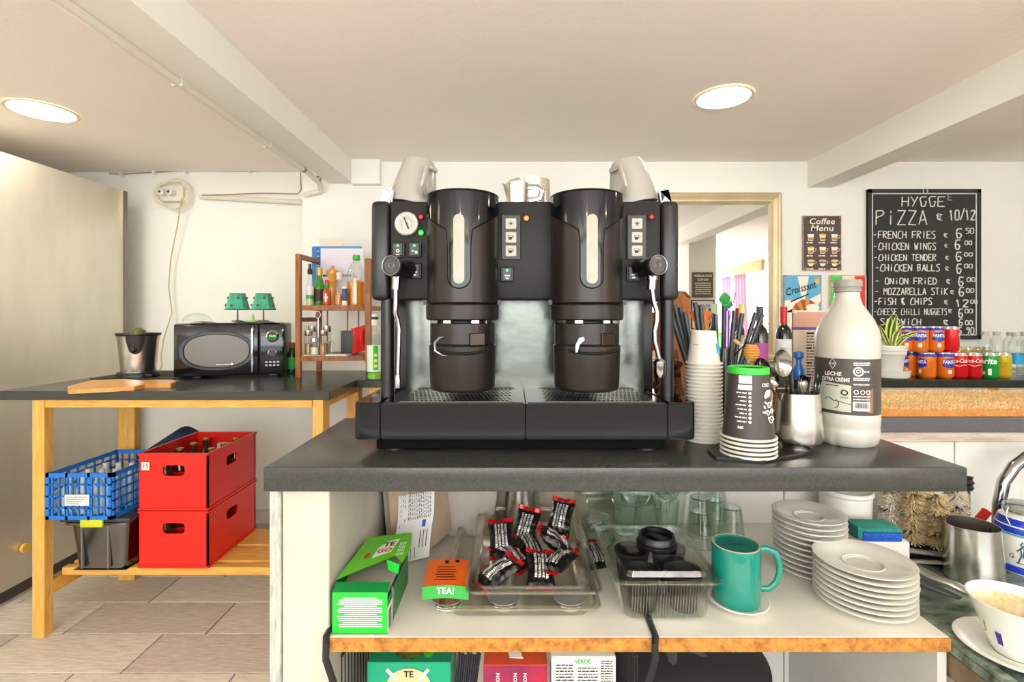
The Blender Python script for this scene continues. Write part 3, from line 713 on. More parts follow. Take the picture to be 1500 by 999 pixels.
# vodka-like bottle on the back counter
BZ = .92
c = (X(549, 2.2), 2.2, BZ+.0002)
t = bottle('spirit_bottle', 'clear spirit bottle with white cap and green label, left of the coffee machine', 'bottle', c,
       [(0, 0), (.031, 0), (.033, .008), (.033, .16), (.014, .205), (.012, .25)], GLASS,
       (('liquid', [(0, .004), (.031, .004), (.031, .03), (0, .03)], mat('green_liquid', '#79c23b', .2)), ('paper_label', [(.0336, .035), (.0336, .15)], mat('label_pale', '#dfe9d8', .5)),
        ('cap', [(.0135, .235), (.015, .24), (.015, .285), (0, .286)], WPLAST), ('cap_band', [(.0153, .262), (.0153, .274)], BLACK)))
b = B(); fn = on_cyl(c[0], c[1], c[2]+.093, .0339); patch(b, fn, .002, .024, -.05, .055, 5); lb = ob('label_panel', b, mat('label_green2', '#32b53c', .5), t)
b = B(); fn = on_cyl(c[0], c[1], c[2]+.09, .0343); [patch(b, fn, .006, .02, y, y+.012, 3) for y in (-.035, -.012, .012)]; ob('print', b, mat('print_yellow', '#d8e85a', .5), lb)
# ================================================================ COUNTERS
t = thing('back_counter', 'charcoal counter running along the back wall under the mirror and chalkboard', 'counter', (1.0, 2.43, 0))
b = B(); b.box(-.678, 3.39, 2.17, 2.708, .888, .92, .002, 1); ob('counter_top', b, SLAB, t)
for x in (-.60, .2, 1.1, 2.1):
    b = B(); b.box(x-.03, x+.02, 2.19, 2.24, 0, .888); ob('leg', b, PINEZ, t)
b = B(); b.box(-.62, 3.3, 2.19, 2.215, .862, .888); ob('apron', b, mat('lit_wall_white', '#efe9d8', .6), t)  # added white board stands for the lit wall strip below the counter

PW = mat('painted_wood', '#c9c9be', .7, noise=.3, nscale=12, stretch=(6, 6, 1), col2='#868980', bump=.35, bscale=14)
PWL = mat('rough_plaster', '#c2bdad', .85, noise=.12, nscale=9, bump=.3, bscale=30)
b = B(); b.box(-.457, -.436, .94, .97, 0, .874, .001, 1); single('panel_stud', b, PW, 'narrow white brushed wooden strip on the left end of the main counter', 'trim')
b = B(); b.box(-.4355, -.347, .945, 1.44, 0, .874, .002, 1); b.box(-.457, -.4358, .972, 1.44, 0, .874); struct('wall_counter_end', b, PWL)
# main slab
b = B(); b.box(-.461, .836, .923, 1.372, .875, .92, .003, 2)
single('counter_slab', b, SLAB, 'thick charcoal counter slab carrying the coffee machine', 'counter')
# tiled low wall behind the shelf, with its pieces
b = B(); b.box(-.346, 3.3, 1.446, 1.50, 0, .842); tw = struct('wall_tiled', b, mat('tile_grout', '#b9ab98', .9))
TW = mat('wall_tile_white', '#e2e0da', .18, noise=.03, nscale=4)
q = B(); q.box(-.121, .121, -.006, 0, -.148, .148, .002, 1); tme = finish(q.bm, 'tile', TW)
k = 0
for i in range(-4, 9):
    for j in range(3):
        x = 1.267+.245*(i+.5); z = .842-.15-.3*j
        if x-.12 < -.35 or z < 0: continue
        o = bpy.data.objects.new('tile', tme); COL.objects.link(o); o.parent = tw; o.location = (x, 1.4455, z)
b = B(); b.box(.30, 3.3, 1.42, 1.51, .842, .878, .002, 1); single('batten', b, mat('whitewashed_wood', '#e6d8c6', .6, noise=.3, nscale=8, stretch=(1, 9, 9), col2='#bda58a'), 'whitewashed wooden batten between the tiles and the bar slab', 'trim')
b = B(); b.box(-.44, 3.3, 1.374, 1.80, .879, .92, .002, 1)
SLAB2 = mat('slab_grey_violet', '#605d60', .45, noise=.3, nscale=220)
single('bar_slab', b, SLAB2, 'grey bar slab carrying the orange coir mat, right of the milk bottle', 'counter')
b = B(); b.box(-.44, 3.3, 1.505, 1.78, 0, .878); struct('wall_bar', b, WALL)
# coir mat
t = thing('coir_mat', 'long cream and orange coir mat lying on the grey bar slab', 'mat', (1.95, 1.58, .9201))
b = B(); b.box(.60, 3.2, 1.385, 1.76, .9201, .936, .002, 1); ob('backing', b, mat('mat_orange', '#e0b878', .9, noise=.4, nscale=120), t)
random.seed(3); b, bo = B(), B()
for k in range(30000):
    x = random.uniform(.62, 3.18); y = 1.386+.37*random.random()**1.2; z = .936; q = b
    if random.random() < .16: y = 1.3845-.002*random.random(); z = random.uniform(.921, .934); q = bo
    elif y < 1.40 and random.random() < .6: q = bo
    a = random.uniform(0, 6.28); l = random.uniform(.006, .014); h = random.uniform(.002, .009)+.004*math.sin(x*7)*math.sin(y*20)
    p0 = Vector((x, y, z)); p1 = p0+Vector((l*math.cos(a), l*.4*math.sin(a), max(.002, h))); wv = Vector((-math.sin(a), math.cos(a), 0))*.0011
    if q is bo and z < .936: p1.y = 1.381; wv = Vector((.0012, 0, 0))
    q.bm.faces.new([q.bm.verts.new(p0-wv), q.bm.verts.new(p0+wv), q.bm.verts.new(p1)])
ob('bristle', b, mat('coir', '#f3dcae', .9, noise=.3, nscale=9, col2='#ecc684'), t, kind='stuff', smooth=0)
ob('edge_bristle', bo, mat('coir_orange', '#e8842a', .9, noise=.4, nscale=60, col2='#f3b060'), t, 'orange front edge', kind='stuff', smooth=0)

# ================================================================ COFFEE MACHINE
CT = .9203
MB_ = mat('machine_black', '#191817', .3, noise=.1, nscale=300)
MP = mat('machine_panel', '#1f1e1d', .5, spec=.3)
MG = mat('machine_gloss', '#0b0c10', .06, spec=.45)
BRZ = mat('bronze_black', '#302b28', .3, .55, noise=.12, nscale=5)
mc = thing('coffee_machine', 'large black two-group espresso machine on the charcoal counter', 'coffee machine', (.023, 1.2, CT))
mx0, mx1 = X(543, 1.07), X(995, 1.07); zt_, zb_ = Z(295, 1.07), Z(438, 1.07)
# body, end caps
b = B(); b.box(mx0+.042, mx1-.04, 1.07, 1.45, zb_, zt_, .004); ob('body', b, MP, mc)
for a, c in ((mx0, mx0+.041), (mx1-.039, mx1)):
    b = B(); b.box(a, c, 1.066, 1.46, zb_-.003, zt_+.002, .012, 3); ob('end_cap', b, MB_, mc)
b = B(); b.box(mx0+.02, mx1-.02, 1.20, 1.45, .95, zb_+.01, .004); ob('lower_body', b, MB_, mc)
b = B(); b.box(mx0+.05, mx1-.045, 1.188, 1.199, 1.02, zb_)
ob('splash_back', b, mat('splash_steel', '#6a6c66', .2, 1, noise=.25, nscale=5, bump=.5, bscale=7), mc)
for px in (568, 977):
    b = B(); xx = X(px, 1.09); b.lathe([(.0145, 1.02), (.0145, zb_)], (xx, 1.09, 0), 20); ob('column', b, MB_, mc)
b = B(); b.box(X(548, 1.02), X(975, 1.02), 1.035, 1.40, CT+.004, .952, .003, 1); ob('base', b, mat('base_black', '#050505', .85, spec=.15), mc)
for x in (-.25, .28):
    for y in (1.06, 1.36):
        b = B(); b.lathe([(.018, 0), (.02, .006)], (x, y, CT), 14); b.disc((x, y, CT), .02, 'z', .006); ob('foot', b, BLACK, mc)
# drip tray: two end pieces and two drawers with perforated grids
ty, tz0, tz1 = 1.004, .951, 1.0255
def trayseg(x0, x1, nm, rl=0, rr=0):
    b = B(); pts = []
    def arc(cx, cy, r, a0, a1):
        for k in range(7):
            a = math.radians(a0+(a1-a0)*k/6); pts.append((cx+r*math.cos(a), cy+r*math.sin(a)))
    if rl: arc(x0+rl, ty+rl, rl, 180, 270)
    else: pts.append((x0, ty))
    if rr: arc(x1-rr, ty+rr, rr, 270, 360)
    else: pts.append((x1, ty))
    pts += [(x1, 1.19), (x0, 1.19)]
    b.prism([(x, y, tz0) for x, y in pts], (0, 0, tz1-tz0))
    es = [e for e in b.bm.edges if abs(e.verts[0].co.z-e.verts[1].co.z) < 1e-6 and min(e.verts[0].co.y, e.verts[1].co.y) < 1.02]
    bmesh.ops.bevel(b.bm, geom=es, offset=.003, segments=2, affect='EDGES')
    return ob(nm, b, MG, mc)
xs = [X(518, ty), X(557, ty), X(770, ty), X(978, ty), X(1020, ty)]
trayseg(xs[0], xs[1]-.001, 'tray_end', rl=.012); trayseg(xs[3]+.001, xs[4], 'tray_end', rr=.012)
HOLE = mat('hole_dark', '#050505', .9, spec=.1)
for a, c in ((xs[1]+.001, xs[2]-.001), (xs[2]+.001, xs[3]-.001)):
    d = trayseg(a, c, 'drip_drawer')
    b = B(); b.box(a+.035, c-.02, 1.012, 1.175, tz1, tz1+.0015, .0005, 1); g = ob('drip_grid', b, mat('grid_steel', '#8b8178', .25, 1), mc)
    q = B(); n = 24; mrow = 8
    for j in range(mrow):
        for i in range(n):
            x = a+.043+(c-a-.070)*(i+.5*(j % 2))/n; y = 1.019+.150*j/(mrow-1)
            q.disc((x, y, tz1+.0011), .0034, 'z', .0008, 8)
    ob('hole', q, HOLE, g, kind='stuff', smooth=0)
# two group towers
def tower(px, chx):
    Yc = 1.05; xc = X(px, Yc); r = .0735
    b = B()
    def cyl(z0, z1, r0, r1=None, bev=.003):
        r1 = r1 or r0
        b.lathe([(0, z0), (r0-bev, z0), (r0, z0+bev), (r1, z1-bev), (r1-bev, z1), (0, z1)], (xc, Yc, 0), 48)
    cyl(1.2235, 1.4435, r); tw = ob('tower', b, BRZ, mc)
    b = B(); cyl(1.190, 1.2225, .0755, .0765); b.box(xc-.08, xc-.073, 1.035, 1.05, 1.222, 1.232); b.box(xc+.073, xc+.08, 1.035, 1.05, 1.222, 1.232); ob('ring', b, BRZ, mc)
    b = B(); cyl(1.183, 1.1905, .060)
    ob('collar', b, BLACK, mc)
    b = B(); cyl(1.142, 1.184, .0675, .0675, .001); ob('upper_cup', b, BRZ, mc)
    b = B(); b.lathe([(0, 1.047), (.062, 1.047), (.0655, 1.050), (.0672, 1.056), (.0698, 1.138), (.066, 1.1415), (0, 1.1415)], (xc, Yc, 0), 48); lc = ob('lower_cup', b, BRZ, mc)
    b = B(); b.surf(lambda u, v: Vector((xc+(.0705+.004*math.sin(math.pi*v))*math.sin((u-.5)*1.6+.12), Yc-(.0705+.004*math.sin(math.pi*v))*math.cos((u-.5)*1.6+.12), 1.122+.006*v+.006*((u-.5)*2)**2)), 16, 4); ob('lip_shade', b, BLACK, lc)  # black curved strip, the shadow at the lip put into its colour
    b = B()
    for k in (-.95, -.35, .45, .95): b.box(-.008, .008, -.004, .004, 0, .006, 0, M=Matrix.Translation((xc, Yc, 1.1845)) @ Matrix.Rotation(k, 4, 'Z') @ Matrix.Translation((0, -.067, 0)))
    ob('lug', b, STEEL, mc)
    # glossy yoke around the sight glass
    zT, zV, zB = 1.4445, 1.385, 1.254
    def hw(z):
        if z > 1.408: return r*1.45
        if z > 1.368: return r*1.45-(r*1.45-.0252)*((1.408-z)/.04)**.8
        if z > zB+.024: return .0222+.003*max(0, (z-1.34)/.028)
        return math.sqrt(max(0, .0222**2-((zB+.024-z)*.92)**2))+.0004
    zs = [zT, 1.4435, 1.43, 1.418, 1.408]+[1.408-.04*k/8 for k in range(1, 9)]+[1.35, 1.33, 1.30, 1.28]+[zB+.024-.024*math.sin(k/8*math.pi/2) for k in range(1, 9)]
    b = B(); R = r+.0028
    for sgn in (0,):
        g = []
        for i, z in enumerate(zs):
            h = hw(z); rr = R if 0 < i else R-.002
            g.append([b.bm.verts.new((xc+rr*math.sin((2*j/20-1)*h/R), Yc-rr*math.cos((2*j/20-1)*h/R), z)) for j in range(21)])
        for i in range(len(g)-1):
            for j in range(20): b.bm.faces.new((g[i][j], g[i][j+1], g[i+1][j+1], g[i+1][j]))
    ext = bmesh.ops.extrude_face_region(b.bm, geom=b.bm.faces[:])
    for v in ext['geom']:
        if isinstance(v, bmesh.types.BMVert):
            dx, dy = v.co.x-xc, v.co.y-Yc; L = math.hypot(dx, dy); v.co.x = xc+dx*(r-.001)/L; v.co.y = Yc+dy*(r-.001)/L
    ob('yoke', b, MG, tw, 'polished black yoke')
    b = B(); b.lathe([(0, 1.4436), (r+.001, 1.4436), (r+.0025, 1.4455), (r+.0015, 1.4475), (r-.004, 1.4482), (0, 1.4482)], (xc, Yc, 0), 48); ob('cap', b, MG, tw)
    # seam below the yoke: thin shadow gap line
    b = B(); pts = []
    for z in zs[4:]:
        h = hw(z)+.0012; pts.append((xc-(r+.0012)*math.sin(h/R), Yc-(r+.0012)*math.cos(h/R), z-.0008))
    pts2 = [(2*xc-p[0], p[1], p[2]) for p in pts[::-1]]
    b.tube(pts+pts2, .0011, 5); ob('seam', b, HOLE, tw)
    # sight glass
    b = B(); pts = []
    for k in range(13): a = math.pi*k/12; pts.append((.0105*math.cos(a), 1.386+.0105*math.sin(a)))
    for k in range(13): a = math.pi+math.pi*k/12; pts.append((.0105*math.cos(a), 1.272+.0105*math.sin(a)))
    fa = [b.bm.verts.new((xc+(R+.0022)*math.sin(x/R), Yc-(R+.0022)*math.cos(x/R), z)) for x, z in pts]
    fb = [b.bm.verts.new((xc+(R-.001)*math.sin(x/R), Yc-(R-.001)*math.cos(x/R), z)) for x, z in pts]
    b.bm.faces.new(fa)
    for k in range(len(fa)): b.bm.faces.new((fa[k], fb[k], fb[(k+1) % len(fa)], fa[(k+1) % len(fa)]))
    ob('sight_glass', b, mat('sight_cream', '#a09d8a', .25, noise=.12, nscale=30), tw, 'long cream sight glass', smooth=50)
    # portafilter details
    if chx:
        b = B(); hx = xc-.040
        pts = [(hx+.012+.0, Yc-.062, 1.158), (hx+.002, Yc-.074, 1.156), (hx-.006, Yc-.08, 1.146), (hx-.004, Yc-.083, 1.132), (hx+.008, Yc-.080, 1.124), (hx+.016, Yc-.074, 1.122)]
        b.tube(pts, [.0015, .003, .004, .004, .003, .0015], 8, flat=(1, .6)); ob('lever', b, CHROME, mc, 'curved chrome lever')
    else:
        b = B(); hx = xc-.022; b.prism([(hx-.010, Yc-.074, 1.128), (hx-.006, Yc-.074, 1.128), (hx-.002, Yc-.074, 1.143), (hx+.008, Yc-.074, 1.152), (hx+.006, Yc-.074, 1.158), (hx-.003, Yc-.074, 1.156), (hx-.010, Yc-.074, 1.142)], (0, .009, 0)); ob('lever', b, CHROME, mc, 'small chrome tab')
    b = B(); b.box(-.016, .016, -.004, .004, -.012, .012, .001, 1, M=Matrix.Translation((xc, Yc, 1.153)) @ Matrix.Rotation(.52, 4, 'Z') @ Matrix.Translation((0, -.067, 0))); ob('latch', b, mat('latch_dark', '#30231e', .2, .5), mc)
tower(678, True); tower(859, False)
# front panels: plates, buttons, lights, gauge
fy = 1.0705
XF = lambda px: X(px, 1.07)
ZF = lambda py: Z(py, 1.07)
LEDR = mat('led_red', '#a81b14', .3, emit=.35); LEDG = mat('led_green', '#18e038', .3, emit=2.2); LEDO = mat('led_orange', '#ff6a22', .3, emit=1.5); LEDG2 = mat('led_green_dim', '#28d14a', .3, emit=1.2)
def led(px, py, m, lab):
    b = B(); b.lathe([(.0075, 0), (.0075, .003), (.0055, .004)], (0, 0, 0), 16, Matrix.Translation((XF(px), 1.07, ZF(py))) @ Matrix.Rotation(math.pi/2, 4, 'X')); l = ob('indicator_light', b, BLACK, mc, lab)
    b = B(); b.lathe([(.0058, .002), (.004, .0055), (0, .0065)], (0, 0, 0), 14, Matrix.Translation((XF(px), 1.07, ZF(py))) @ Matrix.Rotation(math.pi/2, 4, 'X')); ob('lens', b, m, l)
led(617, 318, LEDR, 'red indicator light'); led(617, 341, LEDG, 'lit green indicator light'); led(771, 320, LEDO, 'lit orange indicator light'); led(954, 318, LEDR, 'red indicator light')
# pressure gauge
gc = Matrix.Translation((XF(596.5), 1.07, ZF(328.5))) @ Matrix.Rotation(math.pi/2, 4, 'X')
b = B(); b.lathe([(.0255, 0), (.0255, .007), (.0235, .009), (.021, .008), (.021, .004), (0, .004)], (0, 0, 0), 36, gc); g = ob('pressure_gauge', b, mat('gauge_rim', '#d5cfc4', .25, .8), mc, 'round pressure gauge with pale face')
b = B(); b.lathe([(0, .0045), (.0205, .0045)], (0, 0, 0), 32, gc); ob('dial_face', b, mat('gauge_face', '#b9b4a6', .4), g)
b = B()
for k in range(17):
    a = math.radians(225-270*k/16); b.box(.0135, .0165 if k % 4 else .0185, -.0003, .0003, .0046, .0052, M=gc @ Matrix.Rotation(a, 4, 'Z'))
b.tube([gc @ Vector((.011*math.cos(math.radians(a)), .011*math.sin(math.radians(a)), .0050)) for a in range(-45, 226, 15)], .0004, 4)
ob('scale', b, INK, g)
b = B(); b.prism([gc @ Vector(p) for p in ((-.007, .015, .006), (-.0045, .014, .006), (.0055, -.0085, .006), (.0035, -.0125, .006), (.0010, -.008, .006))], (0, -.0008, 0)); b.disc(gc @ Vector((0, 0, .007)), .0025); ob('needle', b, mat('needle_dark', '#2a3436', .4), g)
def rocker(px, py, lab, kind):
    x, z = XF(px), ZF(py)
    b = B(); b.box(x-.0145, x+.0145, 1.066, 1.0705, z-.0165, z+.0165, .002, 1); r = ob('rocker_switch', b, BLACK, mc)
    b = B(); b.box(x-.0105, x+.0105, 1.062, 1.067, z-.0135, z+.0135, .001, 1); k = ob('rocker', b, MB_, r)
    b = B(); b.disc((x, 1.0618, z+.008), .0028, h=.0006); ob('lamp', b, LEDG2, r)
    b = B(); fn = on_plane((x, 1.0615, z-.004))
    if kind == 0: b.ring((0, 0, 0), .003, .0008, 12, 4, Matrix.Translation((x, 1.0615, z-.003)) @ Matrix.Rotation(math.pi/2, 4, 'X')); patch(b, fn, -.004, .004, -.0075, -.0065)
    elif kind == 1: b.disc((x-.003, 1.0617, z-.003), .0025, h=.0004, seg=3); b.disc((x+.004, 1.0617, z-.006), .003, h=.0004, seg=8)
    else: patch(b, fn, -.005, -.001, 0, .0022); patch(b, fn, 0, .0055, 0, .0022); patch(b, fn, -.003, .003, -.006, -.0035)
    ob('symbol', b, INKW, r)
rocker(584, 366, '', 0); rocker(608, 366, '', 1); rocker(608, 397, '', 2); rocker(743, 402, '', 2); rocker(927, 401, '', 2)
KEYM = mat('key_cream', '#b5b1a3', .4)
def keypad(px, wv=.021):
    x = XF(px); z0, z1 = ZF(381), ZF(315)
    b = B(); b.box(x-wv, x+wv, 1.0645, 1.0705, z0, z1, .002, 1); pl = ob('keypad', b, mat('keypad_dark', '#3a3835', .35), mc)
    b = B(); b.box(x-wv+.003, x+wv-.003, 1.0635, 1.066, z0+.003, z1-.003); ob('plate', b, BLACK, pl)
    for i, py in enumerate((328.5, 348.5, 368)):
        z = ZF(py)
        b = B(); b.box(x-.0115, x+.0115, 1.0615, 1.064, z-.0115, z+.0115, .002, 2); ob('key', b, KEYM, pl)
        b = B(); cy = 1.0611
        if i == 0:
            for k in range(4): b.box(-.006, .006, -.0003, .0003, -.0004, .0004, M=Matrix.Translation((x, cy, z)) @ Matrix.Rotation(math.pi*k/4, 4, 'Y'))
            b.disc((x, cy+.0004, z), .0018, h=.0004)
        else:
            hh = .004 if i == 1 else .0025
            b.prism([(x-.006, cy, z+.001), (x+.003, cy, z+.001), (x+.0015, cy, z-.005), (x-.0045, cy, z-.005)], (0, .0004, 0))
            b.tube([(x-.006, cy, z+.001), (x-.006, cy, z+.0045), (x+.003, cy, z+.0045), (x+.003, cy, z+.001)], .0004, 4)
            b.tube([(x+.003, cy, z+.003), (x+.006, cy, z+.003), (x+.006, cy, z-.001), (x+.0025, cy, z-.002)], .0005, 4)
        ob('symbol', b, INK, pl)
keypad(748.5); keypad(932)
# steam knobs and wands
KN = mat('knob_black', '#141414', .25, coat=.3)
def knob(px, py, side):
    Yk = 1.0; x, z = X(px, Yk), Z(py, Yk)
    xb, zb = x+side*.018, z+.0
    A = Vector((x+side*.002, 1.0, z)); Bv = Vector((x+side*.022, 1.07, z-.002))
    b = B(); b.tube([A, A.lerp(Bv, .25), A.lerp(Bv, .26), Bv], [.021, .021, .017, .019], 24); kk = ob('steam_knob', b, KN, mc)
    M = Matrix.Translation(A) @ (Vector((0, 0, 1)).rotation_difference((A-Bv).normalized())).to_matrix().to_4x4()
    b = B(); b.lathe([(.0215, -.004), (.022, 0), (.0205, .0035), (.017, .003), (.0165, .0015), (0, .001)], (0, 0, 0), 32, M); f = ob('knob_cap', b, mat('knob_face', '#2b2b2d', .25, coat=.4), kk)
    b = B(); b.ring((0, 0, .0028), .0195, .0009, 32, 5, M); b.ring((0, 0, .0012), .006, .0008, 16, 4, M); ob('knob_ring', b, mat('dull_chrome', '#9a9a9c', .25, .9), kk)
    return A, Bv
knob(572, 389, 1); knob(965, 388, -1)
def P3(px, py, Y): return P(px, py, Y)
b = B(); b.tube([P3(581, 398, 1.045), P3(581, 406, 1.045)], .0125, 16); b.tube([P3(581, 404, 1.045), P3(580, 424, 1.045)], .0098, 16); wb = ob('steam_fitting', b, CHROME, mc)
b = B(); b.tube([P3(580, 422, 1.045), P3(580, 445, 1.045), P3(579, 458, 1.045), P3(583, 472, 1.05), P3(585, 482, 1.05), P3(584, 520, 1.05), P3(583, 552, 1.05)], [.0055, .0055, .0055, .0048, .0045, .0045, .0045], 12)
b.tube([P3(583, 549, 1.05), P3(583, 556, 1.05), P3(583, 568, 1.05), P3(583, 571, 1.05)], [.0055, .0075, .0065, .003], 12); ob('steam_wand', b, CHROME, mc, 'bent chrome steam wand')
b = B(); b.tube([P3(955, 398, 1.045), P3(955, 410, 1.045)], .0125, 16); b.tube([P3(955, 408, 1.045), P3(954, 424, 1.045)], .010, 16); ob('steam_fitting', b, CHROME, mc)
b = B(); b.tube([P3(955, 423, 1.045), P3(957, 440, 1.045), P3(962, 456, 1.045), P3(962, 470, 1.045), P3(959, 484, 1.045), P3(959, 500, 1.045), P3(964, 520, 1.045), P3(966, 528, 1.045)], [.005, .0055, .0055, .006, .0055, .005, .0045, .0045], 12)
b.tube([P3(965, 525, 1.045), P3(966, 529, 1.045), P3(966, 546, 1.045), P3(966, 553, 1.045)], [.006, .0125, .0125, .008], 12); ob('steam_wand', b, CHROME, mc, 'bent chrome steam wand with fat nozzle')
b = B(); b.box(X(590, 1.1), X(604, 1.1), 1.185, 1.188, 1.03, 1.2)
b.bm.free()
MTZ = zt_+.003
# ---- things on top of the machine
def mug_lathe(b, h, r0, r1, M, th=.004, seg=28):
    b.lathe([(0, 0), (r0-.004, 0), (r0, .004), (r1, h), (r1-th*.6, h+.001), (r1-th, h), (r0-th, .008), (0, .007)], (0, 0, 0), seg, M)
GW = mat('mug_greywhite', '#a19c92', .3, coat=.2)
def topmug(px, lab, tilt, hs):
    Y = 1.15; x = X(px, Y)
    t = thing('mug', lab, 'mug', (x, Y, MTZ), 0, 'mugs upside down on the coffee machine')
    # leaning mug: mouth down, tipped
    M = Matrix.Translation((x, Y, MTZ+.006)) @ Matrix.Rotation(tilt, 4, 'Y') @ Matrix.Scale(1.12, 4)
    b = B(); b.lathe([(.046, .004), (.0475, 0), (.0475, .008), (.042, .045), (.034, .082), (.0285, .092), (0, .093)], (0, 0, 0), 32, M); ob('cup', b, GW, t, smooth=40)
    b = B(); sgn = hs
    b.tube([M @ Vector((sgn*.040+.0, -.025, .072)), M @ Vector((sgn*.028, -.055, .070)), M @ Vector((sgn*.030, -.068, .052)), M @ Vector((sgn*.028, -.066, .030)), M @ Vector((sgn*.034, -.045, .016)), M @ Vector((sgn*.036, -.032, .016))][0:], .0065, 10, flat=(1, .75)); ob('handle', b, GW, t)
topmug(604, 'leaning off-white mug upside down on the left of the coffee machine', math.radians(10), 1)
topmug(929, 'leaning off-white mug upside down on the right of the coffee machine', math.radians(-11), -1)
b = B(); Y = 1.33; M = Matrix.Translation((X(648, Y), Y, MTZ)); b.lathe([(.035, 0), (.036, .004), (.036, .05), (.026, .068), (0, .070)], (0, 0, 0), 24, M)
single('small_mug', b, WHITE, 'small white mug half hidden behind the left tower of the machine', 'mug')
def pitcher(name, lab, c, r0, r1, h, hand=1, hh=True, rz=0, parts=True, flare=0):
    t = thing(name, lab, 'jug', c, rz)
    b = B(); b.lathe([(0, 0), (r0-.003, 0), (r0, .003), (r0*.99+.01*r1, h*.3), (r1, h*.92), (r1+flare, h), (r1+flare-.002, h), (r1-.002, h*.9), (r0-.004, .006), (0, .005)], (0, 0, 0), 32); 
    b.warp(lambda co: co+Vector((-max(0, (-co.x-.3*r1)/r1)*.014*max(0, (co.z-h*.7)/(h*.3))*(abs(co.y) < r1*.5), 0, 0)) if parts else co)
    ob('vessel', b, STEEL, t, local=True)
    if hh:
        b = B(); b.tube([(hand*(r1-.002), 0, h*.86), (hand*(r1+.018), 0, h*.86), (hand*(r1+.03), 0, h*.7), (hand*(r1+.024), 0, h*.35), (hand*(r1+.0), 0, h*.25)], .0045, 8, flat=(1.4, .7)); ob('handle', b, CHROME, t, local=True)
    return t
pitcher('milk_jug', 'small steel milk jug with spout, front of the two jugs on the machine', (X(758, 1.13), 1.13, MTZ), .024, .026, .050)
pitcher('milk_jug', 'larger steel milk jug behind the small one on the machine', (X(778, 1.25), 1.25, MTZ), .050, .047, .088, hand=1, hh=False)
for px, lab in ((564, 'clear plastic sachet clip at the left edge of the machine top'), (978, 'clear plastic sachet clip at the right edge of the machine top')):
    c = P(px, 295, 1.10); c.z = MTZ; s = 1 if px < 700 else -1
    b = B(); b.prism([c+Vector((-.014, 0, 0)), c+Vector((.010, 0, 0)), c+Vector((.016*s, 0, .026)), c+Vector((-.002*s, 0, .030))], (0, .02, 0)); b.tube([c+Vector((.014*s, 0, .002)), c+Vector((.018*s, 0, .027)), c+Vector((-.002, 0, .033))], .0022, 6)
    single('plastic_clip', b, mat('clip_clear', '#b9c0cc', .15, coat=.4), lab, 'clip')
b = B(); c = P(848, 280, 1.2); b.tube([Vector((c.x+.02*math.cos(a), 1.2, MTZ+.004+.026*math.sin(a))) for a in [math.pi*k/10 for k in range(11)]], .003, 8)
single('cable_loop', b, BLACK, 'loop of dark cable sticking up behind the right tower of the machine', 'cable')

# ================================================================ THINGS RIGHT OF THE MACHINE
PC = mat('paper_cup', '#d6d1c4', .5)
cx, cy = .427, 1.125
base = None
def pcup(z, lab, top=False):
    global base
    if base is None:
        base = thing('paper_cup', lab, 'paper cup', (cx, cy, z), 0, 'inverted stack of white paper cups')
        b = B(); b.lathe([(.0350, .002), (.0265, .074), (.0245, .0745), (.024, .071), (0, .071)], (0, 0, 0), 36); ob('cup', b, PC, base, local=True)
        b = B(); b.ring((0, 0, .0024), .0376, .0025, 36, 8); ob('rolled_rim', b, PC, base, local=True)
        return base
    return dup(base, (cx+random.uniform(-.0006, .0006), cy, z), random.uniform(0, 6), label=lab)
ORD = ['first', 'second', 'third', 'fourth', 'fifth', 'sixth', 'seventh', 'eighth', 'ninth', 'tenth', 'eleventh', 'twelfth', 'thirteenth', 'fourteenth', 'fifteenth', 'sixteenth', 'seventeenth', 'eighteenth', 'nineteenth', 'twentieth', 'twenty-first', 'twenty-second']
N = 22; sp = (Z(531, 1.125)-CT-.003)/(N-1)
for k in range(N-1):
    pcup(CT+k*sp, 'bottom cup of the tall white paper cup stack' if k == 0 else ORD[k]+' cup up from the counter in the tall white paper cup stack')
tp = pcup(CT+(N-1)*sp, 'topmost cup of the tall white paper cup stack, its side fully visible'); tp.rotation_euler = (0, 0, 0)
b = B(); zc = CT+(N-1)*sp
fn = on_cyl(cx, cy, zc+.044, .0315, ang0=-math.pi/2-.9, slope=-.153); text(b, 'PAPER 4OZ', fn, .003, .01)
b2 = B(); fn = on_cyl(cx, cy, zc+.035, .033, ang0=-math.pi/2+.75, slope=-.153); patch(b2, fn, -.004, .010, -.01, .012, 6)
ob('print', b, INK, tp); ob('blue_mark', b2, mat('mark_blue', '#35a6d8', .5), tp)

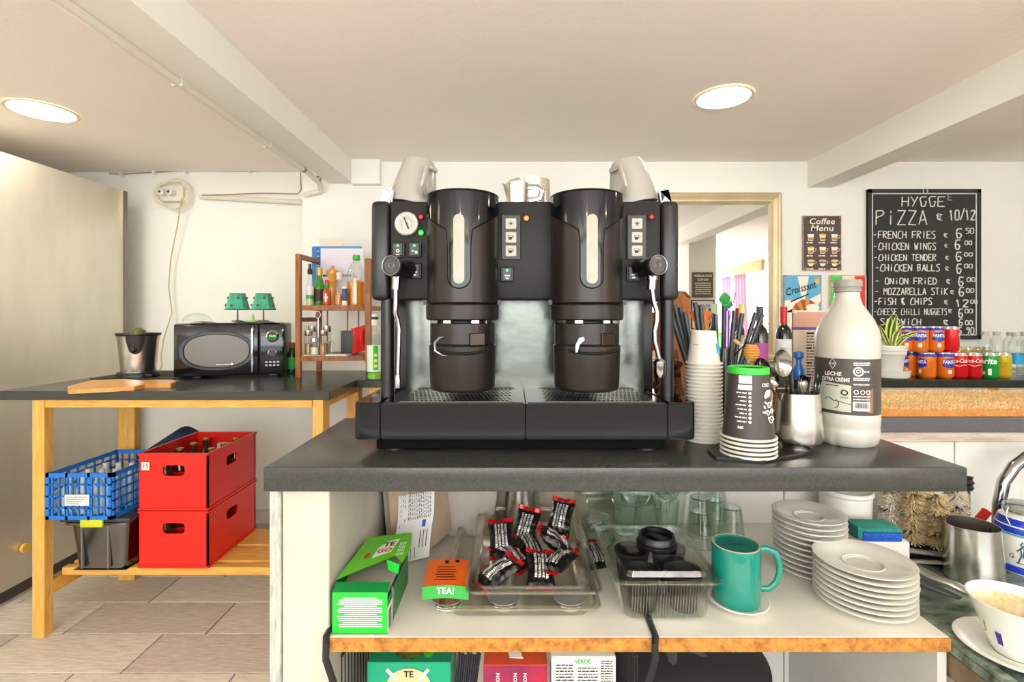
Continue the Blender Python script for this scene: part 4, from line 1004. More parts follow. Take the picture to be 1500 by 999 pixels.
# straws in a clear beaker behind the cup stack
HC = (X(1045, 1.25), 1.25, CT)
b = B(); b.lathe([(0, 0), (.046, 0), (.046, .003), (.05, .20), (.048, .20), (.044, .005), (0, .005)], HC, 28)
single('straw_beaker', b, clear('beaker_plastic', '#dfe6e8', .05, .08), 'clear beaker holding black straws behind the cup stack', 'beaker')
ST = mat('straw_black', '#2d3036', .4, coat=.2)
straws = [(980, 452, 1012), (984, 460, 1008), (988, 447, 1016), (996, 450, 1020), (1000, 470, 1024), (1003, 457, 1026), (1018, 443, 1038), (1026, 447, 1040), (1048, 460, 1052), (1061, 448, 1058), (1076, 455, 1064), (1087, 459, 1066), (1107, 458, 1064), (1117, 460, 1070)]
for k, (px, py, qx) in enumerate(straws):
    Y = 1.235+.006*(k % 5); a = P(px, py, Y); e = P(qx, 600, Y); e.x = HC[0]+max(-.035, min(.035, e.x-HC[0])); e.z = max(e.z, CT+.01)
    e = a+(e-a)*((a.z-CT-.012)/(a.z-e.z)); e.x = HC[0]+max(-.038, min(.038, e.x-HC[0]))
    b = B(); b.tube([a, e], .0056, 12, cap=False); b.tube([a, e], .0048, 12, cap=False)
    single('straw', b, ST, 'black straw in the beaker, '+ORD[k]+' counted from the left', 'straw', 'black straws in the beaker')
# black dish with printed cup stack
b = B(); pts = [(YZ(y, .921), x) for x, y in ((1038, 660), (1050, 673), (1118, 678), (1165, 670), (1192, 664), (1170, 648), (1070, 645))]
b.prism([(X(x, Y), Y, CT) for Y, x in pts], (0, 0, .004)); b.tube([(X(x, Y), Y, CT+.004) for Y, x in pts], .003, 6, closed=True)
single('black_dish', b, mat('dish_black', '#1f201f', .3), 'flat black dish under the brown printed cups', 'dish')
BC = mat('cup_brown', '#3f3733', .45)
kx, ky = .468, 1.0
base2 = None
bz = CT+.0045
for k in range(5):
    z = bz+k*.0085
    lab = ['bottom cup', 'second cup from the bottom', 'middle cup', 'second cup from the top', 'top cup with green band'][k]+' of the brown printed cup stack'
    if base2 is None:
        base2 = thing('printed_cup', lab, 'paper cup', (kx, ky, z), 0, 'inverted stack of brown printed cups')
        b = B(); b.lathe([(.0482, .002), (.0375, .137), (.036, .1375), (.035, .133), (0, .133)], (0, 0, 0), 44); ob('cup', b, BC, base2, local=True)
        b = B(); b.ring((0, 0, .0024), .0505, .0026, 44, 8); ob('rolled_rim', b, PC, base2, 'off-white rolled rim', local=True); tc = base2
    else: tc = dup(base2, (kx, ky, z), label=lab)
z = bz+4*.0085
slp = -(.0495-.0375)/.135
b = B(); b.lathe([(.0389, .127), (.0380, .139), (.0365, .1395), (.034, .136)], (kx, ky, z), 44); ob('green_band', b, mat('band_green', '#35c23c', .5), tc, 'bright green band')
b = B(); fn = on_cyl(kx, ky, z+.07, .0441, ang0=-math.pi/2-.05, slope=slp)
patch(b, fn, -.036, -.010, .040, .055, 6); patch(b, fn, -.037, -.010, .028, .037, 6)
for i in range(8):
    y = .022-.0078*i; b.disc((0, 0, 0), .001); 
    b.bm.verts.ensure_lookup_table()
b.bm.free(); b = B()
patch(b, fn, -.036, -.010, .040, .055, 6); patch(b, fn, -.037, -.010, .028, .037, 6)
for i in range(8):
    y = .022-.0078*i
    b.bm.faces.new([b.bm.verts.new(fn(-.014+.0026*math.cos(a), y+.0026*math.sin(a), 0)) for a in [math.pi*2*q/10 for q in range(10)]])
    scrib(b, fn, -.040+.004*(i % 3), -.020, y, .0022, 1)
text(b, '1.5', fn, .007, .02) if False else None
text(b, '360', lambda x, y, d: fn(x-.030, y-.044, d), .007, .02)
text(b, 'OSO', lambda x, y, d: fn(x+.021, y+.037, d), .010, .01)
# bean and scroll ornament
def el(cx_, cy_, rx, ry, rot=0, n=18): b.bm.faces.new([b.bm.verts.new(fn(cx_+rx*math.cos(a)*math.cos(rot)-ry*math.sin(a)*math.sin(rot), cy_+rx*math.cos(a)*math.sin(rot)+ry*math.sin(a)*math.cos(rot), 0)) for a in [2*math.pi*q/n for q in range(n)]])
el(.021, .020, .0045, .0095, -.6); el(.029, .021, .0035, .0085, -.6)
for (sx_, sy_, r, s) in ((.026, -.002, .007, 1), (.020, -.016, .006, -1), (.033, -.014, .006, 1), (.029, -.030, .009, 1)):
    pts = [fn(sx_+s*r*(1-q/22)*math.cos(q*.45), sy_+r*(1-q/22)*math.sin(q*.45), 0) for q in range(20)]
    b.tube(pts, [.0013*(1-q/26) for q in range(20)], 5)
for (ex, ey, a) in ((.014, -.004, .5), (.012, -.014, 1.2), (.036, .004, -.5), (.017, .004, 1.0), (.022, -.026, .3)): el(ex, ey, .0018, .004, a, 10)
ob('print', b, INKW, tc, 'cream coffee bean print')
# honey dipper and twisted wire whisk behind
b = B(); A = P(1075, 498, 1.09); Bq = P(1108, 522, 1.09); d = (Bq-A).normalized(); pts, rr = [], []
for k in range(13): pts.append(A+(Bq-A)*(.25+.75*k/12)); rr.append(.017 if k % 2 else .011)
b.tube([A-d*.0, A+(Bq-A)*.25], .004, 10)
pts = [P(1101, 505+1.9*k, 1.10)-Vector((0, 0, 0)) for k in range(13)]; q_ = [.012+.006*math.sin(math.pi*k/12)-(.003 if k % 2 else 0) for k in range(13)]
b.tube(pts, q_, 20); b.tube([pts[-1], P(1105, 600, 1.10)], .004, 8)
single('honey_dipper', b, mat('dipper_wood', '#c98f3e', .5), 'ridged wooden honey dipper behind the printed cups', 'honey dipper')
b = B()
for k in range(4): b.tube([P(1068+3*k, 548, 1.12), P(1072+3*k, 524-3*k, 1.12), P(1090+2*k, 506-2*k, 1.12)], .0016, 6)
single('whisk', b, mat('dark_wire', '#3b3b38', .35, .8), 'dark wire whisk leaning behind the printed cups', 'whisk')
# cutlery holder
ux, uy = .598, 1.06
t = thing('cutlery_pot', 'flared stainless pot full of spoons beside the milk bottle', 'pot', (ux, uy, CT))
b = B(); b.lathe([(.026, 0), (.0285, .001), (.0285, .010), (.030, .013), (.048, .018), (.0505, .028), (.0465, .075), (.0435, .118), (.042, .118), (.045, .07), (.048, .03), (0, .022)], (ux, uy, CT), 44); ob('pot', b, STEEL, t)
def spoon(px, py, qx, qy, Y, lab, r=.019, big=1):
    A = P(px, py, Y); E = Vector((ux+(X(qx, Y)-ux)*.5, uy, CT+.03)); d = (A-E).normalized(); n = Vector((0, -1, .15)).normalized(); s = d.cross(n).normalized(); n = s.cross(d)
    b = B()
    def f(u, v):
        a = 2*math.pi*u; rr = v
        return A+d*(math.cos(a)*r*1.5*rr)+s*(math.sin(a)*r*rr)-n*(.008*(1-rr*rr))
    b.surf(f, 24, 6, closeu=True); f2 = lambda u, v: f(u, v)-n*.001; b.surf(f2, 24, 6, closeu=True)
    b.tube([A-d*r*1.45, E], [.003, .004], 8, flat=(.5, 1.4))
    single('spoon', b, mat('spoon_steel', '#8f8c84', .12, 1), lab, 'spoon', 'cutlery in the steel pot')
spoon(1147, 532, 1155, 600, 1.055, 'large spoon in the steel pot, bowl facing out above the printed cups', .0195)
spoon(1118, 540, 1150, 600, 1.07, 'tilted spoon at the left of the steel pot', .016)
spoon(1133, 556, 1160, 600, 1.04, 'low spoon at the front left of the steel pot', .012)
spoon(1176, 562, 1170, 600, 1.075, 'low spoon at the middle back of the steel pot', .013)
for k, (px, py) in enumerate(((1158, 548), (1166, 556), (1186, 552), (1196, 548), (1202, 556))):
    A = P(px, py, 1.06+.01*(k % 2)); b = B(); b.tube([A, Vector((ux+(A.x-ux)*.6, uy, CT+.04))], [.006, .003], 8, flat=(.4, 1.5))
    single('teaspoon', b, CHROME, ['leftmost', 'second from left', 'middle', 'second from right', 'rightmost'][k]+' of the five teaspoon handles sticking out of the steel pot', 'spoon', 'cutlery in the steel pot')

# milk bottle
bx_, by_ = .736, 1.107
MILK = mat('milk_plastic', '#bdb9ae', .3, coat=.25, sub=0)
t = thing('milk_bottle', 'large white plastic milk bottle with grey cap and brown label', 'bottle', (bx_, by_, CT))
b = B()
prof = [(0, .006), (.035, .004), (.050, 0), (.057, .006), (.0605, .02), (.0605, .035), (.0595, .038), (.0605, .042), (.0615, .06), (.0615, .065), (.0608, .068), (.0608, .190), (.0615, .197), (.0615, .232), (.058, .250), (.050, .270), (.038, .290), (.029, .303), (.0245, .318), (.0235, .338)]
b.lathe(prof, (bx_, by_, CT), 60)
def petal(c):
    z = c.z-CT
    if z < .032:
        a = math.atan2(c.y-by_, c.x-bx_); k = max(0, math.cos(a*5))**12*.10*(1-z/.032)
        c.x = bx_+(c.x-bx_)*(1-k); c.y = by_+(c.y-by_)*(1-k)
    return c
b.warp(petal); ob('body', b, MILK, t, smooth=50)
b = B(); b.lathe([(.0245, .330), (.0275, .332), (.0275, .3365), (.0255, .338), (.0255, .3405), (.028, .342), (.0285, .346), (.0285, .354), (.027, .3575), (0, .358)], (bx_, by_, CT), 72)
b.warp(lambda c: Vector((bx_+(c.x-bx_)*(1+.012*math.cos(60*math.atan2(c.y-by_, c.x-bx_))), by_+(c.y-by_)*(1+.012*math.cos(60*math.atan2(c.y-by_, c.x-bx_))), c.z)) if CT+.343 < c.z < CT+.356 else c)
ob('cap', b, mat('cap_greyish', '#8e8a80', .4), t, 'grey ribbed cap')
b = B(); b.lathe([(.0612, .070), (.0612, .188)], (bx_, by_, CT), 60); lb = ob('label_band', b, mat('label_brown', '#4b423c', .4, noise=.2, nscale=9), t, 'dark brown label')
va = math.atan2(-by_, -bx_)   # direction facing the room
fn = on_cyl(bx_, by_, CT+.13, .0617, ang0=va+.12)
b = B()
def curvedpatch(b, x0, x1, ylo0, ylo1, yhi0, yhi1, n=14):
    lo = [b.bm.verts.new(fn(x0+(x1-x0)*i/n, ylo0+(ylo1-ylo0)*i/n, 0)) for i in range(n+1)]
    hi = [b.bm.verts.new(fn(x0+(x1-x0)*i/n, yhi0+(yhi1-yhi0)*i/n, 0)) for i in range(n+1)]
    for i in range(n): b.bm.faces.new((lo[i], lo[i+1], hi[i+1], hi[i]))
curvedpatch(b, -.062, .000, -.052, -.054, .008, .002); ob('label_panel', b, mat('label_milkglass', '#b9bbaa', .4, noise=.12, nscale=20), lb)
b = B(); curvedpatch(b, .030, .044, -.054, -.054, -.01, -.002); ob('label_panel', b, mat('label_cocoa', '#8a5e4a', .5), lb)
fn = on_cyl(bx_, by_, CT+.13, .0619, ang0=va+.12)
b = B()
text(b, 'LECHE', lambda x, y, d: fn(x-.034, y+.025, d), .0115, .012); text(b, 'EXTRA CRÈME', lambda x, y, d: fn(x-.030, y+.013, d), .0115, .012, width=.055)
dm = [(-.034, .058), (-.027, .047), (-.034, .036), (-.041, .047)]
b.tube([fn(x, y, 0) for x, y in dm], .0005, 4, closed=True); text(b, 'PURE', lambda x, y, d: fn(x-.034, y+.047, d), .004, .01)
for k, y in enumerate((.050, .046)): scrib(b, fn, .004, .036, y, .0022, 1)
b.tube([fn(.013+.0085*math.cos(a), .032+.0085*math.sin(a), 0) for a in [k*math.pi/10 for k in range(20)]], .0016, 5, closed=True)
b.tube([fn(.013+(.0045-.0001*k)*math.cos(k*.45), .032+(.0045-.0002*k)*math.sin(k*.45), 0) for k in range(16)], .0009, 5)
scrib(b, fn, .024, .034, .032, .0025, 1)
for y in (.018, .0145, .005, -.020, -.026): scrib(b, fn, .004, .036, y, .002, 1)
for x in (.009, .021, .032): b.tube([fn(x+.004*math.cos(a), -.011+.004*math.sin(a), 0) for a in [k*math.pi/6 for k in range(12)]], .0008, 4, closed=True)
curvedpatch(b, .003, .036, -.050, -.050, -.031, -.031, 6)
ob('print', b, INKW, lb)
fn = on_cyl(bx_, by_, CT+.13, .0621, ang0=va+.12); b = B()
x = .006
while x < .033:
    wv = random.choice((.0004, .0008, .0012)); patch(b, fn, x, x+wv, -.045, -.033); x += wv+random.choice((.0004, .0007))
text(b, '8 411 1000 0000', lambda x, y, d: fn(x+.0195, y-.0475, d), .0035, .005, width=.026)
scrib(b, fn, -.050, -.022, .0005, .002, 1); text(b, 'LECHE', lambda x, y, d: fn(x-.012, y-.024, d), .005, .01)
b.tube([fn(-.012+.0055*math.cos(a), -.013+.0048*math.sin(a)+.0006*math.cos(3*a), 0) for a in [k*math.pi/10 for k in range(20)]], .0014, 5, closed=True)
b.tube([fn(-.050+.0025*k, -.030+.004*math.sin(k*.5), 0) for k in range(9)]+[fn(-.030+.008*math.cos(a), -.038+.009*math.sin(a), 0) for a in (1.2, .5, -.3, -1.0, -1.7)], .0007, 5)
b.tube([fn(-.028+.003*k, -.031-.0006*k*1.2, 0) for k in range(10)], .0006, 5)
ob('print', b, INK, lb)

# powder bag behind the bottle
t = thing('powder_bag', 'beige and pink powder bag with purple stripe behind the milk bottle', 'bag', (.79, 1.33, CT))
Yb = 1.30
def pouch(x0, x1, z0, z1, y, th, zz0, zz1, m, nm, par, n=8):
    b = B()
    for s in (-1, 1):
        b.surf(lambda u, v: Vector((x0+(x1-x0)*u, y+s*(.003+th*math.sin(math.pi*u)**.6*(1-.75*((z0+(z1-z0)*v)-zz0)/(zz1-zz0)*.9)), z0+(z1-z0)*v)), 12, n)
    return ob(nm, b, m, par)
bx0, bx1 = X(1161, Yb), X(1235, Yb); zA, zBt = CT, Z(457, Yb)
pouch(bx0, bx1, zA, Z(482, Yb), Yb, .03, zA, zBt, mat('bag_beige', '#cfb9a0', .5), 'bag', t)
pouch(bx0-.001, bx1+.001, Z(483, Yb), Z(479, Yb), Yb, .031, zA, zBt, mat('stripe_purple', '#4b3a8a', .5), 'stripe', t, 2)
pouch(bx0, bx1, Z(480, Yb), zBt, Yb, .03, zA, zBt, mat('bag_pink', '#c08f78', .5), 'bag_top', t)
b = B(); b.box(bx0, bx1, Yb-.006, Yb+.006, zBt-.004, zBt+.004, .002, 1); ob('seal', b, mat('seal_pale', '#dccfbd', .5), t)
b = B(); fn = on_plane(((bx0+bx1)/2-.02, Yb-.032, 1.10))
for k in range(20): scrib(b, fn, -.028, .0+.015*((k*7) % 3), .055-.0075*k, .003 if k % 5 else .005, 1)
ob('print', b, INK, t)
t = thing('spray_bottle', 'tiny blue bottle between the spoon and the powder bag', 'bottle', (X(1170, 1.2), 1.2, CT))
c = (X(1170, 1.2), 1.2, CT)
b = B(); b.lathe([(0, 0), (.012, 0), (.013, .01), (.013, .03), (.006, .045), (.006, .055), (.011, .06), (.011, .072), (0, .075)], (c[0], c[1], Z(560, 1.2)), 16); b.lathe([(0, 0), (.012, 0), (.012, Z(560, 1.2)-CT), (0, Z(560, 1.2)-CT)], c, 12); ob('body', b, mat('blue_liq', '#2468b4', .2), t)
# brown paper sack and glossy bag right of the machine
b = B()
def sack(u, v):
    a = 2*math.pi*u; r = 1+.08*math.sin(5*a+9*v)+.05*math.sin(11*a+4*v)
    return Vector((X(991, 1.55)+.055*r*math.cos(a)*(1-.15*v), 1.58+.04*r*math.sin(a), .9202+.345*v+.012*v*math.sin(3*a)))
b.surf(sack, 28, 14, closeu=True)
single('paper_sack', b, mat('kraft_brown', '#a8683a', .75, noise=.25, nscale=18), 'crumpled brown paper sack behind the straws', 'bag')
t = thing('candy_bag', 'clear bag of brown pieces between machine and cup stack', 'bag', (.40, 1.29, CT))
b = B()
def cb(u, v):
    a = 2*math.pi*u; r = 1+.07*math.sin(4*a+7*v)+.05*math.sin(9*a-5*v)
    return Vector((.40+.042*r*math.cos(a)*(1-.3*v*v), 1.30+.035*r*math.sin(a)*(1-.6*v), CT+.002+.19*v))
b.surf(cb, 26, 12, closeu=True); ob('wrap', b, clear('crinkle_plastic', '#e9e4da', .12, .12), t)
b = B()
for k in range(26):
    p = Vector((.40+random.uniform(-.026, .026), 1.30+random.uniform(-.02, .02), CT+.018+.0058*k)); b.box(-.013, .013, -.009, .009, -.008, .008, .004, 1, M=Matrix.Translation(p) @ Matrix.Rotation(random.uniform(0, 3), 4, (random.random(), 1, .5)))
ob('contents', b, mat('brown_sugar', '#7a4424', .5), t, 'brown pieces', kind='stuff')
# ================================================================ BACK WALL
WY = 2.709
# mirror with moulded frame
GF = mat('frame_champagne', '#d3c09a', .4, .35, noise=.2, nscale=5, stretch=(1, 1, 1), bump=.1, bscale=30)
fx0, fx1, fz0, fz1 = X(905, 2.67), X(1147, 2.67), Z(532, 2.67), Z(281, 2.67)
t = thing('mirror', 'large wall mirror in a pale gold moulded frame behind the straws', 'mirror', ((fx0+fx1)/2, WY, fz0))
prof = [(0, 0), (0, .028), (.010, .034), (.018, .030), (.024, .034), (.040, .024), (.048, .026), (.058, .016), (.064, .012), (.064, 0)]   # (inwards, out of wall)
def frame_side(p0, p1, inw, m, nm='frame_side', par=None, prof=prof):
    b = B(); p0, p1, inw = Vector(p0), Vector(p1), Vector(inw); d = (p1-p0).normalized(); out = Vector((0, -1, 0)); g = []
    for i, o in prof: g.append((b.bm.verts.new(p0+inw*i+d*i+out*o), b.bm.verts.new(p1+inw*i-d*i+out*o)))
    for a, c in zip(g, g[1:]): b.bm.faces.new((a[0], a[1], c[1], c[0]))
    b.bm.faces.new([x[0] for x in g]); b.bm.faces.new([x[1] for x in g])
    return ob(nm, b, m, par, smooth=50)
A, Bc, C, D = (fx0, WY, fz0), (fx1, WY, fz0), (fx1, WY, fz1), (fx0, WY, fz1)
frame_side(A, Bc, (0, 0, 1), GF, par=t); frame_side(Bc, C, (-1, 0, 0), GF, par=t); frame_side(C, D, (0, 0, -1), GF, par=t); frame_side(D, A, (1, 0, 0), GF, par=t)
b = B(); b.box(fx0+.06, fx1-.06, WY-.010, WY-.006, fz0+.06, fz1-.06); ob('mirror_glass', b, mat('mirror_glass', '#f2f4f2', .01, 1), t)

# tin signs
def sign(nm, lab, px0, px1, py0, py1, m, rust=True, Y=2.70):
    x0, x1, z0, z1 = X(px0, Y), X(px1, Y), Z(py1, Y), Z(py0, Y)
    t = thing(nm, lab, 'sign', ((x0+x1)/2, WY, z0))
    b = B(); b.box(x0, x1, Y-.002, Y+.002, z0, z1, .001, 1); ob('plate', b, m, t)
    if rust:
        b = B(); q = .003
        for a in ((x0, x1, z1-q, z1), (x0, x1, z0, z0+q), (x0, x0+q, z0, z1), (x1-q, x1, z0, z1)): b.box(a[0], a[1], Y-.0028, Y-.002, a[2], a[3])
        for cx_, cz_ in ((x0+.01, z0+.01), (x1-.01, z0+.01), (x0+.01, z1-.01), (x1-.01, z1-.01)): b.disc((cx_, Y-.0028, cz_), .004, h=.0006, seg=8)
        ob('edge_trim', b, mat('rust', '#a4683c', .7, noise=.4, nscale=30, col2='#d8c19c'), t)
    return t, (lambda u, v, d=0: Vector((x0+(x1-x0)*u, Y-.0030-d, z1-(z1-z0)*v))), (x1-x0), (z1-z0)
def circ(b, f, u, v, ru, rv, n=14, a0=0, a1=2*math.pi, d=0):
    b.bm.faces.new([b.bm.verts.new(f(u+ru*math.cos(a0+(a1-a0)*k/n), v+rv*math.sin(a0+(a1-a0)*k/n), d)) for k in range(n)]); return b
def pol(b, f, pts, d=0): b.bm.faces.new([b.bm.verts.new(f(u, v, d)) for u, v in pts]); return b
t, f, W, H = sign('coffee_sign', 'dark brown tin coffee menu sign with nine little cups', 1176, 1232, 316, 396, mat('sign_brown', '#54463f', .5, noise=.2, nscale=30))
b = B(); text(b, 'Coffee', lambda x, y, d: f(.5, .11)+Vector((x, 0, y)), .046, .01, shear=.15, width=W*.66)
text(b, 'Menu', lambda x, y, d: f(.5, .235)+Vector((x, 0, y)), .042, .01, shear=.15, width=W*.6)
for i in range(3):
    for j in range(3): scrib(b, lambda x, y, d: f(.18+.31*i, .495+.24*j)+Vector((x, 0, y)), -.018, .018, 0, .006, 1)
for i in range(3):
    for j in range(3):
        u, v = .2+.31*i, .40+.235*j
        if j < 2: pol(b, f, [(u-.085, v-.06), (u+.085, v-.06), (u+.06, v+.06), (u-.06, v+.06)])
        else: circ(b, f, u, v-.03, .1, .035); pol(b, f, [(u-.1, v-.03), (u+.1, v-.03), (u+.04, v+.055), (u-.04, v+.055)])
        if i == 2 or j: b.tube([f(u+.085, v-.04), f(u+.14, v-.03), f(u+.13, v+.01), f(u+.07, v+.02)], .0015, 4)
ob('print', b, mat('print_cream', '#f3e9d8', .5), t)
b = B()
for i in range(3):
    for j in range(3):
        u, v = .2+.31*i, .40+.235*j
        if j < 2: pol(b, f, [(u-.07, v), (u+.07, v), (u+.052, v+.05), (u-.052, v+.05)], .0006)
        else: circ(b, f, u, v-.03, .075, .024, d=.0006)
ob('coffee_print', b, mat('print_caramel', '#c27a35', .5), t)
for i, j in ((1, 0), (0, 1), (0, 2), (2, 2)):
    b = B(); u, v = .2+.31*i, .40+.235*j; circ(b, f, u, v-(.05 if j < 2 else .03), .07, .02, d=.0009)
    ob('foam_print', b, mat('print_gold', '#edb54a', .5), t)
# croissant sign
t, f, W, H = sign('croissant_sign', 'blue and cream tin sign with a croissant, above the red-capped wine bottle', 1148, 1203, 403, 492, mat('sign_sky', '#5fb0d6', .5, noise=.12, nscale=20))
b = B()
pol(b, f, [(.36, .02), (.66, .02), (.58, .35), (.5, .5)]); pol(b, f, [(.02, .62), (.98, .30), (.98, .42), (.4, .98), (.02, .98), (.02, .86)]); pol(b, f, [(.02, .42), (.5, .38), (.4, .6), (.02, .62)])
ob('ray_print', b, mat('print_cream', '#f3e9d8', .5), t)
def arcband(b, f, cu, cv, r0, r1, a0, a1, n, k0, k1, d, asp):
    for k in range(n):
        if not (k0 <= k % 2 <= k1): continue
        aa, ab = a0+(a1-a0)*k/n, a0+(a1-a0)*(k+1)/n; tk = lambda a: math.sin(math.pi*(a-a0)/(a1-a0))**.6
        pol(b, f, [(cu+(r0+.0)*math.cos(aa), cv+r0*math.sin(aa)*asp), (cu+(r0)*math.cos(ab), cv+r0*math.sin(ab)*asp), (cu+(r0+(r1-r0)*tk(ab))*math.cos(ab+.1), cv+(r0+(r1-r0)*tk(ab))*math.sin(ab+.1)*asp), (cu+(r0+(r1-r0)*tk(aa))*math.cos(aa+.1), cv+(r0+(r1-r0)*tk(aa))*math.sin(aa+.1)*asp)], d)
b = B(); arcband(b, f, .62, .72, .17, .50, math.radians(140), math.radians(345), 14, 0, 0, .0006, .66); ob('croissant_print', b, mat('print_orange', '#dc8a33', .5), t)
b = B(); arcband(b, f, .62, .72, .17, .50, math.radians(140), math.radians(345), 14, 1, 1, .0006, .66); ob('croissant_print', b, mat('print_toast', '#a4511c', .5), t)
b = B(); pol(b, f, [(.6, .54), (.92, .54), (.9, .76), (.62, .76)], .001); circ(b, f, .76, .53, .18, .055, d=.0012); ob('cup_print', b, mat('print_cream2', '#f6efe4', .5), t)
b = B(); pol(b, f, [(.62, .62), (.90, .62), (.89, .74), (.63, .74)], .0014); ob('coffee_print', b, mat('print_mocha', '#6e3218', .5), t)
b = B(); circ(b, f, .87, .10, .07, .05, d=.001); ob('star_print', b, mat('print_gold', '#edb54a', .5), t)
b = B(); r_ = Matrix.Rotation(-.28, 4, 'Y')
text(b, 'Croissant', lambda x, y, d: f(.46, .22, .0012)+r_.to_3x3() @ Vector((x, 0, y)), .056, .012, shear=.3, width=W*.84)
pol(b, f, [(.18, .42), (.66, .30), (.66, .32), (.18, .45)], .0012)
ob('print', b, mat('print_navy', '#20303e', .5), t)
# Italian flag sign
t, f, W, H = sign('flag_sign', 'green, cream and red striped tin sign behind the milk bottle cap', 1215, 1269, 403, 470, mat('sign_cream', '#efdfbf', .5))
b = B(); pol(b, f, [(.02, .02), (.34, .02), (.34, .98), (.02, .98)]); ob('green_print', b, mat('flag_green', '#4cc65a', .5), t)
b = B(); pol(b, f, [(.68, .02), (.96, .02), (.96, .98), (.68, .98)]); ob('red_print', b, mat('flag_red', '#dd3a30', .5), t)
# chalkboard
hx0, hx1, hz0, hz1 = X(1272, 2.69), X(1437, 2.69), Z(497, 2.69), Z(277, 2.69)
t = thing('chalkboard', 'tall black chalkboard with the handwritten price list', 'chalkboard', ((hx0+hx1)/2, WY, hz0))
CHB = mat('chalkboard', '#353534', .75, noise=.3, nscale=4, bump=.03)
b = B(); b.box(hx0, hx1, 2.694, 2.706, hz0, hz1); ob('board', b, CHB, t)
b = B(); q = .018
for a in ((hx0, hx1, hz1-q, hz1), (hx0, hx1, hz0, hz0+q), (hx0, hx0+q, hz0, hz1), (hx1-q, hx1, hz0, hz1)): b.box(a[0], a[1], 2.688, 2.7, a[2], a[3])
ob('frame', b, mat('board_frame', '#2b2c2c', .5), t)
CHK = mat('chalk', '#e6e5e0', .9)
b = B(); q = .0235
cor = [(hx0+q, hz0+q), (hx1-q, hz0+q), (hx1-q, hz1-q), (hx0+q, hz1-q)]
for (a, c), (d, e) in zip(cor, cor[1:]+cor[:1]): b.tube([(a, 2.693, c), (d, 2.693, e)], .0038, 5)
b.tube([((hx0+hx1)/2+.012*math.cos(a), 2.685, hz1-.012+.014*math.sin(a)) for a in [k*math.pi/6 for k in range(12)]], .0025, 6, closed=True)
ob('inner_border', b, mat('border_white', '#c9cbca', .6), t)
random.seed(11)
LN = [('HYGGE', 250, 456, 132, 88, 3.6), ('E', 462, 488, 103, 76, 1.6), ('PiZZA', 132, 376, 216, 152, 4.0), ('€', 410, 444, 196, 166, 3.6), ('10/12', 470, 592, 195, 150, 4.2),
      ('-FRENCH FRIES', 122, 410, 278, 246, 3.2), ('€', 444, 466, 274, 255, 2.4), ('6', 498, 532, 276, 236, 4.4), ('50', 545, 585, 256, 232, 3), 
      ('-CHICKEN WINGS', 124, 412, 330, 300, 3.2), ('€', 448, 464, 320, 304, 2.4), ('6', 494, 524, 328, 286, 4.4), ('00', 540, 576, 308, 290, 3),
      ('-CHiCKEN TENDER', 126, 412, 380, 352, 3.2), ('€', 452, 470, 376, 360, 2.4), ('6', 498, 530, 382, 342, 4.4), ('00', 538, 580, 360, 344, 3),
      ('-CHiCKEN BALLS', 132, 430, 428, 398, 3.4), ('€', 450, 472, 426, 408, 2.4), ('6', 500, 530, 438, 396, 4.4), ('00', 538, 580, 414, 396, 3),
      ('- ONiON FRiED', 132, 416, 488, 460, 3.4), ('€', 456, 478, 486, 466, 2.6), ('6', 510, 540, 496, 456, 4.4), ('00', 550, 592, 476, 458, 3),
      ('- MOZZARELLA STiK', 130, 466, 536, 506, 3.0), ('€', 474, 494, 534, 516, 2.4), ('6', 512, 542, 542, 504, 4.2), ('00', 546, 586, 526, 508, 3),
      ('-FiSH & CHiPS', 126, 394, 582, 552, 3.6), ('€', 446, 468, 580, 562, 2.4), ('12', 498, 562, 592, 560, 4.4), ('00', 566, 602, 576, 560, 2.8),
      ('-CHEESE CHiLLi NUGGETS', 126, 462, 628, 600, 2.6), ('€', 464, 486, 620, 602, 2.2), ('6', 510, 536, 640, 602, 4.2), ('00', 540, 580, 620, 602, 3),
      (' SANDWiCH', 130, 344, 674, 646, 3.2), ('€', 442, 468, 674, 652, 3.0), ('6', 512, 536, 678, 648, 3.6), ('00', 542, 580, 674, 654, 3.0), ('6 90', 510, 586, 716, 686, 3.6)]
for txt, u0, u1, vb, vt, wd in LN:
    def fn(u, v, u0=u0, u1=u1, vb=vb, vt=vt): return P(1240+(u0+(u1-u0)*u)/3.123, 260+(vb+(vt-vb)*v)/3.123, 2.6925)
    q = B() if txt == 'HYGGE' else q
    q.stroke(txt, fn, wd*.00085*.9, slant=.02, jit=.02)
ob('chalk_lettering', q, CHK, t, 'white chalk handwriting', smooth=0)

# potted plant
Yp = 2.25; pcx = X(1303, Yp)
t = thing('potted_plant', 'small spider plant with striped leaves in a white pot on a saucer', 'plant', (pcx, Yp, .92))
z0 = .9202
b = B(); b.lathe([(0, 0), (.062, 0), (.072, .006), (.075, .016), (.076, .03), (.078, .036), (.074, .037), (.068, .022), (.06, .02), (0, .018)], (pcx, Yp, z0), 36); ob('saucer', b, WPLAST, t)
b = B(); b.lathe([(0, .020), (.044, .020), (.047, .026), (.055, .10), (.062, .108), (.063, .122), (.066, .125), (.0665, .142), (.062, .146), (.058, .143), (.055, .12), (0, .12)], (pcx, Yp, z0), 40); ob('pot', b, WPLAST, t)
b = B(); b.lathe([(0, .132), (.056, .130)], (pcx, Yp, z0), 20); ob('soil', b, mat('soil', '#5a4330', .9), t)
LFY = mat('leaf_yellow', '#dcd97a', .4); LFG = mat('leaf_green', '#3c6b22', .4)
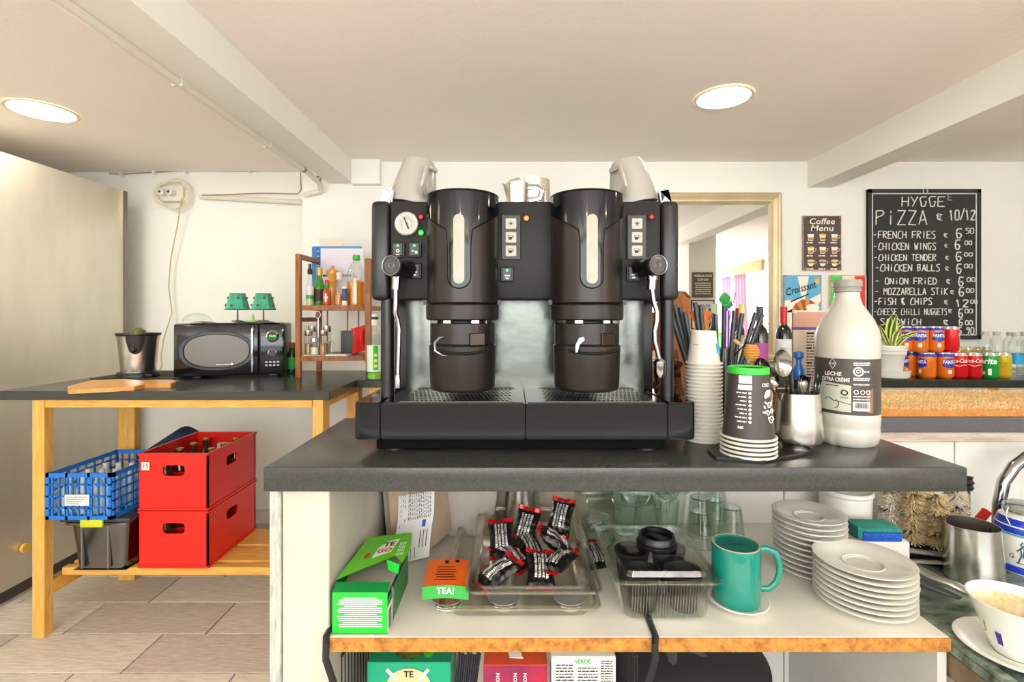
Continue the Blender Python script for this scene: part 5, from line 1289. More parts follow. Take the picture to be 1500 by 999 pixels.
leaves = [((1306, 462), (1300, 480), .014), ((1314, 461), (1307, 482), .013), ((1286, 476), (1294, 488), .007), ((1325, 475), (1310, 484), .010), ((1348, 487), (1326, 489), .008), ((1333, 496), (1326, 486), .006), ((1290, 492), (1296, 494), .006), ((1320, 482), (1312, 486), .008)]
for k, (tip, midp, wv) in enumerate(leaves):
    base_ = Vector((pcx+.01*math.sin(k*2), Yp-.01+.012*math.cos(k), z0+.13)); tp_ = P(*tip, Yp-.02*(k % 3)); md = P(*midp, Yp-.02)
    md = md+(Vector((0, 0, .01)))
    def curve(s): return base_*(1-s)**2+md*2*s*(1-s)+tp_*s*s
    for mm, sc_, off in ((LFY, 1, 0), (LFG, .42, -.0012)):
        q = B()
        def lf(u, v, sc_=sc_, off=off):
            p = curve(v); d = (curve(min(1, v+.02))-curve(max(0, v-.02))).normalized(); s = d.cross(Vector((0, -1, 0))).normalized()
            wd = 1.3*wv*sc_*math.sin(math.pi*min(.999, .12+.88*v))**.8
            return p+s*(2*u-1)*wd+Vector((0, off-.002*abs(2*u-1), 0))
        q.surf(lf, 4, 12)
        if sc_ == 1: L = ob('leaf', q, mm, t)
        else: ob('leaf_stripe', q, mm, L)

# ---- cans
AL = mat('aluminium', '#cfd0d2', .25, .9)
def can_proto(kind, lab, grp, loc, h=.115, r=.0325):
    col = {'orange': '#f07c1a', 'red': '#d51a22', 'green': '#12a846', 'yellow': '#d9bd2a'}[kind]
    t = thing('drink_can', lab, 'can', loc, 0, grp)
    b = B(); b.lathe([(.024, .001), (.0315, .010), (r, .013), (r, h-.013)], (0, 0, 0), 28); ob('body', b, mat('can_'+kind, col, .22, .2, coat=.3), t, local=True)
    b = B(); b.lathe([(r, h-.013), (.0275, h-.002), (.027, h), (.025, h-.002), (0, h-.003)], (0, 0, 0), 28); ob('lid', b, AL, t, local=True)
    fnf = on_cyl(0, 0, h*.55, r+.0004, ang0=-math.pi/2+.0)
    if kind == 'orange':
        b = B(); b.lathe([(r+.0003, h-.018), (r+.0003, h-.012), (.0295, h-.006)], (0, 0, 0), 28)
        for (x0_, x1_) in ((-.028, .026),):
            for i in range(10):
                u0 = i/10; u1 = (i+1)/10; g = lambda u: .014+.010*math.sin(math.pi*u)
                b.bm.faces.new([b.bm.verts.new(fnf(x0_+(x1_-x0_)*a, y, 0)) for a, y in ((u0, -g(u0)+.008), (u1, -g(u1)+.008), (u1, g(u1)+.004), (u0, g(u0)+.004))])
        ob('blue_print', b, mat('print_royal', '#2437a5', .3), t, local=True)
        fnf = on_cyl(0, 0, h*.55, r+.0008); b = B(); text(b, 'FANTA', lambda x, y, d: fnf(x, y+.010, d), .021, .03, width=.05)
        patch(b, fnf, -.008, .006, -.04, -.024, 3); ob('print', b, INKW, t, local=True)
    elif kind == 'red':
        b = B(); text(b, 'Coca-Cola', lambda x, y, d: fnf(x, y+.016-.18*0*x, d), .026, .012, shear=.35, width=.072)
        b.tube([fnf(-.03+.006*k, -.004+.003*math.sin(k*.9), 0) for k in range(11)], .0012, 4); ob('print', b, INKW, t, local=True)
    elif kind == 'green':
        b = B(); text(b, 'Sprite', lambda x, y, d: fnf(x, y+.014, d), .036, .03, shear=.2, width=.075); patch(b, fnf, .006, .018, -.046, -.018, 3); patch(b, fnf, -.012, -.004, -.044, -.032, 2); ob('print', b, INKW, t, local=True)
    else:
        b = B(); scrib(b, fnf, -.025, .025, .032, .006, 1); scrib(b, fnf, -.02, .02, .005, .003, 1); b.tube([fnf(-.018+.004*k, -.012+.005*math.sin(k), 0) for k in range(10)], .0008, 4); ob('print', b, mat('print_olive', '#6c6a1c', .5), t, local=True)
        b = B(); [b.bm.faces.new([b.bm.verts.new(fnf(.006+.014*math.cos(a), -.040+.012*math.sin(a), 0)) for a in [k*math.pi/7 for k in range(14)]])]; ob('fruit_print', b, mat('print_peach', '#ee8438', .5), t, local=True)
    return t
C0 = {}
def can(kind, px, Y, z, lab, grp, rz=0, top=False):
    loc = (X(px, Y), Y, z)
    if kind not in C0: C0[kind] = can_proto(kind, lab, grp, loc); C0[kind].rotation_euler = (0, 0, rz); return
    d = dup(C0[kind], loc, rz, lab); d['group'] = grp
zb0 = .9202; Yc = 2.235; view = lambda px: math.atan2(-(px-752), 735)*1.0
low = [('orange', 1318, 'lower orange can partly hidden by the plant pot'), ('orange', 1333, 'lower orange can just right of the plant saucer'), ('orange', 1358, 'lower orange can in the middle, barcode side out'), ('orange', 1384, 'lower orange can touching the red cans'),
       ('red', 1404, 'left of the two red cans in the front row'), ('red', 1425, 'right of the two red cans in the front row, beside the green can'), ('green', 1449, 'single green can at the right end of the front row')]
for i, (k, px, lab) in enumerate(low):
    Y = Yc+(.07 if px < 1340 else (0.0 if k != 'red' else .0)); px2 = px
    can(k, px2, Y, zb0, lab, 'front row of drink cans', view(px)*-.0+math.atan2(px-752, 735)*-1+[.9, -.9, -.8, .6, .0, .15, -.3][i])
for i, (k, px, lab) in enumerate([('orange', 1326, 'upper orange can behind the plant leaves'), ('orange', 1347, 'upper orange can, lettering seen in full'), ('orange', 1370, 'upper orange can next to the upper red can'), ('red', 1392, 'upper red can at the right end of the upper row')]):
    can(k, px, 2.27+.03*(i == 0), zb0+.1152, lab, 'upper row of drink cans', -math.atan2(px-752, 735)+[.2, .1, .5, 2.2][i])
for i, px in enumerate((1318, 1336, 1358, 1381)):   # back row under the upper cans
    can('orange', px, 2.33, zb0, 'orange can of the hidden second row under the upper cans, '+['leftmost', 'second from left', 'second from right', 'rightmost'][i], 'second row of orange cans', .5*i)
for i, px in enumerate((1401, 1414, 1427, 1440)):
    can('yellow', px, 2.62, zb0+.0, 'yellow can of the back row behind the red cans, '+['leftmost', 'second from left', 'second from right', 'rightmost'][i], 'yellow cans behind the red ones', .3*i-.7)
can('yellow', 1468, 2.25, zb0, 'yellow can with peach print at the right of the green can', 'yellow can by itself', -.9)
# small water bottles
wp = None
for i, (px, Y) in enumerate(((1443, 2.52), (1460, 2.50), (1480, 2.47), (1500, 2.46), (1518, 2.46), (1488, 2.38), (1507, 2.36))):
    lab = ['first water bottle beside the chalkboard corner', 'second water bottle from the chalkboard', 'third water bottle from the chalkboard', 'fourth water bottle, at the photo edge', 'water bottle beyond the photo edge', 'front water bottle with blue label, left', 'front water bottle with blue label, right'][i]
    loc = (X(px, Y), Y, .9202)
    if wp is None:
        wp = thing('water_bottle', lab, 'bottle', loc, 0, 'clear water bottles on the back counter')
        b = B(); b.lathe([(0, 0), (.026, 0), (.029, .006), (.027, .02), (.029, .034), (.029, .13), (.027, .15), (.017, .168), (.0135, .176), (.0135, .185)], (0, 0, 0), 22); ob('body', b, GLASS, wp, local=True)
        b = B(); b.lathe([(.0292, .05), (.0292, .095)], (0, 0, 0), 22); ob('label_band', b, mat('label_azure', '#2aa0d6', .4), wp, local=True)
        b = B(); b.lathe([(.0150, .180), (.0155, .182), (.0155, .199), (0, .2)], (0, 0, 0), 20); ob('cap', b, mat('cap_pale', '#c9c6ba', .4), wp, local=True)
    else: dup(wp, loc, label=lab)
# bottles on the back counter in front of the mirror
DG = mat('wine_glass_dark', '#141a16', .08, coat=.6)
wine = [(0, 0), (.034, 0), (.037, .006), (.037, .19), (.030, .215), (.015, .235), (.014, .30)]
c = (X(1148, 2.45), 2.45, .9202)
bottle('wine_bottle', 'dark wine bottle with red capsule and white label', 'bottle', c, wine, DG, (('paper_label', [(.0376, .06), (.0376, .165)], PAPER), ('capsule', [(.0155, .24), (.0158, .30), (.016, .322), (0, .323)], mat('capsule_red', '#c8202c', .35))))
b = B(); text(b, 'BODEGA', on_cyl(c[0], c[1], c[2]+.12, .038, ang0=-math.pi/2-.45), .009, .01); ob('print', b, INK, bpy.data.objects['wine_bottle'])
c = (X(1113, 2.40), 2.40, .9202)
bottle('wine_bottle', 'dark wine bottle with black capsule and magenta label', 'bottle', c, wine, DG, (('paper_label', [(.0376, .05), (.0376, .15)], mat('label_magenta', '#b0509a', .5)), ('capsule', [(.0155, .24), (.0158, .30), (.016, .322), (0, .323)], mat('capsule_grey', '#4a4a48', .35))))
c = (X(1087, 2.45), 2.45, .9202)
bottle('liquor_bottle', 'clear liquor bottle with pale yellow capsule before the mirror', 'bottle', c, [(0, 0), (.035, 0), (.038, .006), (.038, .17), (.030, .20), (.015, .225), (.013, .29)], GLASS, (('capsule', [(.0145, .25), (.0155, .30), (.015, .335), (0, .336)], mat('capsule_cream', '#d8d38a', .4)), ('paper_label', [(.0385, .05), (.0385, .14)], mat('label_ivory', '#e3dcc6', .5))))
c = (X(1046, 2.43), 2.43, .9202)
bottle('gin_bottle', 'pale green bottle left of the tall black straws', 'bottle', c, [(0, 0), (.033, 0), (.036, .006), (.036, .18), (.028, .205), (.014, .23), (.013, .30)], clear('green_clear', '#b9dcae', .04, .08), (('cap', [(.0145, .29), (.0155, .295), (.0155, .335), (0, .336)], mat('cap_sage', '#a9c59b', .4)),))
c = (X(1066, 2.36), 2.36, .9202)
t = thing('leafy_sprig', 'green leafy sprig standing before the mirror', 'plant', c)
b = B(); b.tube([c, (c[0]+.005, 2.36, Z(455, 2.36))], .003, 6); b.tube([(c[0]+.005, 2.36, Z(470, 2.36)), P(1078, 428, 2.36)], .0018, 6); ob('stem', b, mat('stem_dark', '#3a3a20', .6), t)
for (px, py, qx, qy, wv) in ((1062, 428, 1062, 446, .028), (1072, 440, 1066, 452, .014), (1058, 445, 1066, 455, .012)):
    A, E = P(px, py, 2.35), P(qx, qy, 2.36); s = (A-E).cross(Vector((0, -1, 0))).normalized()
    b = B(); b.surf(lambda u, v: E+(A-E)*v+s*(2*u-1)*wv*math.sin(math.pi*min(.99, v*.9+.08))+Vector((0, .004*abs(2*u-1), 0)), 4, 8); ob('leaf', b, mat('leaf_bright', '#2f9a3a', .4), t)
t = thing('gift_packet', 'red and gold wrapped packet beside the brown sack', 'packet', P(1029, 520, 2.1)-Vector((0, 0, P(1029, 520, 2.1).z-.92)))
b = B(); pc = P(1028, 478, 2.3); b.surf(lambda u, v: Vector((pc.x+(u-.5)*.09*(1+.3*math.sin(7*v)), 2.3-.02*math.sin(math.pi*u)+.008*math.sin(20*u+8*v), .9202+.30*v)), 14, 14); b.surf(lambda u, v: Vector((pc.x+(u-.5)*.09*(1+.3*math.sin(7*v)), 2.3+.02*math.sin(math.pi*u)+.008*math.sin(20*u+8*v), .9202+.30*v)), 14, 14)
ob('packet', b, mat('packet_red2', '#c93a28', .35, noise=.5, nscale=25, col2='#d9a04a'), t)

# ================================================================ SEEN IN THE MIRROR (behind and right of the camera)
b = B(); b.box(1.67, 1.93, .36, .62, 0, CZ); struct('pillar', b, WALL)
t = thing('notice_board', 'dark brown notice board on the pillar, seen reversed in the mirror', 'sign', (1.78, .622, 1.36))
b = B(); b.box(1.70, 1.90, .622, .63, 1.37, 1.61); ob('plate', b, mat('notice_brown', '#5f554d', .6), t)
b = B(); fm = on_plane((1.80, .6308, 1.49), (-1, 0, 0)); text(b, 'FOOD ALLERGY', lambda x, y, d: fm(x, y+.085, d), .03, .02, width=.17); text(b, 'NOTICE', lambda x, y, d: fm(x, y+.048, d), .03, .02, width=.10)
for k in range(6): scrib(b, fm, -.075, .075, .015-.02*k, .007, 1)
ob('print', b, INKW, t)
t = thing('framed_print', 'small framed white print below the notice board, seen in the mirror', 'picture', (1.78, .622, 1.1))
b = B(); b.box(1.69, 1.91, .622, .632, 1.07, 1.345); ob('frame', b, BLACK, t)
b = B(); b.box(1.70, 1.90, .632, .634, 1.08, 1.335); ob('sheet', b, mat('sheet_lilac', '#dcd8e6', .6), t)
b = B(); fm = on_plane((1.80, .6345, 1.29), (-1, 0, 0)); text(b, 'ENJOY', fm, .04, .02, width=.13); ob('print', b, mat('print_violet', '#8c4aa8', .5), t)
t = thing('curtain', 'pink and violet curtain in the side window, seen in the mirror', 'curtain', (3.36, -2.2, .5))
for y0, y1, m in ((-2.75, -2.38, mat('curtain_violet', '#b48ad6', .8)), (-2.3, -1.75, mat('curtain_pink', '#e58aa4', .8))):
    b = B(); b.surf(lambda u, v: Vector((3.38+.014*math.sin(u*30), y0+(y1-y0)*u*(1-.25*v*(1 if y0 > -2.35 else 0)), .55+1.33*v)), 60, 3)
    b2 = ob('curtain_panel', b, m, t)
b = B(); b.box(3.31, 3.36, -2.95, -1.3, 1.80, 1.95, .01); single('roller_blind', b, mat('blind_tan', '#b79a70', .8), 'rolled tan blind above the curtain, seen in the mirror', 'blind')
b = B(); b.lathe([(0, 0), (.13, 0), (.15, .01), (.15, .03), (.12, .03), (.12, .018), (0, .016)], (0, 0, 0), 32, Matrix.Translation((3.398, -1.0, 1.80)) @ Matrix.Rotation(-math.pi/2, 4, 'Y'))
single('wall_clock', b, mat('clock_gold', '#b99758', .35, .7), 'round gold wall clock seen edge-on in the mirror', 'clock')
# ================================================================ LOWER SHELF
LZ = .605
t = thing('lower_shelf', 'white laminated shelf with raw orange edge under the counter', 'shelf', (.23, 1.18, LZ))
b = B(); b.box(-.346, .807, .928, 1.44, LZ-.025, LZ, .001, 1); ob('board', b, mat('shelf_white', '#e3dfd2', .35, noise=.06, nscale=5), t)
b = B(); b.box(-.346, .807, .9245, .9278, LZ-.0255, LZ-.0005, .0005, 1); ob('raw_edge', b, mat('chipboard_edge', '#c98a3c', .8, noise=.45, nscale=60, col2='#8f5a22', bump=.3, bscale=150), t, 'raw orange chipboard edge')
LZ += .0002
b = B(); b.box(.79, .807, .935, 1.44, 0, LZ-.026); single('support_panel', b, mat('panel_grey_white', '#d8d6cf', .6, noise=.1, nscale=8), 'grey-white upright panel under the right end of the shelf', 'panel')

def YL(py, z=LZ): return YZ(py, z)
# tea box
tx0, tx1, ty0, ty1, tz = -.338, -.235, .936, 1.12, .688
TG = mat('tea_green', '#10b52c', .35, coat=.2); TG2 = mat('tea_green_light', '#63c91e', .35, coat=.2); TG3 = mat('tea_green_dark', '#0c7a35', .4)
t = thing('tea_box', 'open bright green tea box with torn lid at the left end of the shelf', 'box', ((tx0+tx1)/2, 1.02, LZ))
b = B(); b.box(tx0, tx1, ty0, ty0+.001, LZ, .683); ob('front_panel', b, TG, t)
b = B(); b.box(tx1-.001, tx1, ty0+.001, ty1, LZ, .668); b.box(tx0, tx0+.001, ty0+.001, ty1, LZ, .683); b.box(tx0, tx1, ty1-.001, ty1, LZ, .683); b.box(tx0, tx1, ty0, ty1, LZ, LZ+.001); ob('side_panel', b, TG3, t)
b = B(); b.box(tx1, tx1+.0006, ty0+.002, ty0+.035, LZ+.002, LZ+.048); wp_ = ob('white_panel', b, PAPER, t, 'white panel with barcode')
b = B()
for k in range(10): b.box(tx1+.0006, tx1+.001, ty0+.006, ty0+.028, LZ+.006+.0036*k, LZ+.0078+.0036*k)
ob('barcode', b, INK, wp_)
b = B(); b.prism([(tx1-.001, ty0+.036, LZ+.004), (tx1-.001, ty0+.036, .675), (tx1-.001, ty0+.05, .66), (tx1-.001, ty0+.045, LZ+.03)], (.002, 0, 0)); ob('torn_edge', b, mat('carton_grey', '#8a8680', .8), t)
b = B(); b.prism([(tx0, ty0, .683), (tx1, ty0, .683), (tx1, ty0+.022, .690), (tx0, ty0+.022, .690)], (0, 0, .001)); ob('front_flap', b, TG3, t)
# lid: lifted at the right
b = B(); L0 = [(tx0-.003, ty0+.026, .693), (tx1-.018, ty0+.066, .713), (tx1+.010, ty0+.055, .708), (tx1+.022, ty0+.075, .708), (tx1+.018, ty1-.035, .715), (tx1-.004, ty1+.005, .716), (tx0+.012, ty1+.01, .700)]
def lidp(u, v, d=.0016):
    a = Vector(L0[0]).lerp(Vector((tx1+.015, ty0+.05, .708)), u); c = Vector(L0[6]).lerp(Vector((tx1+.008, ty1, .716)), u); p = a.lerp(c, v); p.z += d; return p
def vmin(u): return .34*u/.83 if u < .83 else .34-.26*(u-.83)/.17
for dd in (0, -.0012): b.surf(lambda u, v: lidp(u+.06*math.sin(math.pi*v)*u, vmin(u)+(1-vmin(u))*v, dd), 30, 10)
ob('lid', b, TG2, t, 'lifted lighter green lid')
b = B(); b.prism([(tx1-.018, ty0+.066, .7125), (tx1+.010, ty0+.055, .7075), (tx1+.008, ty0+.053, .690), (tx1-.014, ty0+.062, .694)], (0, .001, 0)); ob('lid_flap', b, TG, t)
b = B(); b.box(tx0+.004, tx1-.006, ty0+.03, ty1-.01, LZ+.03, LZ+.07, .003); ob('contents', b, mat('tea_inside', '#8f8b84', .8), t)
def lidp(u, v, d=.0016):   # on the lid: u across, v away
    a = Vector(L0[0]).lerp(Vector((tx1+.015, ty0+.05, .708)), u); c = Vector(L0[6]).lerp(Vector((tx1+.008, ty1, .716)), u); p = a.lerp(c, v); p.z += d; return p
b = B(); b.bm.faces.new([b.bm.verts.new(lidp(u, v)) for u, v in ((.40, .35), (.72, .44), (.80, .82), (.55, .78), (.50, .70), (.42, .62))]); lp = ob('lid_panel', b, mat('panel_cream', '#f1efe2', .5), t)
b = B(); fl = lambda x, y, d: lidp(.60+x*6.0-y*0, .60+y*4.6, .0024)
text(b, 'TE', lambda x, y, d: lidp(.62-y*6+.0, .60+x*5, .0028) if False else lidp(.62+x*5, .66+y*4, .0028), .042, .03); ob('lid_print', b, mat('print_darkgreen', '#1f5b33', .5), lp)
b = B(); text(b, 'GO', lambda x, y, d: lidp(.58+x*5, .50+y*4, .0028), .036, .03); ob('lid_print', b, mat('print_red', '#c33a2c', .5), lp)
b = B(); b.bm.faces.new([b.bm.verts.new(lidp(.28+.05*math.cos(a), .45+.07*math.sin(a))) for a in [k*math.pi/6 for k in range(12)]]); ob('lid_print', b, mat('print_red', '#c33a2c', .5), t)
b = B()
for k in range(6): scrib(b, lambda x, y, d: lidp(.86+.02*k, .30+x, .0020), .05, .55, 0, .02, 1)
b.bm.free(); b = B()
for k in range(4):
    for v in (0.30, .40, .50, .60): patch(b, lambda x, y, d: lidp(x, y, .002), .84+.035*k, .855+.035*k, v, v+.075)
ob('lid_print', b, INKW, t)
b = B(); fn = on_plane(((tx0+tx1)/2, ty0-.0006, .645)); random.seed(5)
for k in range(15):
    w_ = .042 if k % 4 else .032; scrib(b, fn, -w_+.002*(k % 3), w_, .028-.0038*k, .0017, 1)
ob('print', b, INKW, bpy.data.objects['tea_box'])
# cardboard carton with paper label, leaning at the back
t = thing('cardboard_carton', 'upright brown cardboard carton with a white printed delivery note', 'carton', (-.25, 1.28, LZ))
KR = mat('kraft_light', '#b9a38a', .8, noise=.12, nscale=14)
M = Matrix.Translation((-.245, 1.30, LZ)) @ Matrix.Rotation(math.radians(-20), 4, 'Z') @ Matrix.Rotation(math.radians(-6), 4, 'Y')
b = B(); b.box(-.045, .065, -.05, .06, .014, .232, .001, 1, M=M); ob('box', b, KR, t)
b = B(); b.box(-.075, -.050, -.03, .06, .006, .21, .001, 1, M=M); ob('flap', b, mat('card_greyish', '#a39b8e', .8), t)
b = B()
for s in (0, .0005): b.surf(lambda u, v: M @ Vector((-.020+.104*u+.012*v*v, -.053-s-.085*max(0, .45-v)-.004*math.sin(6*v), 0.006+.20*v-.018*(1-u)*(1-v)+.010*u)), 6, 16)
lb = ob('delivery_note', b, PAPER, t, 'white printed delivery note')
b = B(); fn = lambda x, y, d: M @ Vector((-.020+.104*x+.012*y*y, -.0545-.085*max(0, .45-y)-.004*math.sin(6*y), 0.006+.20*y-.018*(1-x)*(1-y)+.010*x))
for k in range(14): scrib(b, lambda x, y, d, k=k: fn(.32+.045*k, x, d), .42, .93, 0, .018, 1) if False else None
for k in range(13):
    y = .42; 
    while y < .92:
        e = y+random.uniform(.015, .05); patch(b, fn, .30+.05*k, .318+.05*k, y, e); y = e+.014
for k in range(3):
    y = .35
    while y < .9: e = y+random.uniform(.02, .05); patch(b, fn, .08+.06*k, .095+.06*k, y, e) if random.random() < .6 else None; y = e+.02
for k in range(5): patch(b, fn, .15+.11*k, .165+.11*k, .02, .13)
for k in range(3): patch(b, fn, .70+.09*k, .72+.09*k, .12, .3)
for k in range(5): patch(b, fn, .16+.07*k, .2+.07*k, .19, .215+.01*k)
ob('note_print', b, INK, lb)
b = B(); patch(b, fn, .72, .82, .33, .40); ob('stamp', b, mat('stamp_blue', '#1f63b8', .5), lb)
b = B(); text(b, 'CAFFE CREMA', lambda x, y, d: M @ Vector((-.0456, .0-y, .12+x)) if False else M @ Vector((x*0-.0+.0+x, -.0508, .205+y)), .016, .01, width=.07); ob('carton_print', b, INK, t)
b = B(); M2 = Matrix.Translation((-.30, 1.36, LZ)); b.box(-.035, .05, -.01, .05, .0, .12, .001, 1, M=M2); single('small_carton', b, KR, 'plain brown carton behind the delivery note carton', 'carton')
# crumpled paper sack
b = B()
def psack(u, v):
    a = 2*math.pi*u; r = 1+.05*math.sin(3*a+4*v)+.03*math.sin(7*a-6*v)
    return Vector((-.135+.085*r*math.cos(a), 1.385+.04*r*math.sin(a)-.01*v, LZ+.002+.215*v+.015*math.sin(2*a)*v))
b.surf(psack, 32, 14, closeu=True)
single('paper_bag', b, mat('greige_paper', '#b0a79a', .8, noise=.15, nscale=9, bump=.3, bscale=12), 'creased grey-beige paper bag at the back of the shelf', 'bag')
# steel pitcher at the back
pitcher('metal_jug', 'plain steel jug at the back of the shelf behind the foil packets', (X(765, 1.395), 1.395, LZ+.0), .05, .038, .215, hh=False, parts=False)
# lower clear box with foil topped tins
def rimbox(name, lab, x0, x1, y0, y1, z0, z1, m, taper=.012, rim=.006, rr=.02, group=None, wavy=0, flange=.010):
    t = thing(name, lab, 'container', ((x0+x1)/2, (y0+y1)/2, z0))
    def rr_ring(ins, z, n=6):
        r = []
        for cx_, cy_, a0 in ((x1, y1, 0), (x0, y1, 90), (x0, y0, 180), (x1, y0, 270)):
            for k in range(n+1):
                A = math.radians(a0+90*k/n); sxn = 1 if cx_ == x1 else -1; syn = 1 if cy_ == y1 else -1
                r.append(Vector((cx_-sxn*(ins+rr)+rr*math.cos(A), cy_-syn*(ins+rr)+rr*math.sin(A), z)))
        return r
    b = B(); L = [rr_ring(taper+.006, z0+.001), rr_ring(taper, z0+.005), rr_ring(0, z1-.003)]
    L += [rr_ring(-flange, z1-.002), rr_ring(-flange, z1), rr_ring(.001, z1)]
    g = [[b.bm.verts.new(p) for p in r] for r in L]
    b.bm.faces.new(g[0])
    for a, c in zip(g, g[1:]):
        for i in range(len(a)): b.bm.faces.new((a[i], a[(i+1) % len(a)], c[(i+1) % len(a)], c[i]))
    ob('tub', b, m, t)
    b = B(); b.tube(rr_ring(-flange, z1-.001), rim*.45, 6, closed=True); b.tube(rr_ring(-.002, z1), rim*.4, 6, closed=True); ob('rim', b, m, t)
    return t, rr_ring
PL2 = clear('clear_tray', '#f9f8f2', .1, .16)
rimbox('clear_box', 'low clear plastic box of foil-lidded pots under the packet tray', -.135, .16, .975, 1.36, LZ, LZ+.030, PL2)
base = None
for i, (px, lab) in enumerate(((656, 'foil-lidded pot, left one in the low clear box'), (738, 'foil-lidded pot, middle one in the low clear box'), (834, 'foil-lidded pot, right one in the low clear box'))):
    Y = 1.02; loc = (X(px, Y), Y, LZ+.003)
    if i == 0:
        base = thing('foil_pot', lab, 'pot', loc, 0, 'foil-lidded pots in the low clear box')
        b = B(); b.lathe([(0, 0), (.022, 0), (.030, .018), (.033, .020), (.033, .0215), (0, .0215)], (0, 0, 0), 28); ob('cup', b, mat('foil_silver', '#d6d4cf', .25, .7, bump=.2, bscale=80), base, local=True)
        b = B(); b.lathe([(.0300, .0165), (.0245, .005)], (0, 0, 0), 28); pb = ob('print_band', b, mat('band_dark', '#4b4744', .5), base, local=True)
        b = B(); fn = on_cyl(0, 0, .012, .0292, slope=.32); scrib(b, fn, -.02, .02, .001, .003, 1); scrib(b, fn, -.02, .02, -.004, .002, 1); ob('print', b, INKW, pb, local=True)
    else: dup(base, loc, label=lab)
# packet tray (gastronorm) with black foil packets
tr, rr_ = rimbox('packet_tray', 'big clear rectangular tray holding black and red foil packets', -.072, .152, .985, 1.375, LZ+.032, LZ+.062, PL2, taper=.018, rr=.022, flange=.020, rim=.008)
FO = mat('foil_black', '#191818', .28, .2, coat=.4, noise=.2, nscale=30, bump=.25, bscale=45); FOR = mat('foil_red', '#c8181c', .28, .3, coat=.3); FOS = mat('foil_print_silver', '#d6d3cf', .4, .3)
def packet_proto(lab, loc):
    t = thing('foil_packet', lab, 'packet', loc, 0, 'black and red foil packets in the tray')
    w_, l_ = .060, .084
    def f(s):
        def g(u, v):
            x = (u-.5)*w_*(1-.12*math.sin(math.pi*v)); y = (v-.5)*l_
            th = .017*(max(0, math.sin(math.pi*u))**.6)*(max(0, math.sin(math.pi*v))**.5)
            return Vector((x, y, .014+s*th+.0015*math.sin(25*u+6*v)+.001*math.sin(31*v)))
        return g
    b = B(); b.surf(f(1), 16, 18); b.surf(f(-1), 16, 18); ob('pouch', b, FO, t, local=True)
    for sg in (-1, 1):
        b = B(); b.surf(lambda u, v: Vector(((u-.5)*w_, sg*(l_/2+.009*v), .014+.002*math.sin(20*u)+.0035*v*math.sin(8*u+sg))), 14, 2); ob('end_seal', b, FOR, t, 'red crimped end', local=True)
    b = B(); fs = f(1)
    for k in range(4):
        u0 = .24+.14*k
        v = .16
        while v < .84:
            e = v+random.uniform(.02, .05); 
            b.bm.faces.new([b.bm.verts.new(fs(a, c)+Vector((0, 0, .0006))) for a, c in ((u0, v), (u0+.09, v+.01), (u0+.09, e+.01), (u0, e))]); v = e+.012
    ob('print', b, FOS, t, local=True)
    return t
tzz = LZ+.036
pk = [(735, 800, 1.17, .03, .05, -.1, 'foil packet at the left end of the tray, standing almost upright'), (770, 785, 1.24, .03, -.25, .2, 'foil packet at the back left of the tray'),
      (822, 775, 1.26, .045, -.3, .1, 'foil packet at the back right of the tray, tilted up'), (808, 808, 1.15, .03, 1.45, .0, 'foil packet lying crosswise in the middle of the tray'),
      (732, 852, 1.05, .01, -.9, .1, 'foil packet at the front left of the tray with a bright red edge'), (790, 850, 1.06, .012, .05, .15, 'foil packet at the front middle of the tray'),
      (820, 848, 1.07, .02, -.6, -.2, 'foil packet at the front right of the tray'), (748, 838, 1.12, .006, .8, 0, 'foil packet lying deep in the tray between the others'), (776, 800, 1.17, .004, .3, 0, 'foil packet at the bottom of the pile in the tray')]
p0 = None
for i, (px, py, Y, dz, rz, rx, lab) in enumerate(pk):
    loc = (X(px, Y), Y, tzz+dz)
    if p0 is None: p0 = packet_proto(lab, loc); o = p0
    else: o = dup(p0, loc, label=lab)
    o.rotation_euler = (math.radians(38)+rx if dz > .02 else .25+rx, rx*.8, rz)
o = dup(p0, (X(867, 1.22), 1.22, LZ-.001), label='single foil packet lying on the shelf between tray and clear box'); o.rotation_euler = (.35, .1, .3); o['group'] = 'loose foil packet'
# orange and green packet
t = thing('orange_packet', 'flat orange and green packet lying left of the packet tray', 'packet', (-.115, 1.07, LZ+.03))
PK = [P(620, 868, 1.0), P(687, 868, 1.0), P(688, 832, 1.10), P(628, 836, 1.10)]
def q4(A, u, v): return A[0].lerp(A[1], u).lerp(A[3].lerp(A[2], u), v)
zf = LZ+.052
pa = [Vector((X(620, 1.0), 1.0, zf)), Vector((X(687, 1.0), 1.0, zf)), Vector((X(688, 1.10), 1.10, zf+.006)), Vector((X(628, 1.10), 1.10, zf+.006))]
b = B(); b.surf(lambda u, v: q4(pa, u, v)+Vector((0, 0, .004*math.sin(math.pi*u))), 8, 6); b.surf(lambda u, v: q4(pa, u, v)-Vector((0, 0, .006)), 8, 6)
for (u0, v0, u1, v1) in ((0, 0, 1, 0), (1, 0, 1, 1), (0, 1, 1, 1), (0, 0, 0, 1)):
    b.surf(lambda u, v: q4(pa, u0+(u1-u0)*u, v0+(v1-v0)*u)+Vector((0, 0, .004*math.sin(math.pi*(u0+(u1-u0)*u))-v*(.006+.004*math.sin(math.pi*(u0+(u1-u0)*u))))), 8, 1)
ob('packet', b, mat('packet_orange', '#ee6a1a', .4), t)
b = B(); pg = [pa[0]+Vector((-.002, -.001, .002)), pa[1]+Vector((0, -.001, .002)), pa[1]+Vector((0, -.012, -.018)), pa[0]+Vector((0, -.012, -.018))]; b.surf(lambda u, v: q4(pg, u, v)+Vector((0, 0, .004*math.sin(math.pi*u))), 8, 3); ob('green_edge', b, mat('packet_green', '#129a28', .4), t)
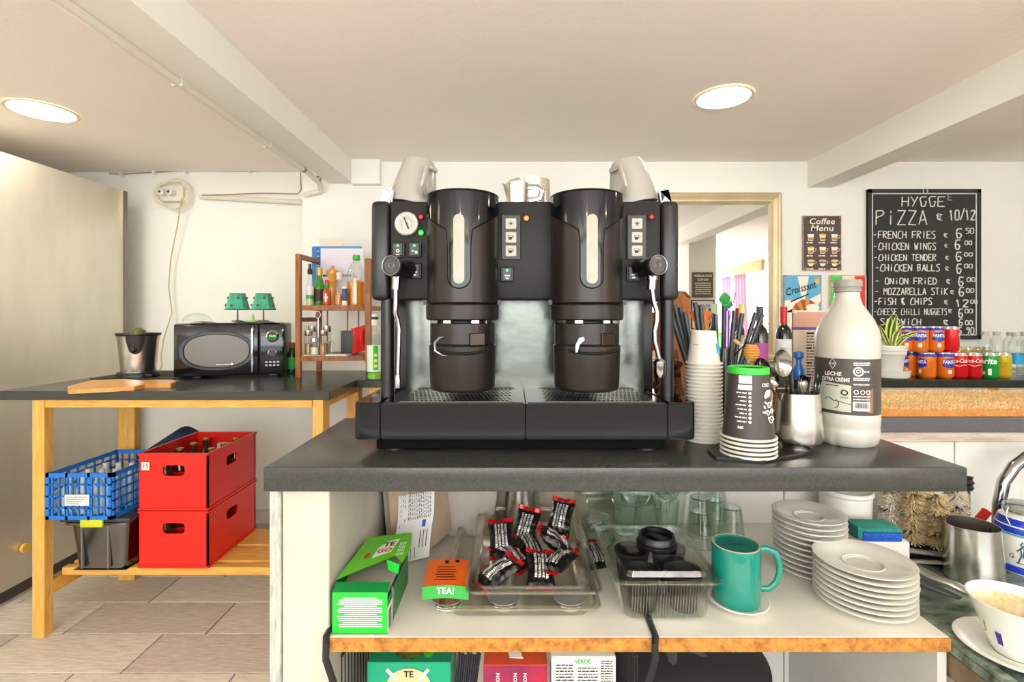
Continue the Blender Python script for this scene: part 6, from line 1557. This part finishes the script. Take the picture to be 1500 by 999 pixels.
b = B(); text(b, 'TEA!', lambda x, y, d: q4(pg, .5+x*12, .45-y*42)+Vector((0, -.0012, .0045*math.sin(math.pi*(.5+x*12)))), .016, .02); ob('print', b, INKW, t)
b = B()
for k in range(6): scrib(b, lambda x, y, d, k=k: q4(pa, x, .2+.1*k)+Vector((0, 0, .0055+0*y))+Vector((0, y, 0)), .2, .75, 0, .0022, 1) if False else patch(b, lambda x, y, d: q4(pa, x, y)+Vector((0, 0, .0055)), .22+.04*(k % 2), .72-.03*(k % 3), .18+.09*k, .205+.09*k)
patch(b, lambda x, y, d: q4(pa, x, y)+Vector((0, 0, .0055)), .66, .76, .82, .92); patch(b, lambda x, y, d: q4(pa, x, y)+Vector((0, 0, .0055)), .42, .5, .78, .9)
ob('print', b, INK, t)
# a long thin green fascia is not present; clear clamshell box with black takeaway cups
cb_x0, cb_x1, cb_y0, cb_y1 = .205, .395, .965, 1.215
t, rrf = rimbox('clamshell_box', 'clear ribbed clamshell box with black cup lids, left of the teal mug', cb_x0, cb_x1, cb_y0, cb_y1, LZ, .688, clear('clam', '#f9fbf7', .05, .10), taper=.014, rr=.018, flange=.008)
b = B()
for k in range(26):
    x = cb_x0+.026+(cb_x1-cb_x0-.052)*k/25; b.tube([(x, cb_y0+.014, LZ+.006), (x, cb_y0+.001, .683)], .0012, 5)
for k in range(30):
    y = cb_y0+.026+(cb_y1-cb_y0-.052)*k/29; b.tube([(cb_x0+.0135, y, LZ+.006), (cb_x0+.001, y, .683)], .0012, 5)
ob('ribs', b, clear('rib_clear', '#f4f8f4', .1, .30), t, kind='stuff')
b = B(); L = [rrf(-.008, .6885), rrf(.012, .690), rrf(.016, .700), rrf(.024, .702)]; g = [[b.bm.verts.new(p) for p in r] for r in L]
for a, c in zip(g, g[1:]):
    for i in range(len(a)): b.bm.faces.new((a[i], a[(i+1) % len(a)], c[(i+1) % len(a)], c[i]))
b.bm.faces.new(g[-1]); ob('lid', b, MATS['clam'], t)
BLID = mat('lid_black', '#141416', .3)
def cuplid(c, s=1, tilt=0, nm='cup_lid', lab='', grp=None):
    t = thing(nm, lab, 'lid', c, 0, grp); 
    b = B(); b.lathe([(.045*s, .0), (.047*s, .003), (.047*s, .008), (.043*s, .010), (.041*s, .022), (.039*s, .024), (.036*s, .022), (.035*s, .015), (0, .014)], (0, 0, 0), 36); ob('lid', b, BLID, t, local=True)
    b = B(); b.box(-.012*s, .012*s, -.03*s, .030*s, .014, .019, .002, 1); b.box(-.004, .004, .022*s, .033*s, .019, .024, .001, 1); b.ring((0, 0, .0145), .026*s, .0015, 24, 5); ob('tab', b, BLID, t, local=True)
    t.rotation_euler = (tilt, 0, .5); return t
cuplid((X(962, 1.09), 1.09, .7025), .92, lab='black takeaway cup lid lying on top of the clamshell box')
BCUP = mat('cup_black', '#1b1b1d', .4)
for i, (x, y) in enumerate(((.262, 1.02), (.345, 1.02), (.262, 1.11), (.345, 1.12))):
    lab = ['black takeaway cup front left inside the clamshell', 'black takeaway cup front right inside the clamshell', 'black takeaway cup back left inside the clamshell', 'black takeaway cup back right inside the clamshell'][i]
    if i == 0:
        tc0 = thing('takeaway_cup', lab, 'paper cup', (x, y, LZ+.004), 0, 'black cups in the clamshell')
        b = B(); b.lathe([(0, 0), (.027, 0), (.037, .07), (.0385, .071), (.0385, .074), (.036, .074), (.026, .004), (0, .004)], (0, 0, 0), 32); ob('cup', b, BCUP, tc0, local=True)
    elif i in (1, 2, 3): dup(tc0, (x, y, LZ+.004), label=lab)
# glass container with tumblers
t, _ = rimbox('glass_box', 'clear rectangular bin full of glass tumblers at the back of the shelf', .165, .455, 1.30, 1.41, LZ, .742, clear('bin_clear', '#f8fbf8', .04, .06), taper=.01, rr=.02, flange=.004, rim=.010)
tum = None
def tumbler(loc, lab, rot=(0, 0, 0), grp='clear tumblers', s=1.0):
    global tum
    if tum is None:
        tum = thing('tumbler', lab, 'glass', loc, 0, grp)
        prof = [(0, .006), (.024, .006), (.034, .088), (.0352, .088), (.0352, .086), (.026, .002), (.024, 0), (0, .0)]
        b = B(); b.lathe(prof, (0, 0, 0), 24)
        b.warp(lambda c: Vector((c.x*(1+.02*math.cos(12*math.atan2(c.y, c.x))), c.y*(1+.02*math.cos(12*math.atan2(c.y, c.x))), c.z)) if .006 < c.z < .07 else c)
        ob('glass', b, clear('tumbler_glass', '#f7fbf8', .02, .10), tum, local=True); b = B(); b.ring((0, 0, .088), .0348, .0009, 24, 5); b.ring((0, 0, .003), .024, .002, 24, 5); ob('rim', b, clear('rim_glass', '#e8f1ec', .02, .3), tum, local=True)
        tum.rotation_euler = rot; return tum
    o = dup(tum, loc, rot=rot, label=lab); o['group'] = grp; return o
k = 0
for i, (x, y, z, rx, rz) in enumerate(((.205, 1.35, .640, 1.57, .2), (.245, 1.36, .640, 1.57, -.3), (.30, 1.35, .612, 0, 0), (.36, 1.35, .612, .12, 0), (.415, 1.355, .612, -.1, 0), (.21, 1.36, .70, 1.3, .9), (.29, 1.355, .725, 1.5, 1.3), (.36, 1.35, .715, 1.2, -.6), (.41, 1.36, .71, .5, 1.0))):
    tumbler((x, y, z), 'clear tumbler in the clear bin, '+['lying bottom left', 'lying second from left at the bottom', 'standing in the middle', 'standing right of the middle', 'leaning at the right end', 'lying on top at the left', 'lying on top in the middle', 'lying on top right of the middle', 'tipped on top at the right end'][i]+'', (rx, 0, rz), 'tumblers in the clear bin')
for px, Y, z, lab in ((1026, 1.30, LZ+.089, 'lower tumbler of the inverted pair beside the clear bin'), (1026, 1.30, LZ+.126, 'upper tumbler of the inverted pair beside the clear bin'), (1047, 1.385, LZ+.089, 'inverted tumbler behind the stacked pair'), (1047, 1.385, LZ+.130, 'upper inverted tumbler behind the stacked pair'), (1071, 1.33, LZ+.089, 'single inverted tumbler just above the teal mug')):
    tumbler((X(px, Y), Y, z), lab, (math.pi, 0, 0), 'inverted tumblers beside the bin')
# teal mug on saucer
mgx, mgy = .459, 1.035
def saucer_proto(nm, lab, grp, loc, R, h):
    t = thing(nm, lab, 'saucer', loc, 0, grp)
    b = B(); b.lathe([(0, .0025), (R*.33, .0025), (R*.36, .0045), (R*.42, .005), (R*.7, h*.62), (R*.97, h), (R, h-.0006), (R*.985, h-.0028), (R*.7, h*.25), (R*.5, .0), (R*.45, 0), (R*.43, .0015), (0, .0012)], (0, 0, 0), 56); ob('plate', b, WHITE, t, local=True)
    b = B(); b.ring((0, 0, .0052), R*.40, .0016, 48, 6); ob('cup_ring', b, WHITE, t, local=True)
    return t
s1 = saucer_proto('saucer', 'single white saucer under the teal mug', 'saucer of the teal mug', (mgx+.004, mgy, LZ), .060, .014)
t = thing('teal_mug', 'glossy teal mug standing upside down on a saucer', 'mug', (mgx, mgy, LZ+.012))
TEAL = mat('teal_glaze', '#14806f', .12, coat=.5)
b = B(); b.lathe([(.0415, 0), (.044, .001), (.046, .006), (.0475, .05), (.0475, .112), (.0465, .1175), (.044, .1185), (.041, .1172), (.0395, .1158), (0, .1155)], (mgx, mgy, LZ+.007), 48); ob('cup', b, TEAL, t)
b = B(); b.ring((mgx, mgy, LZ+.007+.1175), .0445, .0016, 48, 6); ob('foot_ring', b, mat('raw_clay', '#c9a888', .7), t, 'unglazed foot ring')
b = B(); a = .25; hd = Vector((math.cos(a), -math.sin(a)*.4, 0)).normalized(); cc = Vector((mgx, mgy, LZ+.007))
b.tube([cc+hd*r_+Vector((0, 0, z)) for r_, z in ((.044, .108), (.060, .110), (.078, .102), (.086, .082), (.086, .062), (.080, .042), (.066, .028), (.052, .027), (.044, .030))], .0065, 12, flat=(1, .8)); ob('handle', b, TEAL, t)
b = B(); text(b, 'VERDE', lambda x, y, d: Vector((mgx+x, mgy+y, LZ+.007+.1159)), .012, .01); ob('print', b, INK, t)
# saucer stacks
s2 = saucer_proto('saucer', 'bottom saucer of the tall stack behind the teal mug', 'saucers stacked behind the teal mug', (.692, 1.17, LZ), .077, .016)
n = 11; sp = .0122
for k in range(1, n):
    dup(s2, (.692+random.uniform(-.0008, .0008)-.0004*k, 1.17, LZ+sp*k), label='top saucer of the tall stack behind the teal mug' if k == n-1 else ORD[k]+' saucer up from the shelf in the tall stack behind the teal mug')
s3 = saucer_proto('saucer', 'bottom saucer of the large front stack on the shelf corner', 'large saucers in the front stack', (.722, 1.035, LZ), .091, .017)
for k in range(1, 8):
    dup(s3, (.722+random.uniform(-.001, .001), 1.035+random.uniform(-.001, .001), LZ+.0113*k), label='top saucer of the large front stack' if k == 7 else ORD[k]+' saucer up from the shelf in the large front stack')

# ================================================================ SINK SIDE
DZ = .60
GRN = mat('drainer_marble', '#8d9a8a', .25, noise=.75, nscale=14, stretch=(1, 2.2, 1), col2='#3c4a3e')
t = thing('drainer', 'mottled green stone drainer to the right of the shelf', 'drainer', (1.3, 1.0, 0))
b = B(); b.box(.812, 1.75, .55, 1.435, DZ-.03, DZ-.012, .004); ob('top', b, GRN, t)
b = B()
b.box(.812, .832, .55, 1.435, DZ-.012, DZ-.002, .003); b.box(.812, 1.75, .55, .57, DZ-.012, DZ-.002, .003); b.box(1.73, 1.75, .55, 1.435, DZ-.012, DZ-.002, .003); ob('raised_edge', b, GRN, t)
b = B(); b.box(.813, 1.74, .56, 1.435, DZ-.075, DZ-.031); ob('front_panel', b, mat('grimy_trim', '#8b7a5c', .7, noise=.5, nscale=20), t)
b = B(); b.box(.84, 1.72, .60, 1.42, 0, DZ-.076); ob('cabinet', b, WPLAST, t)
DZ = .5882
# white bowl on white tub (back)
t = thing('white_tub', 'round white plastic tub at the back beside the saucers', 'tub', (X(1240, 1.36), 1.36, DZ))
c = (X(1238, 1.36), 1.36, DZ)
b = B(); b.lathe([(0, 0), (.052, 0), (.058, .01), (.062, .13), (.066, .135), (.066, .142), (.062, .144), (.058, .135), (.056, .01), (0, .008)], c, 36); ob('tub', b, WPLAST, t)
b = B(); b.lathe([(0, .139), (.057, .139)], c, 30); b.ring((c[0], c[1], c[2]+.142), .05, .003, 30, 6); ob('glass_lid', b, GLASS, t)
t = thing('soap_dish', 'white plastic block holding the sponge', 'dish', (.95, 1.27, DZ))
sxx, syy = X(1281, 1.24), 1.235
b = B(); b.box(sxx-.058, sxx+.062, syy-.03, syy+.055, DZ, DZ+.068, .006); b.box(sxx-.066, sxx+.05, syy+.03, syy+.07, DZ, DZ+.080, .006); ob('block', b, mat('offwhite_block', '#dcd8d2', .4), t)
t = thing('sponge', 'blue sponge with green scouring layer on the white block', 'sponge', (sxx, syy, DZ+.068))
Ms = Matrix.Translation((sxx-.004, syy-.004, DZ+.0682)) @ Matrix.Rotation(-.06, 4, 'Z')
b = B(); b.box(-.046, .046, -.028, .03, 0, .022, .005, M=Ms); ob('foam', b, mat('sponge_blue', '#1b5fd0', .8, noise=.5, nscale=200, bump=.5, bscale=250), t)
b = B(); b.box(-.050, .046, -.028, .032, .022, .032, .003, M=Ms); b.box(-.058, -.046, -.028, .034, .004, .034, .003, M=Ms); ob('scouring_layer', b, mat('scour_green', '#2f8f7f', .9, noise=.35, nscale=200, bump=.4, bscale=250), t)
# glass washing brushes
t = thing('brush_cluster', 'cluster of upright glass-washing brushes with cream bristles', 'brush', (X(1352, 1.3), 1.3, DZ))
c0 = (X(1352, 1.30), 1.30)
b = B(); b.lathe([(0, 0), (.085, 0), (.087, .006), (.08, .012), (.02, .02), (.018, .06), (0, .06)], (c0[0], c0[1], DZ), 32); b.box(c0[0]-.09, c0[0]+.07, c0[1]-.05, c0[1]-.03, DZ+.012, DZ+.02); ob('base', b, BLACK, t)
BR = [mat('bristle_cream', '#e2cfa4', .8), mat('bristle_pale', '#efe6d6', .8), mat('bristle_dark', '#5a4a38', .8), mat('bristle_cream', '#e2cfa4', .8)]
cols_ = [(1305, 1.30, 1), (1336, 1.265, 0), (1372, 1.25, 0), (1400, 1.30, 1), (1352, 1.33, 0)]
for k, (px, Y, mi) in enumerate(cols_):
    x = X(px, Y); z0, z1 = DZ+.045, DZ+.225 if k in (0, 1, 4) else DZ+.165
    b = B(); b.tube([(x, Y, DZ+.01), (x, Y, z1)], .005, 8); stf = ob('stem', b, BLACK, t)
    bl, bd = B(), B()
    for j in range(2200):
        z = random.uniform(z0, z1); a = random.uniform(0, 2*math.pi); ph = (z-z0)/.045*2*math.pi
        q = bd if abs(((a-ph) % (2*math.pi))-math.pi) > 2.8 else bl
        r = random.uniform(.024, .031)*(1-.25*max(0, (z-z1+.02)/.02))
        d = Vector((math.cos(a), math.sin(a), random.uniform(-.35, .2))); s = Vector((-math.sin(a), math.cos(a), 0))*.0009; p = Vector((x, Y, z))
        q.bm.faces.new([q.bm.verts.new(p+d*.004-s), q.bm.verts.new(p+d*.004+s), q.bm.verts.new(p+d*r+s*1.2), q.bm.verts.new(p+d*r-s*1.2)])
    b2 = ob('bristles', bl, BR[mi], stf, kind='stuff', smooth=0); b2 = ob('bristles', bd, BR[2], stf, 'dark bristle spiral', kind='stuff', smooth=0)
x = X(1420, 1.30); b = B(); b.lathe([(.009, 0), (.012, .008), (.008, .012), (.013, .02), (.008, .026), (.010, .034), (0, .036)], (X(1400, 1.30)+.033, 1.30, DZ+.160), 14); b.tube([(X(1400, 1.30)+.033, 1.30, DZ), (X(1400, 1.30)+.033, 1.30, DZ+.165)], .004, 8); ob('handle_tip', b, BLACK, t)
# steel jug on the drainer
jc = (X(1425, 1.165), 1.165, DZ)
pitcher('milk_pitcher', 'large brushed steel milk pitcher on the drainer', jc, .056, .050, .128, rz=.15)
# storage jar
c = (X(1504, 1.21), 1.21, DZ)
t = bottle('storage_jar', 'white and blue painted storage jar with clamp lid at the photo edge', 'jar', c, [(0, 0), (.055, 0), (.058, .006), (.058, .11), (.050, .128), (.040, .134), (.040, .14), (0, .14)], WHITE,
       (('blue_band', [(.0586, .095), (.0586, .108), (.0512, .1275)], mat('cobalt', '#1c3fb8', .2, coat=.4)), ('teal_line', [(.0588, .090), (.0588, .094)], mat('line_teal', '#3aa9a0', .3)), ('base_band', [(.0586, .004), (.0586, .02)], MATS['cobalt']),
        ('lid', [(.036, .141), (.043, .143), (.044, .150), (.040, .156), (.026, .160), (0, .161)], clear('jar_lid', '#d6ddde', .05, .25))), seg=40)
b = B(); b.ring((c[0], c[1], c[2]+.140), .0425, .0022, 36, 6); b.tube([(c[0]-.044, c[1], c[2]+.15), (c[0]-.056, c[1]-.005, c[2]+.13), (c[0]-.052, c[1]-.02, c[2]+.10)], .002, 6); ob('clamp', b, CHROME, t)
b = B(); fn = on_cyl(c[0], c[1], c[2]+.06, .0584, ang0=math.atan2(-c[1], -c[0])); 
for pts in ([(-.008, -.03), (-.002, -.012), (-.004, .004), (.002, .012)], [(.006, -.03), (.001, -.012), (.003, .004)], [(-.010, -.004), (-.002, .006), (.008, .002)], [(-.004, .012), (0, .02), (.004, .014), (0, .01), (-.004, .012)], [(-.012, -.031), (.012, -.031)]):
    b.tube([fn(x-.006, y, 0) for x, y in pts], .0014, 5)
text(b, 'G', lambda x, y, d: fn(x-.026, y-.018, d), .014, .02); ob('blue_figure', b, mat('delft_blue', '#3d567e', .4), t)
# pan handles
PH = mat('pan_grey', '#a9a69e', .3, .6)
b = B(); b.tube([P(1335, 828, 1.16), P(1370, 848, 1.10), P(1400, 858, 1.05), P(1425, 872, 1.02)], [.012, .013, .012, .008], 10, flat=(.6, 1.3)); b.lathe([(0, 0)], (0, 0, 0)) if False else None
o = single('pan_handle', b, PH, 'pale grey pan handle lying in front of the steel pitcher', 'pan')
b = B(); b.tube([P(1335, 843, 1.12), P(1365, 860, 1.07), P(1405, 876, 1.02)], [.009, .012, .006], 10, flat=(.5, 1.4)); single('knife_handle', b, mat('dark_grip', '#3b4a4c', .35), 'dark grey knife handle lying below the pan handle', 'knife')
b = B(); b.tube([P(1330, 806, 1.22), P(1376, 812, 1.22)], .008, 8, flat=(.6, 1.5)); b.tube([P(1335, 822, 1.2), P(1378, 824, 1.2)], .006, 8, flat=(.6, 1.5)); single('grill_rack', b, PH, 'steel rack bars below the glass-washing brushes', 'rack')
for o in (bpy.data.objects['pan_handle'], bpy.data.objects['knife_handle'], bpy.data.objects['grill_rack']): o.location.z = max(o.location.z, DZ+.0)
# cup with coffee on saucer
cc = (.903, .90, DZ)
s4 = saucer_proto('saucer', 'white saucer under the coffee-stained cup at the photo edge', 'saucer of the stained cup', (cc[0], cc[1], DZ), .088, .020)
t = thing('coffee_cup', 'big white tapered cup with purple badge and coffee residue at the photo edge', 'cup', (cc[0], cc[1], DZ+.006))
b = B(); b.lathe([(0, 0), (.032, 0), (.035, .004), (.045, .028), (.059, .066), (.068, .088), (.0705, .095), (.0685, .0955), (.065, .088), (.056, .066), (.042, .028), (.032, .01), (0, .008)], (cc[0], cc[1], DZ+.006), 52); ob('cup', b, mat('cup_glaze', '#dde0d5', .15, coat=.3), t)
b = B(); b.lathe([(0, .024), (.038, .0245), (.053, .060), (.0610, .079), (.0605, .080), (.052, .062), (.038, .0255), (0, .025)], (cc[0], cc[1], DZ+.0062), 40); ob('coffee_residue', b, mat('residue', '#cfae6c', .7, noise=.4, nscale=40, col2='#efe2c4'), t, 'dried coffee foam')
av = math.atan2(-cc[1], -cc[0])
b = B(); ff = lambda x, y, d: Vector((cc[0]+(.0478+.38*y+.0014)*math.cos(av-.45+x/.05), cc[1]+(.0478+.38*y+.0014)*math.sin(av-.45+x/.05), DZ+.006+.036+y)); patch(b, ff, -.006, .009, -.014, .014, 4); bd = ob('badge', b, mat('badge_white', '#e9e4ea', .3), t)
b = B(); ff2 = lambda x, y, d: ff(x, y, d)+Vector((math.cos(av), math.sin(av), 0))*.0005; patch(b, ff2, -.005, .004, -.012, .012, 3); ob('badge_print', b, mat('badge_purple', '#3d2b86', .3), bd)
b = B(); ff3 = lambda x, y, d: ff(x, y, d); b.surf(lambda u, v: ff(-.020+.0025*u-.004*(1-v), .006+.016*v, 0), 1, 4); b.ball(tuple(ff(-.024, .002, 0)), .0018, 8); ob('coffee_drip', b, mat('drip', '#b58b4a', .5), t)
# tap
t = thing('tap', 'arched chrome tap at the right edge of the photo', 'tap', (1.42, 1.33, DZ))
Yt = 1.33; pts = [P(1462, 790, Yt), P(1463, 740, Yt), P(1470, 706, Yt), P(1486, 683, Yt), P(1506, 668, Yt), P(1530, 662, Yt), P(1556, 672, Yt), P(1572, 700, Yt), P(1576, 730, Yt)]
pts[0].z = DZ
b = B(); b.tube(pts, .014, 16); ob('spout', b, CHROME, t)
b = B(); b.lathe([(.026, 0), (.026, .012), (.019, .018), (.019, .05), (.015, .055)], (pts[0].x, Yt, DZ), 24); ob('base', b, CHROME, t)
b = B(); c = P(1436, 765, 1.34); b.box(c.x-.022, c.x+.02, 1.335, 1.36, DZ, c.z+.005, .006); b.tube([P(1432, 765, 1.33), P(1446, 748, 1.33)], .011, 10); single('red_cloth', b, mat('red_cloth', '#d8231a', .6), 'small red cloth piece beside the tap', 'cloth')

# ================================================================ UNDER THE SHELF
WIRE = mat('wire_black', '#202020', .45)
t = thing('wire_basket', 'black wire basket hanging from the shelf by two flat hooks', 'basket', (-.02, 1.1, .36))
for px in (481, 957):
    x = X(px, .925); b = B(); s = 1 if px < 600 else -1
    b.tube([(x-.006*s, .99, LZ+.004), (x-.004*s, .925, LZ+.004), (x, .914, LZ-.004), (x+.004*s*0, .912, LZ-.03), (x+(.022 if s > 0 else -.018), .925, LZ-.12), (x+(.034 if s > 0 else -.025), .935, .40)], .0062, 8, flat=(.4, 1)); ob('hook', b, mat('hook_black', '#2e2e30', .35, .4), t)
x0, x1, y0, y1, z0, z1 = -.325, .235, .95, 1.40, .36, .555
b = B()
for k in range(29): x = x0+(x1-x0)*k/28; b.tube([(x, y1, z1), (x, y1, z0), (x, y0, z0)], .0013, 5)
for k in range(7): b.tube([(x0, y1, z0+(z1-z0)*k/6), (x1, y1, z0+(z1-z0)*k/6)], .0016, 5)
for xx in (x0, x1):
    for k in range(24): y = y0+(y1-y0)*k/23; b.tube([(xx, y, z1), (xx, y, z0)], .0013, 5)
    b.tube([(xx, y0, z1), (xx, y1, z1)], .003, 6); b.tube([(xx, y0, z0), (xx, y1, z0)], .003, 6)
ob('wires', b, WIRE, t, kind='stuff')
b = B(); b.tube([(x0, y0, z0), (x1, y0, z0), (x1, y1, z0), (x0, y1, z0)], .003, 6, closed=True); ob('rim', b, WIRE, t)
def carton(nm, lab, px0, px1, pyt, Yf, dep, m, mt, z0=.364, rz=0):
    x0, x1, z1 = X(px0, Yf), X(px1, Yf), Z(pyt, Yf)
    t = thing(nm, lab, 'box', ((x0+x1)/2, Yf+dep/2, z0))
    b = B(); b.box(x0, x1, Yf, Yf+dep, z0, z1, .001, 1); ob('box', b, m, t)
    if mt: b = B(); b.box(x0+.001, x1-.001, Yf+.001, Yf+dep-.001, z1, z1+.001); ob('top_panel', b, mt, t)
    return t, x0, x1, z1
TE = mat('box_teal', '#0f9a72', .4)
t, x0, x1, z1 = carton('teal_tea_box', 'teal tea box with dried herb picture, in the wire basket', 538, 660, 971, 1.02, .11, TE, mat('box_teal2', '#12875f', .4))
b = B(); cxx = (x0+x1)/2; b.bm.faces.new([b.bm.verts.new((cxx-.004+.036*math.cos(a), 1.066+.038*math.sin(a), z1+.0016)) for a in [k*math.pi/10 for k in range(20)]]); ob('herb_print', b, mat('herbs', '#6f7a30', .8, noise=.7, nscale=90, col2='#2c3a12'), t)
b = B(); [b.bm.faces.new([b.bm.verts.new((cxx+.030+dx+.010*math.cos(a), 1.06+dy+.014*math.sin(a), z1+.002)) for a in [k*math.pi/6 for k in range(12)]]) for dx, dy in ((0, 0), (.010, .012), (.006, -.014))]; ob('mint_print', b, mat('mint', '#4cbf2e', .5), t)
b = B(); b.prism([(cxx-.045+.09*(.5+.5*math.cos(a)), 1.0185, z1-.045+.035*math.sin(a)) for a in [k*math.pi/12 for k in range(24)]], (0, -.0005, 0)); ob('bowl_print', b, mat('print_tan', '#cbb98a', .5), t)
b = B(); fn = on_plane((cxx, 1.0172, z1-.022)); text(b, 'TE', fn, .018, .02); ob('print', b, INK, t)
b = B()
for a_, c_ in ((-.045, -.012), (.040, -.012)): b.tube([(cxx+a_, 1.018, z1+c_), (cxx+a_*.55, 1.018, z1+c_-.020)], .0035, 6)
ob('spoon_print', b, INKW, t, kind='stuff')
t, x0, x1, z1 = carton('red_tea_box', 'red fruit tea box with white tab, in the wire basket', 708, 802, 975, 1.01, .10, mat('box_red', '#c8252c', .4, noise=.35, nscale=5, col2='#6a2450'), mat('box_red2', '#d4502e', .4))
b = B(); fn = on_plane(((x0+x1)/2, 1.0092, z1-.04))
for xx in (-.035, .0, .02): text(b, 'INFUSION', lambda x, y, d: fn(xx-y, x, d), .010, .01, width=.05)
b.prism([((x0+x1)/2-.012, 1.03, z1+.002), ((x0+x1)/2+.016, 1.028, z1+.002), ((x0+x1)/2+.010, 1.05, z1+.002), ((x0+x1)/2-.014, 1.046, z1+.002)], (0, 0, .001)); ob('print', b, INKW, t)
t, x0, x1, z1 = carton('white_carton', 'white carton with green print and small text, in the wire basket', 808, 902, 962, 1.0, .05, mat('carton_white', '#e9ebdf', .5), None)
b = B(); fn = on_plane(((x0+x1)/2, .9985, z1-.03))
for k in range(9): scrib(b, fn, -.055, -.02, .014-.006*k, .0024, 1); scrib(b, fn, -.012, .028, .008-.006*k, .0022, 1); scrib(b, fn, .034, .058, .022-.005*k, .002, 1)
ob('print', b, INK, t)
b = B(); text(b, 'VERDE', lambda x, y, d: fn(x-.002, y+.021, d), .011, .02); ob('green_print', b, mat('print_leaf', '#2f9a3a', .5), t)
b = B()
for k in range(10): b.tube([(X(664+3*k, 1.05), 1.05+.006*(k % 3), .365), (X(672+3.4*k, 1.05), 1.055, Z(958, 1.05)-.002*(k % 4))], .0026, 6)
single('stirrer_bundle', b, mat('stirrer_dark', '#2d2b33', .5), 'bundle of dark stirrers between the two tea boxes', 'stirrers', kind='stuff')
# round black lid with straps
t = thing('round_bin', 'large round black bin lid with crossing straps under the shelf', 'bin', (.28, 1.20, 0))
c = (X(985, 1.2), 1.22, 0)
b = B(); b.lathe([(0, 0), (.17, 0), (.19, .02), (.215, .36), (.222, .365), (.222, .385), (.19, .40), (.10, .412), (0, .415)], c, 48); ob('body', b, mat('bin_black', '#333435', .5), t)
b = B()
for a in (.35, 1.35, 2.4):
    q_ = [Vector((c[0]+r*math.cos(a), c[1]+r*math.sin(a), .418-.00045*(abs(r)/.01)**1.3)) for r in [-.2+.05*k for k in range(9)]]; b.tube(q_, .012, 8, flat=(.2, 1))
ob('strap', b, mat('strap_grey', '#5f6062', .6), t)
